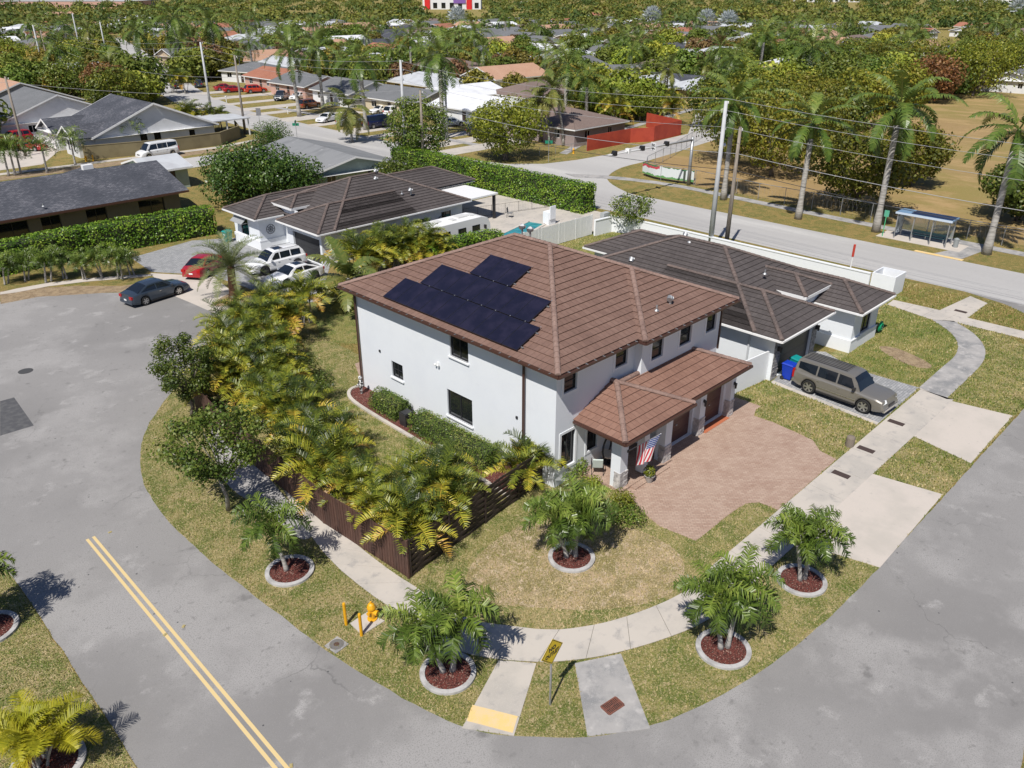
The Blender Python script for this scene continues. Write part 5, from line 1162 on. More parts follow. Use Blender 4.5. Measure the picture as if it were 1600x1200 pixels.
mb.box(-.5,.6,.021,.05,.3,.38); mb.box(-.5,.6,.021,.05,1.5,1.58); mb.build('slats',M['dark_metal'],gt); mb=MB(); mb.box(.6,.7,-.05,.05,0,1.95); mb.box(-.62,-.5,-.05,.05,0,1.95); mb.build('post',M['dark_metal'],gt)
M['khaki']=plain('khaki_wall',C(.21,.175,.095),.85,layers=[(.5,.4,.65,C(.17,.14,.075),6)])
gardenwall([(40.5,129.2),(38.3,121.2),(47.5,118.8),(57,118.8),(62,122.5),(64,127.5)],1.8,'khaki garden wall curving round the gabled white house',M['khaki'])
M['redfence']=plain('red_fence',C(.42,.06,.03),.75,layers=[(.7,.4,.65,C(.35,.045,.025),6)])
RF=[tuple(W(*p)[:2]) for p in ((917,236),(984,223),(1021,221),(1063,211))]
gardenwall(RF[:2],2.1,'bright red board fence at the corner of the side street',M['redfence'],'red_fence','fence',.08,False)
gardenwall(RF[1:3],2.1,'middle bay of the red fence turned out of the sun',M['redfence'],'red_fence','fence',.08,False)
gardenwall(RF[2:]+[(RF[3][0]+3,RF[3][1]+9)],2.3,'far right stretch of the red fence by the driveway',M['redfence'],'red_fence','fence',.08,False)
def chainlink(pts,h,label,group=None,post=3.0):
    F_=empty('chainlink_fence',(pts[0][0],pts[0][1],0),0,label,'fence',group); o=Vector((-pts[0][0],-pts[0][1],0)); rl=MB(); ms=MB()
    for i in range(len(pts)-1):
        a,b,L,d=seg(pts[i],pts[i+1]); rl.tube([a+Vector((0,0,h)),b+Vector((0,0,h))],.03,5); n=max(1,round(L/post))
        for j in range(n+(i==len(pts)-2)): c=a+d*(L*j/n); p=MB(); p.tube([c,c+Vector((0,0,h+.05))],.035,6); p.build('post',M['gray_metal'],F_).location=o
        k=int(L/.45)
        for j in range(k):
            c=a+d*(L*j/k)
            ms.bar(c+Vector((0,0,.05)),c+d*.45*.9+Vector((0,0,h)),.006); ms.bar(c+d*.45*.9+Vector((0,0,.05)),c+Vector((0,0,h)),.006)
    rl.build('top_rail',M['gray_metal'],F_).location=o; ms.build('wire_mesh',M['gray_metal'],F_).location=o
chainlink([(82.6,-20),(82.6,10)],1.8,'chain link park fence to the right of the bus shelter','chain link fences round the park')
chainlink([(82.6,10),(82.6,28),(82.9,44),(84.0,53)],1.8,'chain link park fence behind the royal palms and the bus shelter','chain link fences round the park')
chainlink([(84,53.2),(83.3,57.5),(84.3,60.5),(87,62.3),(90,63.2),(96,65),(110,70),(125,75)],1.8,'chain link park fence bending round the street corner behind the banner','chain link fences round the park')
chainlink([(83,85.5),(84.5,79),(92.3,77.0)],1.2,'low chain link fence before the mauve house')
# pool fence and things in the pool yard
chainlink([(60.8,58.5),(60.2,52.6),(60.3,51.2)],1.1,'low mesh safety fence beside the swimming pool',post=1.5) if False else None
pf=empty('pool_fence',(58.8,63.0,0),0,'low dark mesh safety fence beside the swimming pool','fence')
a,b=Vector((-5,-2.2,0)),Vector((6,-5.2,0)); mb=MB()
for k in range(8): c=a.lerp(b,k/7); mb.tube([c,c+Vector((0,0,1.15))],.02,5)
mb.build('posts',M['dark_metal'],pf); mb=MB(); mb.bar(a+Vector((0,0,1.1)),b+Vector((0,0,1.1)),.02); mb.bar(a+Vector((0,0,.1)),b+Vector((0,0,.1)),.02)
for k in range(60): c=a.lerp(b,k/59); mb.bar(c+Vector((0,0,.1)),c+Vector((0,0,1.1)),.005)
mb.build('mesh_panel',M['dark_metal'],pf)
q0=[W(*p)[:2] for p in ((772,372),(826,347),(852,351),(806,378))]
po=empty('swimming_pool',(q0[0][0],q0[0][1],0),0,'small turquoise swimming pool behind the white panel fence','pool')
cx=sum(p[0] for p in q0)/4-q0[0][0]; cy=sum(p[1] for p in q0)/4-q0[0][1]; rel=[(p[0]-q0[0][0],p[1]-q0[0][1]) for p in q0]
mb=MB(); mb.face([(x,y,.075) for x,y in rel]); wm=mat('pool_water',C(.03,.22,.26),.05,[(1.5,.4,.65,C(.06,.33,.36),5)],bump=(3,.3,.05)); mb.build('water',wm,po)
mb=MB()
for i in range(4): a=Vector((*rel[i],.06)); b=Vector((*rel[(i+1)%4],.06)); mb.bar(a,b,.3,.1)
mb.build('coping',M['concrete_white'],po)
# ---------------- street furniture ----------------
def yel(): return plain('hydrant_yellow',C(.72,.36,.01),.45,layers=[(6,.5,.75,C(.6,.28,.01),4)])
q=W(582,968); hy=empty('fire_hydrant',(q.x,q.y,.04),R(20),'yellow fire hydrant on a concrete pad between two yellow posts','hydrant')
mb=MB(); mb.lathe((0,0,0),[(.19,0),(.19,.05),(.13,.06),(.13,.5),(.17,.51),(.17,.56),(.16,.6),(.12,.7),(.06,.76)],16); mb.build('barrel',yel(),hy,smooth=False)
mb=MB(); mb.lathe((0,0,.75),[(.04,0),(.035,.08),(.02,.09)],6); mb.build('top_nut',yel(),hy)
for s in (-1,1): mb=MB(); mb.tube([(s*.1,0,.4),(s*.24,0,.4)],[.07,.075],10); mb.build('side_cap',yel(),hy)
mb=MB(); mb.tube([(0,-.1,.36),(0,-.27,.36)],[.1,.11],10); mb.build('front_cap',yel(),hy)
for (x,y),l in (((541,976),'yellow steel post standing in the grass left of the hydrant'),((565,993),'yellow steel post at the front corner of the hydrant pad')):
    q=W(x,y); mb=MB(); mb.lathe((0,0,0),[(.06,0),(.06,1.0),(.045,1.04),(.01,1.05)],12); o=mb.build('bollard',yel(),loc=(q.x,q.y,0),smooth=False); tag(o,l,'bollard','yellow posts guarding the hydrant')
q=W(526,1008); mb=MB(); c=[W(*p)-q for p in ((507,1010),(527,995),(545,1007),(525,1022))]; mb.prism([(p.x,p.y) for p in c],0,.035); 
mx=empty('meter_box',(q.x,q.y,0),0,'square concrete utility box with a round iron lid in the grass','utility box'); mb.build('frame',M['concrete_old'],mx)
mb=MB(); mb.lathe((0,0,.03),[(.26,0),(.26,.02),(.2,.022),(.18,.012),(.02,.012)],20); mb.build('lid',plain('iron_lid',C(.16,.15,.14),.7),mx); mb=MB(); mb.lathe((0,0,.045),[(.11,0),(.1,.01),(.01,.011)],14); mb.build('hub',plain('rusty_iron',C(.09,.05,.035),.8),mx)
q=W(40,580); mb=MB(); mb.lathe((0,0,.005),[(.42,0),(.42,.012),(.36,.013),(.02,.013)],24); tag(mb.build('manhole_cover',plain('iron_dark',C(.06,.06,.06),.7),loc=(q.x,q.y,0)),'round dark manhole cover in the cul-de-sac','manhole')
# storm drain
q=W(957,1104); dr=empty('storm_drain',(q.x,q.y,.025),R(-8),'rusty slotted storm drain grate in the corner slab','drain'); dr.scale=(.8,.72,1)
mb=MB(); 
RU=plain('rust',C(.2,.075,.05),.85,layers=[(14,.45,.65,C(.1,.05,.04),4)])
for s in (-1,1): mb.box(-.42,.42,s*.29-.03,s*.29+.03,0,.03)
for s in (-1,1): mb.box(s*.42-.03,s*.42+.03,-.259,.259,0,.03)
mb.box(-.389,.389,-.02,.02,0,.026); mb.build('frame',RU,dr); mb=MB()
for k in range(10): mb.box(-.36+k*.078,-.325+k*.078,-.258,.258,-.0,.024)
mb.build('bars',RU,dr); mb=MB(); mb.box(-.39,.39,-.26,.26,-.012,.004); mb.build('pit_shade_plate',plain('pit_shade_black',C(.01,.01,.01),.9),dr)  # flat black plate under the bars: the hole's shade is put into its colour
# iron lids set in the pavement
for i,((x,y),l) in enumerate((((1314,742),'dark iron lid in the pavement above the large driveway apron'),((1353,703),'dark iron lid in the pavement near the round post'),((1400,661),'dark iron lid in the pavement before the grey paver driveway'),((1501,487),'dark iron lid in the cross walk apron by the avenue'))):
    q=W(x,y); ld=MB(); ld.box(-.42,.42,-.2,.2,0,.006) ; 
    for k in range(6): ld.box(-.38+k*.13,-.3+k*.13,-.16,.16,.006,.012)
    o=ld.build('utility_cover',plain('iron_brown',C(.06,.04,.035),.8),loc=(q.x,q.y,.031),rz=R(90)); tag(o,l,'lid','iron lids in the pavement')
q=W(1327,697); mb=MB(); mb.lathe((0,0,0),[(.22,0),(.22,.5),(.2,.56),(.05,.6)],14); tag(mb.build('utility_pedestal',plain('pedestal_brown',C(.2,.165,.13),.8),loc=(q.x,q.y,0)),'stubby brown utility pedestal in the grass beside the pavement','pedestal')
# road studs
for i,((x,y),l) in enumerate((((172,832),'small road stud at the upper end of the double yellow line'),((258,992),'road stud left of the double yellow line'),((287,979),'road stud right of the double yellow line'),((455,1197),'road stud at the bottom edge beside the double line'))):
    q=W(x,y); mb=MB(); mb.prism([(-.07,-.05),(.07,-.05),(.07,.05),(-.07,.05)],0,.02); mb.box(-.045,.045,-.03,.03,.02,.03); tag(mb.build('road_stud',plain('stud',C(.4,.33,.15),.5),loc=(q.x,q.y,.008),rz=R(i*20)),l,'road stud','road studs beside the centre line')
def textmesh(s,size,m,parent,loc,rot,name='lettering',align='CENTER',extr=.002,sx=1):
    cu=bpy.data.curves.new(name,'FONT'); cu.body=s; cu.size=size; cu.align_x=align; cu.align_y='CENTER'; cu.extrude=extr; cu.offset=size*.035; cu.resolution_u=2
    t=bpy.data.objects.new('tmp',cu); COL.objects.link(t); dg=bpy.context.evaluated_depsgraph_get(); me=bpy.data.meshes.new_from_object(t.evaluated_get(dg)); bpy.data.objects.remove(t)
    me.name=name; me.materials.clear(); me.materials.append(m); o=bpy.data.objects.new(name,me); COL.objects.link(o); setparent(o,parent); o.location=loc; o.rotation_euler=rot; o.scale=(sx,1,1); return o
# NO OUTLET sign
q=W(860,1102); sg=empty('street_sign',(q.x,q.y,0),R(2),'yellow diamond NO OUTLET sign on a thin steel post by the corner','sign')
mb=MB(); mb.bar((0,.02,0),(0,.02,2.75),.06,.04); mb.build('post',M['gray_metal'],sg)
SY=plain('sign_yellow',C(.74,.52,.01),.45); BK=plain('sign_black',C(.01,.01,.01),.5)
pl=MB(); hd=.53; zc=2.38
cs=[Vector((0,0,-hd)),Vector((hd,0,0)),Vector((0,0,hd)),Vector((-hd,0,0))]; up_=Vector((0,0,zc))
pl.face([c+up_+Vector((0,-.012,0)) for c in cs]); pl.face([c+up_+Vector((0,-.004,0)) for c in reversed(cs)])
for i in range(4): pl.face([cs[i]+up_+Vector((0,-.012,0)),cs[(i+1)%4]+up_+Vector((0,-.012,0)),cs[(i+1)%4]+up_+Vector((0,-.004,0)),cs[i]+up_+Vector((0,-.004,0))])
P_=pl.build('plate',[SY],sg); bb=MB()
for i in range(4): bb.bar(cs[i]*.93+up_+Vector((0,-.015,0)),cs[(i+1)%4]*.93+up_+Vector((0,-.015,0)),.004,.018,up=Vector((0,1,0)).cross((cs[(i+1)%4]-cs[i]).normalized()))
bb.build('border',BK,P_)
textmesh('NO',.22,BK,P_,(0,-.016,zc+.13),(R(90),0,0)); textmesh('OUTLET',.21,BK,P_,(0,-.016,zc-.09),(R(90),0,0),sx=.86)
SIGN=sg
# marker by the white wall: red topped white pole
q=W(1327,428); mk=empty('marker_post',(q.x,q.y,0),0,'slim white marker post with a red top behind the white wall','post'); mb=MB(); mb.tube([(0,0,0),(0,0,1.5)],.06,8); mb.build('pole',M['white_paint'],mk); mb=MB(); mb.tube([(0,0,1.5),(0,0,2.5)],.1,8); mb.build('top',plain('marker_red',C(.5,.05,.03),.6),mk)
# bins
def bin_(x,y,rz,colr,label,group=None,mark=True):
    t=empty('wheelie_bin',(x,y,.015),rz,label,'bin',group); m=plain('bin_%d'%int(colr[2]*1000+colr[1]*100),colr,.45); b=MB()
    lo=[(-.22,-.25,.08),(.22,-.25,.08),(.22,.25,.08),(-.22,.25,.08)];hi=[(-.3,-.36,.98),(.3,-.36,.98),(.3,.34,.98),(-.3,.34,.98)]
    b.face(lo)
    for i in range(4): b.face([lo[i],lo[(i+1)%4],hi[(i+1)%4],hi[i]])
    b.face(hi); b.build('body',m,t); l=MB(); l.face([(-.33,-.4,1.0),(.33,-.4,1.0),(.33,.4,1.03),(-.33,.4,1.03)]); l.face([(-.27,-.3,1.08),(.27,-.3,1.08),(.27,.3,1.1),(-.27,.3,1.1)])
    o=[(-.33,-.4,1.0),(.33,-.4,1.0),(.33,.4,1.03),(-.33,.4,1.03)];i_=[(-.27,-.3,1.08),(.27,-.3,1.08),(.27,.3,1.1),(-.27,.3,1.1)]
    for k in range(4): l.face([o[k],o[(k+1)%4],i_[(k+1)%4],i_[k]])
    l.build('lid',m,t); 
    h=MB(); h.tube([(-.25,.42,.95),(.25,.42,.95)],.02,6); h.build('handle',m,t)
    for s in (-1,1): w=MB(); w.tube([(s*.26,.25,.12),(s*.31,.25,.12)],.12,12); w.build('wheel',M['dark_metal'],t)
    if mark: k=MB(); k.box(-.1,.1,-.335,-.325,.62,.78); k.build('label_patch',M['white_paint'],t)
bin_(42.75,19.15,R(0),C(.005,.04,.42),'blue wheelie bin beside the stone edged garage','bins by the garage')
bin_(43.8,19.2,R(-10),C(.005,.25,.25),'teal wheelie bin behind the parked silver suv','bins by the garage')
q=W(357,378); bin_(q.x,q.y,R(-80),C(.005,.25,.24),'teal wheelie bin by the corner of the white house with the awning')
q=W(440,150)
for i,(y) in enumerate((151.4,152.4)): bin_(95,y,R(-90),C(.01,.2,.16),('left' if i else 'right')+' of two green wheelie bins by the white fence across the avenue','green bins across the avenue',False)
# hose reel
hr=empty('hose_reel',(53.9,18.2,0),0,'round green garden hose reel on the corner of the dark roofed house','hose reel'); mb=MB()
GR=plain('hose_green',C(.01,.3,.13),.5)
for r in (.22,.27,.32,.37): mb.tube([(r*math.cos(a),(r-.3)*.6,.5+r*math.sin(a)) for a in [2*math.pi*k/16 for k in range(17)]],.03,5)
mb.build('coiled_hose',GR,hr); mb=MB(); mb.box(-.03,.03,.05,.1,0,.5); mb.tube([(0,-.15,.5),(0,.15,.5)],.05,6); mb.build('stand',M['dark_metal'],hr)
# potted plant by the porch + small statue + AC-like box in the hedge
q=W(1014,753); pt=empty('potted_plant',(q.x,q.y,.012),0,'leafy plant in a grey pot on the paver driveway under the flag','potted plant'); mb=MB(); mb.lathe((0,0,0),[(.14,0),(.24,.35),(.27,.37),(.22,.36),(.05,.33)],14); mb.build('pot',plain('pot_grey',C(.33,.31,.29),.8),pt); mb=MB(); leafblob(mb,(0,0,.6),.3,260,.12,random.Random(4),.5); mb.build('foliage',LF['bright'],pt,tint=True,recalc=False)
stt=empty('garden_statue',(23.3,35.7,.08),R(200),'small black and white dotted garden figure at the end of the mulch bed','statue'); mb=MB(); SM=mat('spotted_statue',C(.6,.6,.6),.6,[(7,.48,.52,C(.02,.02,.02),1)])
mb.tube([(0,0,0),(0,0,.3),(0,.02,.55),(0,0,.8),(0,0,.9)],[.05,.09,.16,.13,.05],10); mb.build('body',SM,stt); mb=MB(); sphere(mb,(0,0,1.02),.12,10,6); mb.build('head',SM,stt)
for s in (-1,1): mb=MB(); mb.tube([(s*.13,0,.78),(s*.26,-.06,.62),(s*.2,-.18,.55)],.035,6); mb.build('arm',SM,stt)
mb=MB(); mb.box(-.3,.3,-.28,.28,0,.7); mb.box(-.26,.26,-.24,.24,.7,.74); tag(mb.build('pump_box',M['dark_metal'],loc=(22.95,31.0,.05)),'dark box between the two clipped shrubs at the side wall','utility box')
# mulch bed with kerb along the side wall (belongs to the ground works)
bed=smooth_line([(24.0,36.6),(23.2,36.7),(22.55,36.0),(22.3,34.5),(22.2,30),(22.1,24.5),(21.9,21.9)],2)
sheet('side_bed',bed+[(24,21.9)],.05,M['mulch'],side=.045)
mb=MB()
for i in range(len(bed)-1): mb.bar((bed[i][0],bed[i][1],.06),(bed[i+1][0],bed[i+1][1],.06),.2,.12)
tag(mb.build('kerb',M['concrete']),kind='structure')
sheet('side_paving',[(24,36.6),(25.5,39.5),(27,39.5),(27,36.6)],.03,M['pavers'])
# ---------------- utility poles and lines ----------------
def pole(x,y,h,wood,label,r=.17,arms=(),lamp=False,group=None):
    t=empty('utility_pole',(x,y,0),0,label,'utility pole',group); mb=MB()
    mb.tube([(0,0,-.05),(0,0,h)],[r*1.25,r*.72],10); mb.build('shaft',mat('pole_wood_%d'%int(x+y),C(.29,.25,.21),.9,[(3,.4,.65,C(.18,.15,.12),6)],scale3=(3,3,.3)) if wood else plain('pole_concrete',C(.48,.49,.50),.8,layers=[(1,.4,.7,C(.4,.41,.42),4)]),t,smooth=True)
    for z in arms:
        a=MB(); a.tube([(0,0,z),(.35,0,z+.05)],.04,6); a.build('arm',M['gray_metal'],t); i=MB(); i.lathe((.35,0,z+.05),[(.03,0),(.06,.05),(.04,.1),(.06,.14),(.02,.2)],8); i.build('insulator',M['white_paint'],t)
    if lamp:
        a=MB(); a.tube([(0,0,h*.62),(.9,.5,h*.62+.9),(1.7,.8,h*.62+1.05)],.035,6); a.build('lamp_arm',M['white_paint'],t); l=MB(); l.tube([(1.6,.8,h*.62+1.05),(2.1,.95,h*.62+1.0)],[.1,.16],8); l.build('lamp_head',M['white_paint'],t)
    return t
PL=[(61.7,36.75,12.9,0,'tall pale concrete utility pole behind the white boundary wall',1),(63.0,35.9,10.8,1,'weathered wooden utility pole next to the tall concrete pole',0),
    (66.0,85.6,13.2,0,'concrete pole beside the tallest palm behind the corner tree',0),(65.6,81.5,10.0,1,'wooden utility pole rising from the tall avenue hedge',0),
    (67.6,142.9,12.9,0,'tall concrete utility pole by the avenue beside the khaki wall',0),(64.8,126.0,11.8,1,'wooden utility pole on the corner verge by the khaki wall',0),
    (73,248,12.6,0,'concrete utility pole near the red car on the far street',0),(73,243,11.5,1,'thin wooden utility pole beside the far street',0),(98,292,14,0,'thick concrete pole with crossarms at the far junction',0),(99.6,275,12,0,'slim pole before the green tree at the far junction',0),
    (33.3,130,10.5,1,'thin grey pole standing in front of the red parked cars',0),(84.6,99,10.5,0,'thin white pole beside the silver parked car',0)]
for x,y,h,wd,lb,lp in PL: pole(x,y,h,wd,lb,.2 if not wd else .17,(h-.3,h-1.3,h-2.4) if h>12 else (h-.4,),bool(lp))
WM=plain('wire',C(.33,.33,.34),.5); WD=plain('wire_dark',C(.03,.03,.035),.6)
def line(pts,label,m,r=.015,sag=1.1,group='overhead lines'):
    mb=MB(); out=[]
    for i in range(len(pts)-1):
        a=Vector(pts[i]);b=Vector(pts[i+1]); n=14
        for k in range(n+(i==len(pts)-2)): t=k/n; p=a.lerp(b,t); p.z-=sag*4*t*(1-t)*(b-a).length/55; out.append(p)
    mb.tube(out,r,4); o=mb.build('power_line',m); tag(o,label,'power line',group)
xs=[(61.4,-60),(61.6,-14),(61.7,36.75),(66.0,85.6),(67.6,142.9),(73,248),(98,292)]
for dz,dx,lb in ((.2,0,'topmost overhead line along the avenue'),(-.8,.35,'second overhead line from the top along the avenue'),(-2.1,.35,'third overhead line from the top along the avenue')):
    line([(x+dx,y,12.9+dz) for x,y in xs],lb,WM)
for z,lb,m in ((8.6,'upper telephone cable below the power lines',WM),(7.2,'lower dark telephone cable crossing in front of the park trees',WD)): line([(62.9,-55,z),(62.9,-12,z),(63,35.9,z),(65.6,81.5,z),(64.8,126,z),(73,243,z)],lb,m,.024)
line([(66.0,85.6,9.6),(33.3,130,9.8),(5,170,9.5)],'thin service line running off to the left edge',WM,.015)
# ---------------- bus shelter ----------------
bs=empty('bus_shelter',(78.9,24.7,.03),0,'steel and glass bus shelter with solar panels on its blue roof','bus shelter')
mb=MB(); mb.box(-1.0,.9,-2.5,2.5,2.35,2.5); mb.build('roof',plain('shelter_blue',C(.17,.28,.42),.4),bs); mb=MB(); mb.box(-.75,.6,-2.4,1.2,2.501,2.56); mb.build('solar_panel',mat('shelter_cells',C(.012,.016,.05),.25),bs)
mb=MB(); mb.box(-1.03,-1.001,-2.52,2.52,2.33,2.52); mb.build('fascia',plain('shelter_pale',C(.5,.58,.68),.4),bs)
for y in (-2.3,-.9,.8,2.3):
    mb=MB(); mb.box(-.85,-.77,y-.04,y+.04,0,2.349); mb.build('post',M['gray_metal'],bs)
for y in (-2.3,0,2.3): mb=MB(); mb.box(.7,.78,y-.04,y+.04,0,2.349); mb.build('post',M['gray_metal'],bs)
gm,gn,gp=newmat('shelter_glass'); gp.inputs['Base Color'].default_value=C(.35,.4,.4); gp.inputs['Roughness'].default_value=.08; gp.inputs['Alpha'].default_value=.35
for y0,y1 in ((-2.25,-.05),(.05,2.25)): mb=MB(); mb.box(.73,.745,y0,y1,.45,2.1); mb.build('glass_panel',gm,bs)
mb=MB(); mb.box(-.7,.65,2.29,2.305,.4,2.1); mb.build('advert_panel',plain('advert',C(.12,.15,.18),.3,layers=[(2,.5,.55,C(.5,.55,.6),1)]),bs)
mb=MB(); mb.box(.25,.6,-1.9,1.3,.42,.47); mb.box(.5,.55,-1.9,1.3,.55,.8); mb.build('bench',plain('bench_teal',C(.06,.16,.17),.5),bs)
for y in (-1.7,1.1): mb=MB(); mb.box(.35,.5,y-.03,y+.03,0,.419); mb.build('bench_leg',M['gray_metal'],bs)
gp_=empty('bus_stop_post',(77.9,28.0,0),0,'green bus stop post at the left end of the shelter','sign'); mb=MB(); mb.tube([(0,0,0),(0,0,2.5)],.04,6); mb.build('post',plain('post_green',C(.08,.45,.2),.5),gp_); mb=MB(); mb.box(-.02,.02,-.22,.22,1.9,2.5); mb.build('plate',plain('plate_green',C(.1,.35,.25),.5),gp_)
tb=MB(); tb.lathe((0,0,0),[(.22,0),(.24,.7),(.26,.74),(.1,.85)],12); tag(tb.build('litter_bin',plain('litter',C(.25,.27,.27),.6),loc=(79.0,21.8,.03)),'small grey litter bin at the right end of the bus shelter','bin')
mr=MB(); sphere(mr,(0,0,.15),.3,8,5,sz=.6); 
for k,(x,y,l) in enumerate(((77.2,46.0,''),)): pass
# mast arm with school flashers
ma=empty('mast_arm_signal',(83.5,53.6,0),0,'grey mast arm over the side street with a small white sign','traffic signal')
mb=MB(); mb.tube([(0,0,0),(0,0,5.6)],[.22,.16],10); mb.build('mast',M['gray_metal'],ma,smooth=True)
e=W(943,244,5.4); tip=Vector((e.x-83.5,e.y-53.6,5.4)); tip=Vector((0,0,5.3))+(W(950,243,5.3)-Vector((83.5,53.6,5.3)))
mb=MB(); mb.tube([(0,0,5.3),tip],[.14,.07],8); mb.build('arm',plain('arm_pale',C(.5,.5,.5),.5),ma,smooth=True)
for i,f in enumerate((.33,.62,.78,.93)):
    c=Vector((0,0,5.3)).lerp(tip,f); mb=MB(); mb.box(c.x-.18,c.x+.18,c.y-.25,c.y+.25,c.z-.15,c.z+.35); mb.tube([(c.x-.18,c.y,c.z+.1),(c.x-.4,c.y,c.z+.1)],[.15,.17],8); mb.build('flasher',M['dark_metal'] if i!=2 else M['white_paint'],ma)
c=Vector((0,0,5.3)).lerp(tip,.48); mb=MB(); mb.box(-.02,.02,-.45,.45,-.35,.5); s_=mb.build('sign_plate',M['white_paint'],ma); s_.location=c+Vector((-.12,0,0)); s_.rotation_euler=(0,0,R(-20)); textmesh('END',.34,BK,s_,(-.03,0,.2),(R(90),0,R(-90))); 
mb=MB(); mb.box(-.025,-.02,-.35,.35,-.22,-.12); mb.build('sign_line',BK,s_)
# banner on the corner fence
bn=empty('banner',(84.0,53.4,.35),0,'long white, red and green printed banner on the corner park fence','banner')
cur=smooth_line([(84.0,53.2),(83.4,56.3),(83.35,58.6),(84.2,60.9)],2); mb=MB(); L=0
for i in range(len(cur)-1):
    a=Vector(cur[i]);b=Vector(cur[i+1]); l=(b-a).length; p=lambda v,z:(v.x-84.0-.08,v.y-53.4,z); mb.face([p(a,0),p(b,0),p(b,1.35),p(a,1.35)],0,[(L,0),(L+l,0),(L+l,1),(L,1)]); L+=l
m,nt,p=newmat('banner_print'); N=nt.nodes.new; LK=nt.links; uv=N('ShaderNodeUVMap'); sx=N('ShaderNodeSeparateXYZ'); LK.new(uv.outputs[0],sx.inputs[0])
def mm(op,a,b=0):
    n=N('ShaderNodeMath');n.operation=op
    for i,x in enumerate((a,b)):
        if hasattr(x,'links'): LK.new(x,n.inputs[i])
        else: n.inputs[i].default_value=x
    return n.outputs[0]
def mixc(f,a,b):
    n=N('ShaderNodeMix'); n.data_type='RGBA'; LK.new(f,n.inputs[0])
    for i,x in ((6,a),(7,b)):
        if hasattr(x,'links'): LK.new(x,n.inputs[i])
        else: n.inputs[i].default_value=x
    return n.outputs[2]
no=N('ShaderNodeTexNoise'); no.inputs['Scale'].default_value=1.6; LK.new(uv.outputs[0],no.inputs[0]); v=mm('ADD',sx.outputs[1],mm('MULTIPLY',mm('SUBTRACT',no.outputs[0],.5),.5))
red=mm('MULTIPLY',mm('GREATER_THAN',v,.68),mm('GREATER_THAN',sx.outputs[0],4.6)); grn=mm('LESS_THAN',v,.16); dk=mm('LESS_THAN',mm('ABSOLUTE',mm('SUBTRACT',sx.outputs[0],1.2)),.15)
c=mixc(red,C(.62,.66,.66),C(.5,.06,.08)); c=mixc(grn,c,C(.12,.3,.1)); c=mixc(dk,c,C(.06,.08,.06)); top=mm('GREATER_THAN',v,.93); c=mixc(top,c,C(.05,.16,.08)); LK.new(c,p.inputs['Base Color']); p.inputs['Roughness'].default_value=.7
mb.build('cloth',m,bn,recalc=False)
def ssign(px,h,label,colr,two=False,name='street_name_sign',sz=(.5,.2)):
    q=W(*px); t=empty(name,(q.x,q.y,0),R(-45),label,'sign'); mb=MB(); mb.tube([(0,0,0),(0,0,h)],.035,6); mb.build('post',M['gray_metal'],t); mb=MB(); mb.box(-sz[0],sz[0],-.015,.015,h-sz[1]*2,h); mb.build('plate',colr,t)
    if two: mb=MB(); mb.box(-.015,.015,-sz[0],sz[0],h+.01,h+sz[1]*2); mb.build('cross_plate',colr,t)
GS=plain('sign_green',C(.01,.2,.11),.5)
ssign((857,254),2.9,'green street name sign on the corner before the leaning palms',GS,True); ssign((465,222),2.8,'green street name sign on a pole at the junction by the grey roof',GS,True)
ssign((786,247),2.3,'small white sign under the yellow green corner tree',M['white_paint'],False,'road_sign',(.25,.3)); ssign((407,200),3.2,'dark backed sign on two legs on the corner verge',plain('sign_back',C(.2,.2,.21),.6),False,'road_sign',(.4,.6))
for i,(px,lb) in enumerate((((896,240),'small orange hydrant before the red fence'),((135,252),'yellow hydrant at the corner of the khaki garden wall'),((146,252),'yellow post beside the khaki garden wall'))):
    q=W(*px); t=MB(); t.lathe((0,0,0),[(.18,0),(.13,.05),(.13,.55),(.17,.56),(.1,.72),(.03,.78)] if i<2 else [(.1,0),(.1,.8),(.03,.85)],10); 
    if i<2: t.tube([(-.22,0,.42),(.22,0,.42)],.06,8)
    tag(t.build('fire_hydrant' if i<2 else 'bollard',yel(),loc=(q.x,q.y,0)),lb,'hydrant' if i<2 else 'bollard')
for i,(px,lb) in enumerate((((450,178),'white mailbox on the verge across the avenue by the tall palm'),((354,160),'pale mailbox on the verge across the avenue near the tall pole'),((352,172),'white mailbox beside the small shadowed island across the avenue'))):
    if i==2: continue
    q=W(*px); t=empty('mailbox',(q.x,q.y,0),R(45),lb,'mailbox'); mb=MB(); mb.box(-.05,.05,-.05,.05,0,1.05); mb.build('post',M['white_paint'],t); mb=MB(); mb.tube([(-.25,0,1.15),(.25,0,1.15)],.13,10); mb.build('box',M['white_paint'],t)
# pool yard chair
def yard_chair(x,y,lb):
    t=empty('metal_chair',(x,y,.04),R(30),lb,'chair'); f=MB()
    for s in (-.25,.25): f.tube([(s,-.25,0),(s,-.25,.45),(s,.25,.45),(s,.32,1.0)],.02,5); f.tube([(s,.25,.45),(s,.3,0)],.02,5)
    f.build('frame',M['dark_metal'],t); b=MB(); b.box(-.25,.25,-.25,.25,.45,.48); b.build('seat',plain('mesh_grey',C(.2,.2,.2),.7),t); b=MB(); b.bar((0,.26,.5),(0,.32,1.0),.5,.03,up=Vector((0,1,0))); b.build('backrest',plain('mesh_grey',C(.2,.2,.2),.7),t)
q=W(797,340); yard_chair(q.x,q.y,'dark metal chair beyond the pool safety fence')
mb=MB(); q=W(858,350); mb.box(-.5,.5,-.4,.4,0,1.3); mb.box(-.4,.4,-.5,-.4,.6,1.9); tag(mb.build('pool_feature',M['stucco_white'],loc=(q.x,q.y,0)),'square white masonry block at the end of the pool','masonry block')
ac=empty('air_conditioner',(60.6,47.9,0),0,'grey air conditioning unit on a wall bracket at the corner of the white fence','air conditioner'); mb=MB(); mb.box(-.45,.45,-.25,.25,1.2,1.85); mb.build('casing',plain('ac_grey',C(.4,.42,.42),.6),ac)
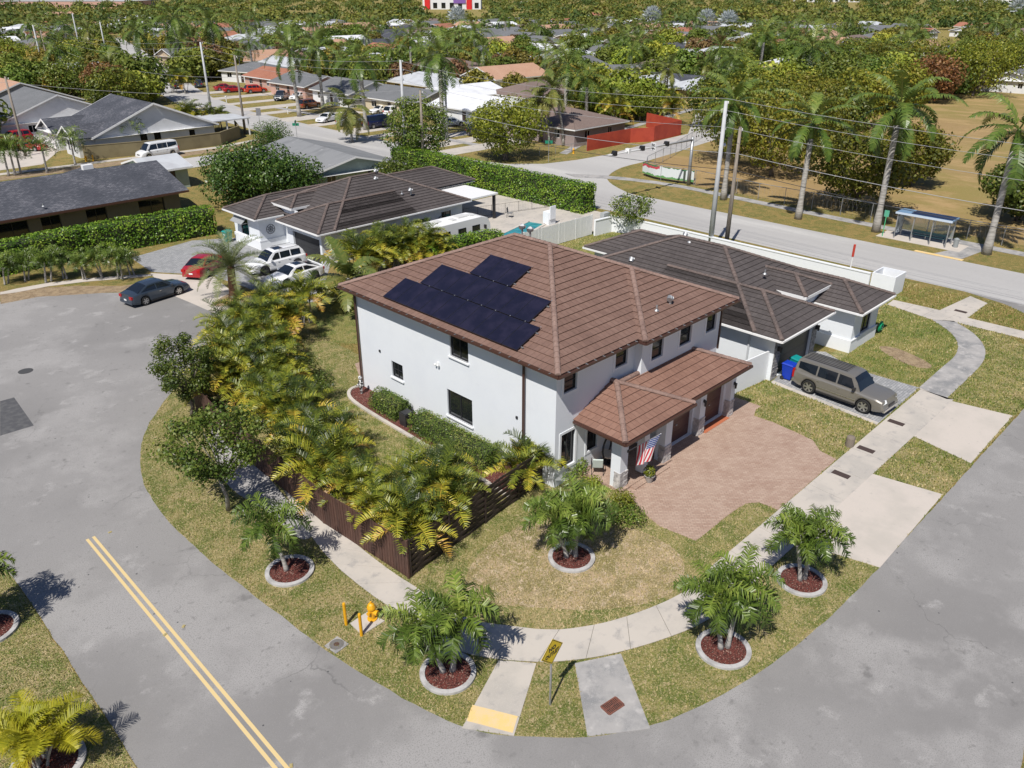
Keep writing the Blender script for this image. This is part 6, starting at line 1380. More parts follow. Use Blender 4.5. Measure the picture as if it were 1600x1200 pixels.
mb=MB(); 
for s in (-.4,.4): mb.box(s-.03,s+.03,-.03,.03,0,1.199)
mb.build('bracket',M['dark_metal'],ac)
# ---------------- vehicles ----------------
TY=plain('tyre',C(.012,.012,.012),.85); RIM=plain('alloy',C(.5,.5,.5),.3,metal=.8); LAMPR=plain('tail_lamp',C(.4,.01,.01),.25); LAMPW=plain('head_lamp',C(.7,.72,.72),.15); TRIM=plain('black_trim',C(.02,.02,.022),.5)
CHR=plain('chrome',C(.6,.6,.6),.2,metal=.9)
def paint(name,c,metal=.0,rough=.25):
    if name in M: return M[name]
    m,nt,p=newmat(name); p.inputs['Base Color'].default_value=c; p.inputs['Metallic'].default_value=metal; p.inputs['Roughness'].default_value=rough; p.inputs['Coat Weight'].default_value=.6; p.inputs['Coat Roughness'].default_value=.05; M[name]=m; return m
SPEC={ # L,W,wheelbase,r, zb, belt z, [hood profile], greenhouse: (x base front, x roof front, x roof rear, x base rear), roof z
 'sedan':dict(L=4.85,W=1.84,wb=2.78,r=.335,zb=.2,prof=[(-2.42,.62),(-2.35,.93),(-1.75,1.03),(-1.2,1.02),(.5,.96),(1.05,.95),(1.9,.82),(2.3,.68),(2.42,.5)],gh=(1.12,.38,-.95,-1.85),rz=1.45,split=2),
 'coupe':dict(L=4.7,W=1.83,wb=2.73,r=.35,zb=.18,prof=[(-2.35,.6),(-2.28,.9),(-1.75,1.0),(-1.2,1.0),(.5,.93),(1.0,.92),(1.8,.78),(2.2,.66),(2.35,.46)],gh=(1.1,.3,-.8,-2.0),rz=1.41,split=2),
 'suv':dict(L=4.92,W=1.95,wb=2.99,r=.385,zb=.26,prof=[(-2.46,.7),(-2.42,1.05),(-2.2,1.12),(-1.0,1.12),(.6,1.08),(1.1,1.08),(2.0,.98),(2.36,.84),(2.46,.55)],gh=(1.2,.45,-1.95,-2.4),rz=1.77,split=3),
 'bigsuv':dict(L=5.55,W=2.0,wb=3.3,r=.41,zb=.32,prof=[(-2.78,.75),(-2.76,1.12),(-2.5,1.16),(-1.0,1.16),(.8,1.14),(1.15,1.15),(2.2,1.1),(2.6,1.0),(2.76,.62)],gh=(1.3,.75,-2.55,-2.76),rz=1.9,split=3),
 'van':dict(L=5.6,W=2.02,wb=3.5,r=.37,zb=.3,prof=[(-2.8,.75),(-2.78,1.15),(-2.5,1.2),(-1.0,1.2),(1.0,1.18),(1.9,1.15),(2.4,1.02),(2.72,.88),(2.8,.55)],gh=(2.0,1.3,-2.6,-2.77),rz=2.08,split=3),
 'pickup':dict(L=5.6,W=1.98,wb=3.5,r=.4,zb=.32,prof=[(-2.8,.75),(-2.78,1.1),(-2.5,1.12),(-.6,1.12),(.8,1.14),(1.1,1.12),(2.2,1.06),(2.6,.98),(2.78,.6)],gh=(1.25,.6,-.6,-.95),rz=1.85,split=2),
 'minivan':dict(L=5.0,W=1.95,wb=2.95,r=.34,zb=.25,prof=[(-2.5,.7),(-2.46,1.0),(-2.2,1.05),(-1.0,1.05),(1.0,1.02),(1.6,1.0),(2.2,.88),(2.4,.75),(2.5,.5)],gh=(1.7,.8,-2.1,-2.42),rz=1.72,split=3)}
def car(kind,x,y,az,pm,label,group=None,name=None,cat='car',rack=False,sunroof=False,rimm=None,z=.02,trim=None,plate=True):
    s=SPEC[kind]; t=empty(name or {'sedan':'parked_car','coupe':'parked_car','suv':'parked_suv','bigsuv':'parked_suv','van':'passenger_van','pickup':'pickup_truck','minivan':'minivan'}[kind],(x,y,z),az,label,cat,group)
    L,Wd,wb,r,zb=s['L'],s['W'],s['wb'],s['r'],s['zb']; xf,xr=wb/2+.05*0,-wb/2; ar=r+.07
    def ztop(x):
        p=s['prof']
        if x<=p[0][0]: return p[0][1]
        for i in range(len(p)-1):
            if x<=p[i+1][0]: f=(x-p[i][0])/(p[i+1][0]-p[i][0]); f=f*f*(3-2*f)*.5+f*.5; return p[i][1]+(p[i+1][1]-p[i][1])*f
        return p[-1][1]
    def hw(x): 
        e=abs(x)/(L/2); return Wd/2*(1-.10*max(0,(e-.72)/.28)**2 -.06*max(0,(e-.93)/.07))
    def zbot(x):
        z=zb+.1*max(0,(abs(x)-L/2+.5)/.5)
        for c in (xf,xr):
            d=abs(x-c)
            if d<ar: z=max(z,r+math.sqrt(ar*ar-d*d)*.98-.02)
        return z
    xs=sorted(set([round(-L/2+L*i/64,3) for i in range(65)]+[round(c+sg*ar,3) for c in (xf,xr) for sg in (-1,1)]+[round(c+sg*ar*.98,3) for c in (xf,xr) for sg in (-1,1)]))
    b=MB(); rings=[]
    for X in xs:
        zt=ztop(X);w=hw(X);zo=min(zbot(X),zt-.12); zm=zo+(zt-zo)*.5
        g=[(w*.93,zo),(w*.985,zo+(zt-zo)*.22),(w,zm),(w*.985,zt-.1 if zt-.1>zm else zt-.04),(w*.93,zt-.025),(w*.78,zt+.01),(w*.35,zt+.035),(0,zt+.04)]
        rings.append([(X,yy,zz) for yy,zz in g]+[(X,-yy,zz) for yy,zz in reversed(g[:-1])])
    for i in range(len(rings)-1):
        A,B=rings[i],rings[i+1]
        for k in range(len(A)-1): b.face([A[k],A[k+1],B[k+1],B[k]])
        b.face([A[0],A[-1],B[-1],B[0]],1)
    b.face(rings[0]);b.face(rings[-1])
    # greenhouse shell
    g0,g1,g2,g3=s['gh']; rz=s['rz']; yb=Wd/2*.91; yr=Wd/2*.70; fr=[]
    sts=[(g0,0),(g0+(g1-g0)*.5,.56),(g1,.93),(g1-.25,1),((g1+g2)/2,1.02),(g2+.25,1),(g2,.95),(g2+(g3-g2)*.5,.55),(g3,0)]
    G=[]
    for X,f in sts:
        zl=ztop(X)-.03; zz=zl+(rz-zl)*f; w0=yb*hw(X)/(Wd/2); w1=w0+(yr-w0)*f; G.append([(X,w0,zl),(X,w1,zz-.03*f),(X,w1*.8,zz),(X,0,zz+.03*f),(X,-w1*.8,zz),(X,-w1,zz-.03*f),(X,-w0,zl)])
    for i in range(len(G)-1):
        for k in range(6): b.face([G[i][k],G[i][k+1],G[i+1][k+1],G[i+1][k]])
    body=b.build('body',[pm,TRIM],t); 
    me=body.data
    for p in me.polygons: p.use_smooth=True
    me.set_sharp_from_angle(angle=R(38)) if hasattr(me,'set_sharp_from_angle') else None
    # glass
    def lerp(a,b_,f): return Vector(a).lerp(Vector(b_),f)
    def panel(nm,q,off,m=None,par=t):
        q=[Vector(v) for v in q]; n=(q[1]-q[0]).cross(q[2]-q[0]).normalized(); c=sum(q,Vector())/4
        if n.dot(c-Vector((0,0,.9)))<0: n=-n
        mb=MB(); mb.face([v+n*off for v in q]); mb.face([v+n*(off-.012) for v in reversed(q)])
        for i in range(len(q)): mb.face([q[i]+n*off,q[(i+1)%len(q)]+n*off,q[(i+1)%len(q)]+n*(off-.012),q[i]+n*(off-.012)])
        return mb.build(nm,m or M['cglass'],par)
    zl=ztop(g0)-.03; W0=G[0];W1=G[2]
    def glassband(nm,i0,i1,y0f,y1f):
        A=G[i0];B=G[i1]; mb=MB(); cols=9
        midi=(i0+i1)//2; rowsG=[G[i] for i in range(i0,i1+1)] if i1>i0 else [G[i] for i in range(i0,i1-1,-1)]
        # sample top outline between side edges at y fractions
        P=[]
        for j,Rr in enumerate(rowsG):
            row=[]
            f=j/(len(rowsG)-1)
            for c in range(cols):
                y=-.94+1.88*c/(cols-1); 
                pts=Rr[::-1] # -y .. +y
                # param along arc: use points 0..6
                u=(y+1)/2*6 if j else None
                if j==0:
                    w=Rr[0][1]; row.append(Vector((Rr[0][0],w*y,Rr[0][2]+.035)))
                else:
                    w=Rr[1][1]; yy=w*y; zz=Rr[1][2] if abs(yy)>w*.8 else Rr[2][2]
                    k=abs(yy)/w; zz=Rr[3][2]+(Rr[2][2]-Rr[3][2])*min(1,k/.8)+(Rr[1][2]-Rr[2][2])*max(0,(k-.8)/.2); row.append(Vector((Rr[0][0],yy,zz)))
            P.append(row)
        d=1 if nm=='windshield' else -1
        o=Vector((d*.014,0,.012)); 
        # pull top row down a little so that a body coloured header shows
        for c in range(cols): P[-1][c]=P[-2][c].lerp(P[-1][c],.86)
        for j in range(len(P)-1):
            for c in range(cols-1): mb.face([P[j][c]+o,P[j][c+1]+o,P[j+1][c+1]+o,P[j+1][c]+o])
        mb.build(nm,M['cglass'],t,smooth=True)
    glassband('windshield',0,2,0,1); glassband('rear_window',8,6,0,1)
    # side windows: quads between belt and roof, split by pillars
    def side(X,f,sg):
        # point on side surface at station X, height fraction f
        for i in range(len(G)-1):
            a,b_=G[i],G[i+1]
            if b_[0][0]<=X<=a[0][0] or a[0][0]<=X<=b_[0][0]:
                u=0 if abs(b_[0][0]-a[0][0])<1e-6 else (X-a[0][0])/(b_[0][0]-a[0][0]); lo=lerp(a[0],b_[0],u);hi=lerp(a[1],b_[1],u); v=lo.lerp(hi,f); 
                return Vector((v.x,v.y*sg,v.z))
        v=Vector(G[0][0]); return Vector((v.x,v.y*sg,v.z))
    n=s['split']; xa=g0-.30*(g0-g1); xb=g3+.32*(g2-g3) if kind in('sedan','coupe') else g2+.0; 
    tot=xa-xb; frm=g1-.04; rear=g2+.04
    cuts=[xa]+[xa-tot*(i+1)/n*(1.0) for i in range(n)]
    for sg in (-1,1):
        for i in range(n):
            u0,u1=cuts[i],cuts[i+1]; gap=.05
            A0=u0-(gap if i else .12); B0=u1+(gap if i<n-1 else .06)
            tA=min(A0,frm-.06) if i==0 else A0; tB=max(B0,rear) if i==n-1 else B0
            if kind in('sedan','coupe') and i==n-1: B0=u1-.02
            q=[side(A0,.12 if i else .16,sg),side(B0,.12 if B0>g3+.35 else .3,sg),side(tB,.84,sg),side(tA,.84,sg)]
            panel('side_window',q,.016)
    # wheels
    for cx_ in (xf,xr):
        for sg in (-1,1):
            wv=MB(); yy=sg*(Wd/2-.11); c=Vector((cx_,yy,r)); hw_=.11
            prof=[(-hw_,r*.72),(-hw_,r*.93),(-hw_*.7,r),(hw_*.7,r),(hw_,r*.93),(hw_,r*.72)]
            nn=22
            for k in range(nn):
                a=2*math.pi*k/nn;bb=2*math.pi*(k+1)/nn
                for j in range(len(prof)-1):
                    (o0,r0),(o1,r1)=prof[j],prof[j+1]
                    wv.face([c+Vector((r0*math.cos(a),o0,r0*math.sin(a))),c+Vector((r0*math.cos(bb),o0,r0*math.sin(bb))),c+Vector((r1*math.cos(bb),o1,r1*math.sin(bb))),c+Vector((r1*math.cos(a),o1,r1*math.sin(a)))])
            wh=wv.build('wheel',TY,t,smooth=False); rm=MB(); oy=sg*.085
            for k in range(nn):
                a=2*math.pi*k/nn;bb=2*math.pi*(k+1)/nn; q=lambda rr,th,o:c+Vector((rr*math.cos(th),o,rr*math.sin(th)))
                rm.face([q(r*.74,a,oy),q(r*.74,bb,oy),q(r*.64,bb,oy*.9),q(r*.64,a,oy*.9)])
            for k in range(6):
                a=2*math.pi*k/6; d=Vector((math.cos(a),0,math.sin(a))); rm.bar(c+Vector((0,oy*.8,0)),c+d*r*.66+Vector((0,oy*.9,0)),.09,.03,up=Vector((0,1,0)))
            rm.tube([c+Vector((0,oy*.6,0)),c+Vector((0,oy*.98,0))],.075,8); rm.build('rim',rimm or RIM,wh)
            dk=MB(); dk.tube([c+Vector((0,sg*.01,0)),c+Vector((0,sg*.03,0))],r*.7,16); dk.build('brake_disc',TRIM,wh)
            ia=MB(); 
            for k in range(12):
                a=math.pi*k/12;bb=math.pi*(k+1)/12; y0=sg*(Wd/2-.4);y1=sg*(Wd/2*.93)
                ia.face([(cx_+ar*math.cos(a),y0,r+ar*math.sin(a)),(cx_+ar*math.cos(bb),y0,r+ar*math.sin(bb)),(cx_+ar*math.cos(bb),y1,r+ar*math.sin(bb)*.97),(cx_+ar*math.cos(a),y1,r+ar*math.sin(a)*.97)])
            ia.build('wheel_arch',TRIM,t)
    # lamps, mirrors, plates, handles
    for sg in (-1,1):
        X=L/2; zt=ztop(X-.28); w=hw(X-.15)
        mb=MB(); mb.face([(X-.06,sg*w*.55,zt-.14),(X-.30,sg*(w*.985+.012),zt-.08),(X-.34,sg*(w*.955+.012),zt+.0),(X-.14,sg*w*.55,zt+.005)]); mb.face([(X-.04,sg*w*.55,zt-.14),(X-.10,sg*w*.9,zt-.2),(X-.30,sg*(w*.99+.012),zt-.2),(X-.30,sg*(w*.985+.012),zt-.08)])
        mb.build('headlight',LAMPW,t)
        zt=ztop(-X+.1); mb=MB(); w=hw(-X+.1); tall=kind in('bigsuv','van','pickup')
        mb.box(-X-.012,-X+.14,min(sg*w*.62,sg*(w*1.0)),max(sg*w*.62,sg*(w*1.0)),zt-.26 if not tall else zt-.5,zt-.06) if not tall else mb.box(-X-.012,-X+.1,min(sg*w*.84,sg*(w*1.0)),max(sg*w*.84,sg*(w*1.0)),zt-.45,zt+.08)
        mb.build('tail_light',LAMPR,t)
        q=side(g0-.33,.12,sg); mb=MB(); y0,y1=sorted((q.y+sg*.03,q.y+sg*.24)); mb.box(q.x-.04,q.x+.1,y0,y1,q.z+.0,q.z+.16); mb.build('mirror',pm if not tall else TRIM,t)
        for i in range(1,min(n,3)):
            mb=MB(); X_=cuts[i]+.12; y0,y1=sorted((sg*Wd/2*.99,sg*(Wd/2+.02))); mb.box(X_,X_+.16,y0,y1,ztop(X_)-.2,ztop(X_)-.17); mb.build('door_handle',CHR,t)
        sk=MB(); y0,y1=sorted((sg*Wd/2*.9,sg*(Wd/2*.985))); sk.box(xr+ar+.02,xf-ar-.02,y0,y1,zb-.03,zb+.06); sk.build('side_sill',TRIM,t)
        if trim:
            sk=MB(); sk.box(xr+ar+.02,xf-ar-.02,*sorted((sg*(Wd/2-.01),sg*(Wd/2+.015))),zb+.28,zb+.32); sk.build('side_moulding',CHR,t)
    mb=MB(); mb.box(L/2-.02,L/2+.02,-.35,.35,zb+.28,zb+.42); mb.build('grille',TRIM,t)
    mb=MB(); mb.box(L/2-.12,L/2+.03,-Wd/2*.82,Wd/2*.82,zb+.06,zb+.2); mb.build('front_bumper',CHR if kind=='bigsuv' else pm,t)
    mb=MB(); mb.box(-L/2-.03,-L/2+.12,-Wd/2*.84,Wd/2*.84,zb+.08,zb+.24); mb.build('rear_bumper',pm if kind!='bigsuv' else CHR,t)
    if plate: mb=MB(); mb.box(-L/2-.04,-L/2-.031,-.16,.16,zb+.3,zb+.42); mb.build('licence_plate',M['white_paint'],t)
    if rack:
        for yy in (-.5,-.3,-.1,.1,.3,.5) if kind=='bigsuv' else (-.62,.62):
            mb=MB(); mb.bar((g1-.5,yy,rz+.05),(g2+.15,yy,rz+.05),.03,.02); mb.build('roof_rail',TRIM,t)
    if sunroof: mb=MB(); mb.box(g1-1.0,g1-.25,-.4,.4,rz+.015,rz+.04); mb.build('sunroof',M['cglass'],t)
    if kind=='pickup':
        mb=MB(); mb.box(-2.7,-1.05,-.8,.8,1.13,1.16); mb.build('bed_liner',TRIM,t)
    return t
silver=paint('paint_pewter',C(.235,.222,.2),.4,.28); white=paint('paint_white',C(.75,.76,.77)); gray=paint('paint_graphite',C(.05,.07,.10),.4,.25); red=paint('paint_red',C(.35,.012,.02)); maroon=paint('paint_maroon',C(.2,.012,.03)); orange=paint('paint_orange_red',C(.5,.04,.01)); navy=paint('paint_navy',C(.008,.012,.05)); slate=paint('paint_slate',C(.03,.045,.06)); sil2=paint('paint_silver',C(.42,.46,.5),.4,.3); brown=paint('paint_brown',C(.2,.07,.025)); black=paint('paint_black',C(.01,.011,.013))
# the suv on the grey pavers: rear wheel contact (1263,615.6), front (1343.7,645)
a=W(1263,615.6);b=W(1343.7,645); d=(b-a).normalized(); az=math.atan2(d.y,d.x); c=(a+b)/2+Vector((-d.y,d.x,0))*.95; car('bigsuv',c.x,c.y,az,silver,'pewter grey suv with roof rails parked on grey pavers',rack=True,trim=True)
a=W(231,477);b=W(280,461.5); d=(b-a).normalized(); c=(a+b)/2+Vector((-d.y,d.x,0))*.9; car('sedan',c.x,c.y,math.atan2(d.y,d.x),gray,'dark grey sedan parked at the mouth of the white driveway')
q=W(425,424); car('suv',q.x+.6,q.y+.2,R(178),white,'white suv with a small sunroof parked nearest the charcoal garage',sunroof=True,rack=True,rimm=plain('dark_alloy',C(.1,.1,.1),.4,metal=.6))
q=W(450,444); car('coupe',q.x+.8,q.y+.2,R(184),white,'white sedan with a dark roof panel parked in front of the white suv',sunroof=True,rimm=plain('dark_alloy',C(.1,.1,.1),.4))
q=W(324,424); car('sedan',q.x,q.y,R(35),red,'red car mostly hidden behind the feathery date palm')
q=W(250,246); car('van',q.x,q.y+.5,R(185),white,'white passenger van parked beside the khaki garden wall')
for i,(px,az,pm,lb,k) in enumerate((((22,231),-165,maroon,'dark red car at the left edge on the pale forecourt','sedan'),((25,223),-165,red,'maroon car farthest back of three on the pale forecourt','suv'),((47,235),-50,red,'small red car seen from behind on the pale forecourt','sedan'))):
    q=W(*px); car(k,q.x,q.y,R(az),pm,lb,'red cars on the pale forecourt')
far=[((88,104),-160,red,'red suv on the far street at the upper left','suv'),((62,104),15,sil2,'pale blue grey car beside the pole on the far street','sedan'),((440,156),-135,slate,'dark slate pickup parked in a driveway across the avenue','pickup'),((468,155),-160,white,'white sedan parked beside the dark slate pickup','sedan'),((484,169),10,brown,'brown classic wagon parked behind the tall palm','suv'),
 ((512,190),-160,white,'white car parked on the verge behind the coconut palm','sedan'),((592,199),0,navy,'large navy van parked beside the palm trunk across the avenue','van'),((618,180),10,white,'white suv parked before the cream house','suv'),((596,177),180,white,'white car parked left of the white suv','sedan'),((548,196),-15,sil2,'silver car half hidden behind the coconut palm crown','sedan'),
 ((706,197),-20,sil2,'silver sedan parked behind the twin utility poles','sedan'),((748,214),-100,black,'dark car under the yellow green corner tree','minivan'),((400,145),-10,orange,'orange red suv parked before the pink house','suv'),((352,141),-15,red,'bright red car parked under the tall pole','sedan'),((366,144),-15,red,'red sedan to the right of the tall utility pole','sedan'),((312,136),60,slate,'dark blue suv beside the round bush across the avenue','suv'),((275,138),80,black,'black car on the verge at the bend of the avenue','sedan'),((293,60+38),-20,white,'white car near the far palms','sedan'),((1235,70),10,white,'white car near the lake house','suv')]
for px,az,pm,lb,k in far:
    q=W(*px); car(k,q.x,q.y,R(az),pm,lb)
# the camper beside the left house
def camper():
    a=W(628,392,0);b=W(752,374,0)
    d=Vector((1,0,0)); t=empty('camper_van',(46.6,54.6,0),R(-1),'long white motorhome parked alongside the white one-storey house','motorhome')
    mb=MB(); L=8.6; w=1.15
    prof=[(-L/2,.5),(-L/2,2.75),(-L/2+.35,3.0),(L/2-1.2,3.05),(L/2-.35,2.8),(L/2,2.1),(L/2+.05,.6)]
    for s in (-1,1): mb.face([(x,s*w,z) for x,z in prof])
    for i in range(len(prof)): a_,b_=prof[i],prof[(i+1)%len(prof)]; mb.face([(a_[0],-w,a_[1]),(b_[0],-w,b_[1]),(b_[0],w,b_[1]),(a_[0],w,a_[1])])
    mb.build('body',M['white_paint'],t)
    st=MB(); 
    for s in (-1,1): st.box(-L/2+.3,L/2-.6,*sorted((s*w+s*.001,s*(w+.012))),1.1,1.35)
    st.build('side_stripe',plain('stripe_blue',C(.08,.1,.14),.4),t)
    for s in (-1,1):
        for x in (-3.2,-1.4,.6,2.4): g=MB(); g.box(x-.5,x+.5,*sorted((s*w,s*(w+.02))),1.6,2.25); g.build('side_window',M['cglass'],t)
    g=MB(); g.face([(L/2-.02,-.95,2.0),(L/2-.02,.95,2.0),(L/2-.3,.95,2.75),(L/2-.3,-.95,2.75)]); g.build('windshield',M['cglass'],t); bpy.data.objects[t.children[-1].name].location=(.06,0,.03)
    for x,y,sx,sy,h in ((-2.9,0,.55,.4,.25),(-1.3,.3,.3,.3,.12),(.2,-.2,.3,.3,.12),(1.6,.2,.6,.4,.15),(2.7,0,.35,.35,.1)):
        r=MB(); r.prism([(x-sx,y-sy),(x+sx,y-sy),(x+sx,y+sy),(x-sx,y+sy)],3.0,3.05+h); r.build('roof_unit',plain('roof_unit',C(.6,.6,.58),.5),t)
    for x in (-2.4,2.6):
        for s in (-1,1): wv=MB(); wv.tube([(x,s*(w-.25),.42),(x,s*(w+.01),.42)],.42,18); wh=wv.build('wheel',TY,t); rm=MB(); rm.tube([(x,s*(w+.011),.42),(x,s*(w+.03),.42)],.22,12); rm.build('rim',RIM,wh)
    t.scale=(.93,.95,.8)
    for s in (-1,1): m_=MB(); m_.box(L/2-.9,L/2-.75,*sorted((s*(w+.05),s*(w+.3))),1.7,2.1); m_.build('mirror',TRIM,t)
camper()
# ---------------- the neighbourhood beyond ----------------
import numpy as np
def topx(x,y,z=0):
    v=Vector((x,y,z-CAM_H)); w_=v.dot(FW); return (800+FPX*v.dot(RT)/w_,600-FPX*v.dot(UPV)/w_,w_) if w_>0 else (0,0,-1)
def zone(x,y):
    px,py,_=topx(x,y); d=math.hypot(x,y)
    z=[(120,'at the far left edge'),(240,'beyond the white gabled house'),(330,'beyond the upper bend of the avenue'),(430,'behind the pink walled houses'),(560,'behind the white fronted house'),(700,'behind the cream house'),(800,'behind the long white roof'),(900,'above the yellow green corner tree'),(1000,'beyond the mauve house'),(1100,'beyond the red fence'),(1200,'behind the tall utility pole tops'),(1300,'over the first royal palm crowns'),(1400,'beyond the middle of the park grove'),(1500,'above the second royal palm of the park'),(9999,'at the far right beyond the park field')]
    s=[t for l,t in z if px<l][0]
    b='' if d<190 else ' second row' if d<260 else ' farther off' if d<360 else ' near the skyline'
    return s+b
rnd=random.Random(2024)
occ=[] # occupied discs
def free(x,y,r):
    for a,b,c in occ:
        if (x-a)**2+(y-b)**2<(r+c)**2: return False
    return True
avline=[(71,-100),(71,45),(71.5,80),(71.8,120),(73,145),(77,175),(83,200),(93,230),(103,262),(120,310),(155,420)]
def nearroad(x,y,m):
    def dseg(a,b):
        ax,ay=a;bx,by=b;dx,dy=bx-ax,by-ay;t=max(0,min(1,((x-ax)*dx+(y-ay)*dy)/(dx*dx+dy*dy)));return math.hypot(x-ax-dx*t,y-ay-dy*t)
    for i in range(len(avline)-1):
        if dseg(avline[i],avline[i+1])<m+4.5: return True
    for a,b in (((-20,112),(66,108)),((-60,265),(97,262)),((80,66),(113,78)),((113,78),(190,98))):
        if dseg(a,b)<m+5: return True
    return False
def inview(x,y,mg=60):
    px,py,w_=topx(x,y,4); return w_>0 and -mg<px<1600+mg and py<330
def allowed(x,y,r):
    if not inview(x,y): return False
    d=math.hypot(x,y)
    if x<66+0 and y<146 : return False
    if x<66 and y<200 and x>34: return False
    if nearroad(x,y,r): return False
    if 74<x<112 and 84<y<208: return False      # front row lots
    if 80<x<118 and 60<y<90: return False
    px,py,_=topx(x,y)
    if x>80 and y<92 and (y<62 or x<125) and x<218 and not (y>62 and x>122): return False # park and its grove
    if 1440<px<1505 and py<100: return False     # open water and shore
    return True
# houses on a loose street grid
HK=['grey','brown','rust','grey','pale','tan','pale','brown','white','dark','grey','white']; WK=['white','cream','white','tan','yellow','white','pink','grey']
protos=[]
def farhouse_proto(i):
    kind='hip' if i%3==1 else 'gable'; L=rnd.uniform(14,19); Wd=rnd.uniform(9.5,12.5)
    return house(0,0,L,Wd,0,HK[i],WK[i%8],'x',kind,2.8,rnd.uniform(.26,.36),.6,sidewin=True),HK[i],WK[i%8]
for i in range(12): protos.append(farhouse_proto(i))
CN={'grey':'grey','brown':'brown','rust':'rust red','pale':'pale','tan':'tan','white':'white','dark':'charcoal'}
used=set(); nh=0
# a few roofs the photo shows clearly, by pixel of their base
spec_h=[((965,132),2.5,0,'pale'),((1000,165-10),0,6,'grey'),((1060,148),1.57,9,'dark'),((1040,118),0,1,'brown'),((895,118),.2,3,'grey'),((1090,103),1.5,4,'pale'),((720,168),0,8,'white'),((640,98),1.57,7,'brown'),((690,52),.3,2,'rust'),((170,40),.1,1,'brown'),((215,35),.2,4,'pale'),((385,45),.7,2,'rust'),((370,60),0,0,'grey'),((95,30),0,5,'tan'),((60,48),.2,2,'rust'),((1240,60),1.5,2,'rust'),((1430,60),1.4,2,'rust'),((1520,50),1.4,2,'rust'),((1280,60),.3,4,'pale'),((1350,85),.8,4,'pale'),((930,30),0,2,'rust'),((460,36),0,4,'pale'),((510,48),.3,6,'grey'),((820,8),0,8,'white'),((1555,48),.3,1,'brown'),((1115,160),1.4,4,'pale'),((1215,118),.2,11,'brown')]
def put_house(x,y,az,i,scale=1.0):
    global nh
    pr,rc,wc=protos[i]; o=pr if i not in used else copy_tree(pr); used.add(i); o.location=(x,y,0); o.rotation_euler=(0,0,az); occ.append((x,y,8.5)); k_=math.hypot(x,y); occ.append((x-x/k_*11,y-y/k_*11,6.0)); nh+=1
    lb_='%s roofed %s house %s'%(CN[rc],wc,zone(x,y)); o['label']=lb_ if len(lb_.split())<13 else '%s roofed house %s'%(CN[rc],zone(x,y)); o['group']='houses of the neighbourhood beyond'; o['category']='house'
for (px,py),az,i,_ in spec_h:
    q=W(px,py); put_house(q.x,q.y,az,i)
cells=[]
for gx in range(-10,40):
    for gy in range(2,36):
        x=gx*24+rnd.uniform(-2,2)+(0 if gy%2 else 5); y=gy*29+rnd.uniform(-2,2)
        if allowed(x,y,8) and free(x,y,7.5) and math.hypot(x,y)<620: cells.append((math.hypot(x,y),x,y))
cells.sort()
for d,x,y in cells:
    if nh<200 and rnd.random()<.9: put_house(x,y,rnd.choice((0,1.57,3.14,4.71))+rnd.uniform(-.06,.06),rnd.randrange(12))
for i in range(12):
    if i not in used: 
        for c in list(kids(protos[i][0])): 
            for d_ in kids(c): bpy.data.objects.remove(d_)
            bpy.data.objects.remove(c)
        bpy.data.objects.remove(protos[i][0])
# tree kinds
for k,(cols) in {'far_green':[C(.04,.075,.01),C(.08,.13,.016),C(.14,.19,.025),C(.22,.26,.045)],'far_olive':[C(.07,.075,.012),C(.13,.13,.018),C(.21,.19,.025),C(.30,.25,.04)],'far_bright':[C(.09,.13,.012),C(.18,.23,.02),C(.28,.32,.035),C(.4,.4,.06)],'far_rust':[C(.09,.06,.03),C(.15,.09,.04),C(.2,.13,.05),C(.2,.17,.05)]}.items():
    LF[k]=leafmat(k,cols,.2,.6,.03)
TK=[('far_green',4.2,6.6,'dark green'),('far_olive',4.3,6.6,'olive brown'),('far_bright',4.2,6.5,'yellow green'),('far_green',5.2,7.8,'broad dark green'),('far_olive',3.8,6.2,'small olive'),('far_bright',5.0,6.8,'broad bright green'),('far_green',3.6,6.2,'small round green'),('far_rust',3.8,6.4,'russet')]
TP=[]
for i,(lf,r,h,nm) in enumerate(TK):
    TP.append((tree('tree',(0,0,-50),900+i,r,r*.95,h,.7,20,2300,.75,lf,'x',None,lobe=.42,inner=.6,trunk_r=.25,bark=GBARK if i%2 else BARK),nm,r))
PPs=[]
for i,(sp,h,s,n) in enumerate((('royal',7.5,1.45,18),('coco',6.5,1.45,18),('royal',5.5,1.35,18),('xmas',4.2,1.5,18))): PPs.append((palm('palm_tree',(0,0,-50),[(0,0,h,.5*(i%2),.3,s)],'x',None,spec=sp,seed=950+i,nl=n),['tall feathery','leaning coconut','medium feathery','short bushy'][i]))
sil=palm('silver_palm',(0,0,0),[(0,0,2.6,0,0,1.7)],'x',None,spec='silver',seed=960)
first=set(); pts=[]
for k in range(9000):
    a=R(45)+rnd.uniform(-.64,.64); d=math.sqrt(rnd.uniform(112**2,560**2)); pts.append((d,d*math.cos(a),d*math.sin(a)))
pts.sort(); nt_=0; np_=0; extra=[]
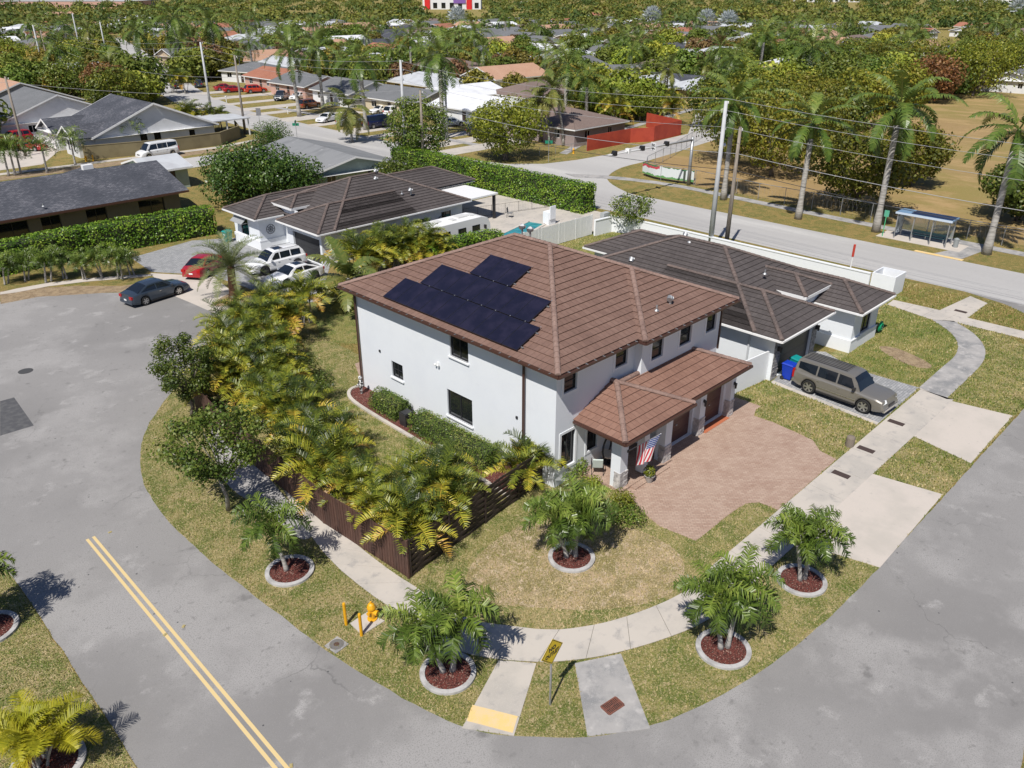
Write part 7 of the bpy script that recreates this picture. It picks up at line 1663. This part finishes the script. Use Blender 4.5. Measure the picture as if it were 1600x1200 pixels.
for d,x,y in pts:
    if not allowed(x,y,2.2): continue
    ispalm=rnd.random()<.17
    r=2.2 if ispalm else 3.3
    if not free(x,y,r*.75 if d<300 else r*1.15): continue
    occ.append((x,y,r*.75))
    if ispalm and np_<150:
        i=rnd.choice((0,0,1,2,2,3)); p,nm=PPs[i]; o=p if ('p',i) not in first else copy_tree(p); first.add(('p',i)); np_+=1
        lb='%s palm %s'%(nm,zone(x,y)); gr='palms of the neighbourhood beyond'
    elif nt_<285:
        i=rnd.choice((0,0,0,1,1,2,3,3,4,5,6,6,7)); p,nm,_=TP[i]; o=p if i not in first else copy_tree(p); first.add(i); nt_+=1
        lb='%s tree %s'%(nm,zone(x,y)); gr='trees of the neighbourhood beyond'
    else: extra.append((x,y)); continue
    s=rnd.uniform(.75,1.15); o.location=(x,y,0); o.rotation_euler=(0,0,rnd.uniform(0,6.28)); o.scale=(s,s,s*rnd.uniform(.85,1.15)); tag(o,lb,'palm' if 'palm' in lb[:22] else 'tree',gr)
for i,(px,py,lb) in enumerate(((1102,50,'left one of a pair of silvery blue fan palms beyond the red fence'),(1136,52,'right one of a pair of silvery blue fan palms beyond the red fence'),(715,45,'silvery fan palm above the long white roof'),(1592,30,'silvery fan palm at the far right skyline'),(1018,45,'silvery fan palm beyond the mauve house'))):
    q=W(px,py); o=sil if i==0 else copy_tree(sil); o.location=(q.x,q.y,0); tag(o,lb,'palm','silvery fan palms'); s=max(1,(q.length/230)); o.scale=(s,s,s)
# everything past that: one mass of far woodland
rg=np.random.default_rng(5); V=[];Tn=[]
def blob(x,y,r,h,n,ls):
    a=rg.uniform(0,2*np.pi,n); z=rg.uniform(-.4,1,n); s=np.sqrt(np.clip(1-z*z,0,1)); d=np.stack([np.cos(a)*s,np.sin(a)*s,z],1); rr=rg.uniform(.7,1.05,n)[:,None]
    lob=1+.22*np.sin(a*3+x)*np.cos(z*4+y)
    c=np.array([x,y,h*.45])+d*rr*np.array([r,r,h*.55])*lob[:,None]
    nn=d+rg.normal(0,.4,(n,3)); nn/=np.linalg.norm(nn,axis=1)[:,None]; u=np.cross(nn,rg.normal(0,1,(n,3))); u/=np.linalg.norm(u,axis=1)[:,None]; v=np.cross(nn,u); l=ls*rg.uniform(.6,1.3,n)[:,None]
    V.append(np.stack([c-u*l*.5,c-v*l*.35,c+u*l*.5,c+v*l*.35],1).reshape(-1,3)); Tn.append(np.clip(rg.normal(rg.uniform(.15,.85),.12,n),0,1))
for x,y in extra: 
    d=math.hypot(x,y); blob(x,y,rnd.uniform(3,5.6),rnd.uniform(4.2,7.5),260 if d<400 else 150,.95 if d<400 else 1.3)
for k in range(1500):
    a=R(45)+rnd.uniform(-.62,.62); d=530+1400*rnd.random()**1.4; x,y=d*math.cos(a),d*math.sin(a); px,_,_=topx(x,y)
    if 655<px<765 and d<1000 and d>560: continue
    blob(x,y,rnd.uniform(5,11),rnd.uniform(5,9),110,2.2)
V=np.concatenate(V);Tn=np.concatenate(Tn); nf=len(Tn); me=bpy.data.meshes.new('far_woodland'); me.vertices.add(len(V)); me.vertices.foreach_set('co',V.ravel()); me.loops.add(nf*4); me.loops.foreach_set('vertex_index',np.arange(nf*4)); me.polygons.add(nf); me.polygons.foreach_set('loop_start',np.arange(nf)*4); me.polygons.foreach_set('loop_total',np.full(nf,4)); 
at=me.attributes.new('tint','FLOAT','FACE'); at.data.foreach_set('value',Tn); me.materials.append(leafmat('woodland_leaf',[C(.035,.065,.014),C(.06,.10,.018),C(.10,.14,.025),C(.14,.14,.025),C(.23,.25,.04),C(.18,.13,.04)],.2,.6)); me.update(calc_edges=True)
o=bpy.data.objects.new('far_woodland',me); COL.objects.link(o); tag(o,'mass of tree crowns reaching to the skyline','woodland',kind='stuff')
# big low buildings near the skyline
def block(px,py,L,Wd,h,az,roofc,wallc,label,red=False):
    q=W(px,py); t=empty('commercial_building',(q.x,q.y,0),az,label,'building'); m=MB(); m.box(-L/2,L/2,-Wd/2,Wd/2,0,h); m.build('wall',WL(wallc,walls[wallc]),t); r=MB(); r.box(-L/2-.3,L/2+.3,-Wd/2-.3,Wd/2+.3,h+.01,h+.5); r.build('roof',SH[roofc],t)
    w_=MB(); n=int(L/8)
    for k in range(n): x=-L/2+L*(k+.5)/n; w_.box(x-2.2,x+2.2,-Wd/2-.06,-Wd/2-.01,1,h*.5)
    w_.build('window_band',M['glass'],t)
    if red:
        for x in (-L*.42,L*.30):
            s=MB(); s.box(x-L*.045,x+L*.045,-Wd/2-1.2,-Wd/2-.07,0,h+2.5); s.build('red_pier',plain('store_red',C(.6,.02,.02),.5),t)
        s=MB(); s.box(L*.03,L*.24,-Wd/2-.8,-Wd/2-.07,h*.45,h+1.2); s.build('purple_panel',plain('store_purple',C(.2,.1,.35),.5),t)
block(120,12,150,60,7,R(-45),'pale','pink','large pale pink commercial building at the left skyline')
block(205,8,60,40,8,R(-45),'pale','grey','grey flat roofed commercial building left of the skyline middle')
block(708,14,62,40,13,R(-45),'white','white','white store building with red piers on the skyline',True)
block(1545,4,160,50,6,R(-50),'white','white','long low white building at the right skyline')
block(1290,3,90,50,7,R(-45),'pale','white','pale long building on the skyline above the park grove')
# ---------------- turf blades on the near lawns ----------------
def pip(poly,P):
    x,y=P[:,0],P[:,1]; c=np.zeros(len(P),bool); n=len(poly)
    for i in range(n):
        x0,y0=poly[i];x1,y1=poly[(i+1)%n]
        k=((y0>y)!=(y1>y)); 
        if abs(y1-y0)<1e-9: continue
        c^=k&(x<(x1-x0)*(y-y0)/(y1-y0)+x0)
    return c
def turf(name,bounds,n,label,seed,h=.07,wd=.016,maxd=75):
    rg=np.random.default_rng(seed); P=np.stack([rg.uniform(bounds[0],bounds[1],n),rg.uniform(bounds[2],bounds[3],n)],1)
    d=np.hypot(P[:,0],P[:,1]); P=P[rg.random(n)<np.clip(1.15-d/maxd,0.05,1)]
    for poly in PAVE:
        a=np.array(poly); m=(P[:,0]>a[:,0].min())&(P[:,0]<a[:,0].max())&(P[:,1]>a[:,1].min())&(P[:,1]<a[:,1].max())
        if m.any():
            idx=np.where(m)[0]; ins=pip(poly,P[idx]); keep=np.ones(len(P),bool); keep[idx[ins]]=False; P=P[keep]
    for x,y,r in RINGS: P=P[(P[:,0]-x)**2+(P[:,1]-y)**2>r*r]
    for x0,x1,y0,y1 in ((24,36.8,19.3,36.6),(41.7,53.1,18.2,39),(25.9,30.1,18.3,21.3)): P=P[~((P[:,0]>x0)&(P[:,0]<x1)&(P[:,1]>y0)&(P[:,1]<y1))]
    n=len(P); a=rg.uniform(0,6.283,n); hh=h*rg.uniform(.5,1.4,n); lean=rg.uniform(.1,.9,n)*hh; la=rg.uniform(0,6.283,n)
    base=np.concatenate([P,np.full((n,1),.004)],1); u=np.stack([np.cos(a),np.sin(a),np.zeros(n)],1)*(wd*rg.uniform(.6,1.5,n))[:,None]; tip=base+np.stack([np.cos(la)*lean,np.sin(la)*lean,hh],1)
    V=np.stack([base-u,base+u,tip+u*.35,tip-u*.35],1).reshape(-1,3)
    f1=np.sin(P[:,0]*.9+np.sin(P[:,1]*.7)*2)*np.sin(P[:,1]*.8+1.3); f2=np.sin(P[:,0]*3.1+P[:,1]*2.3)*np.sin(P[:,1]*2.9-P[:,0]); dry=np.exp(-(((P[:,0]-20)/5)**2+((P[:,1]-15)/3.2)**2))
    T_=np.clip(.42+.16*f1+.10*f2+.38*dry+rg.normal(0,.2,n),0,1)
    me=bpy.data.meshes.new(name); me.vertices.add(n*4); me.vertices.foreach_set('co',V.ravel()); me.loops.add(n*4); me.loops.foreach_set('vertex_index',np.arange(n*4)); me.polygons.add(n); me.polygons.foreach_set('loop_start',np.arange(n)*4); me.polygons.foreach_set('loop_total',np.full(n,4)); at=me.attributes.new('tint','FLOAT','FACE'); at.data.foreach_set('value',T_)
    me.materials.append(TURF); me.update(calc_edges=True); o=bpy.data.objects.new(name,me); COL.objects.link(o); tag(o,label,'grass',kind='stuff')
TURF=leafmat('turf_blade',[C(.09,.16,.02),C(.20,.245,.04),C(.37,.33,.11),C(.58,.47,.23),C(.78,.64,.40)],.3,.7)
RINGS=[(o.location.x,o.location.y,1.02) for o in bpy.data.objects if o.name.startswith('palm_bed')]
turf('grass',(3.9-8,34,6,46),520000,'dry mottled lawn turf on the corner lot and across the cul-de-sac leg',1,.06,.013)
turf('grass',(34,66,7,52),260000,'greener lawn turf round the dark roofed house and along the avenue',2,.08,.026,110)

# ---------------- single out look-alikes by their order ----------------
ORD=['leftmost','second from left','third from left','fourth from left','fifth from left','sixth from left','seventh from left','eighth from left','ninth from left','tenth from left','eleventh from left','twelfth from left','thirteenth from left','fourteenth from left','fifteenth from left','sixteenth from left','seventeenth from left','eighteenth from left','nineteenth from left','twentieth from left']+['%s from left'%x for x in ('twenty first','twenty second','twenty third','twenty fourth','twenty fifth','twenty sixth')]
bylab={}
for o in bpy.data.objects:
    if o.parent is None and 'label' in o.keys(): bylab.setdefault(o['label'],[]).append(o)
for lb,l in bylab.items():
    if len(l)<2: continue
    l.sort(key=lambda o:topx(o.location.x,o.location.y)[0])
    for i,o in enumerate(l):
        if i<len(ORD): o['label']=lb+', '+('rightmost' if i==len(l)-1 else ORD[i])

for o in bpy.data.objects:
    if o.parent is None and 'label' in o.keys() and len(o['label'].split())>16:
        l=o['label']
        for a,b in ((' of the park grove',' of the grove'),('beyond the upper bend of the avenue','beyond the upper avenue bend'),('above the second royal palm of the park','above the second royal palm'),(' across the avenue',''),('beyond the middle of the grove','beyond the middle grove'),('behind the tall utility pole tops','behind the utility pole tops'),(' inside the fence',''),(' roofed white house',' roofed house'),('at the far right beyond the park field','at far right beyond the field'),('above the yellow green corner tree','above the corner tree'),('over the first royal palm crowns','over the first royal palm')):
            if len(l.split())>16: l=l.replace(a,b)
        o['label']=l
        if len(l.split())>16: print('LONG',l)
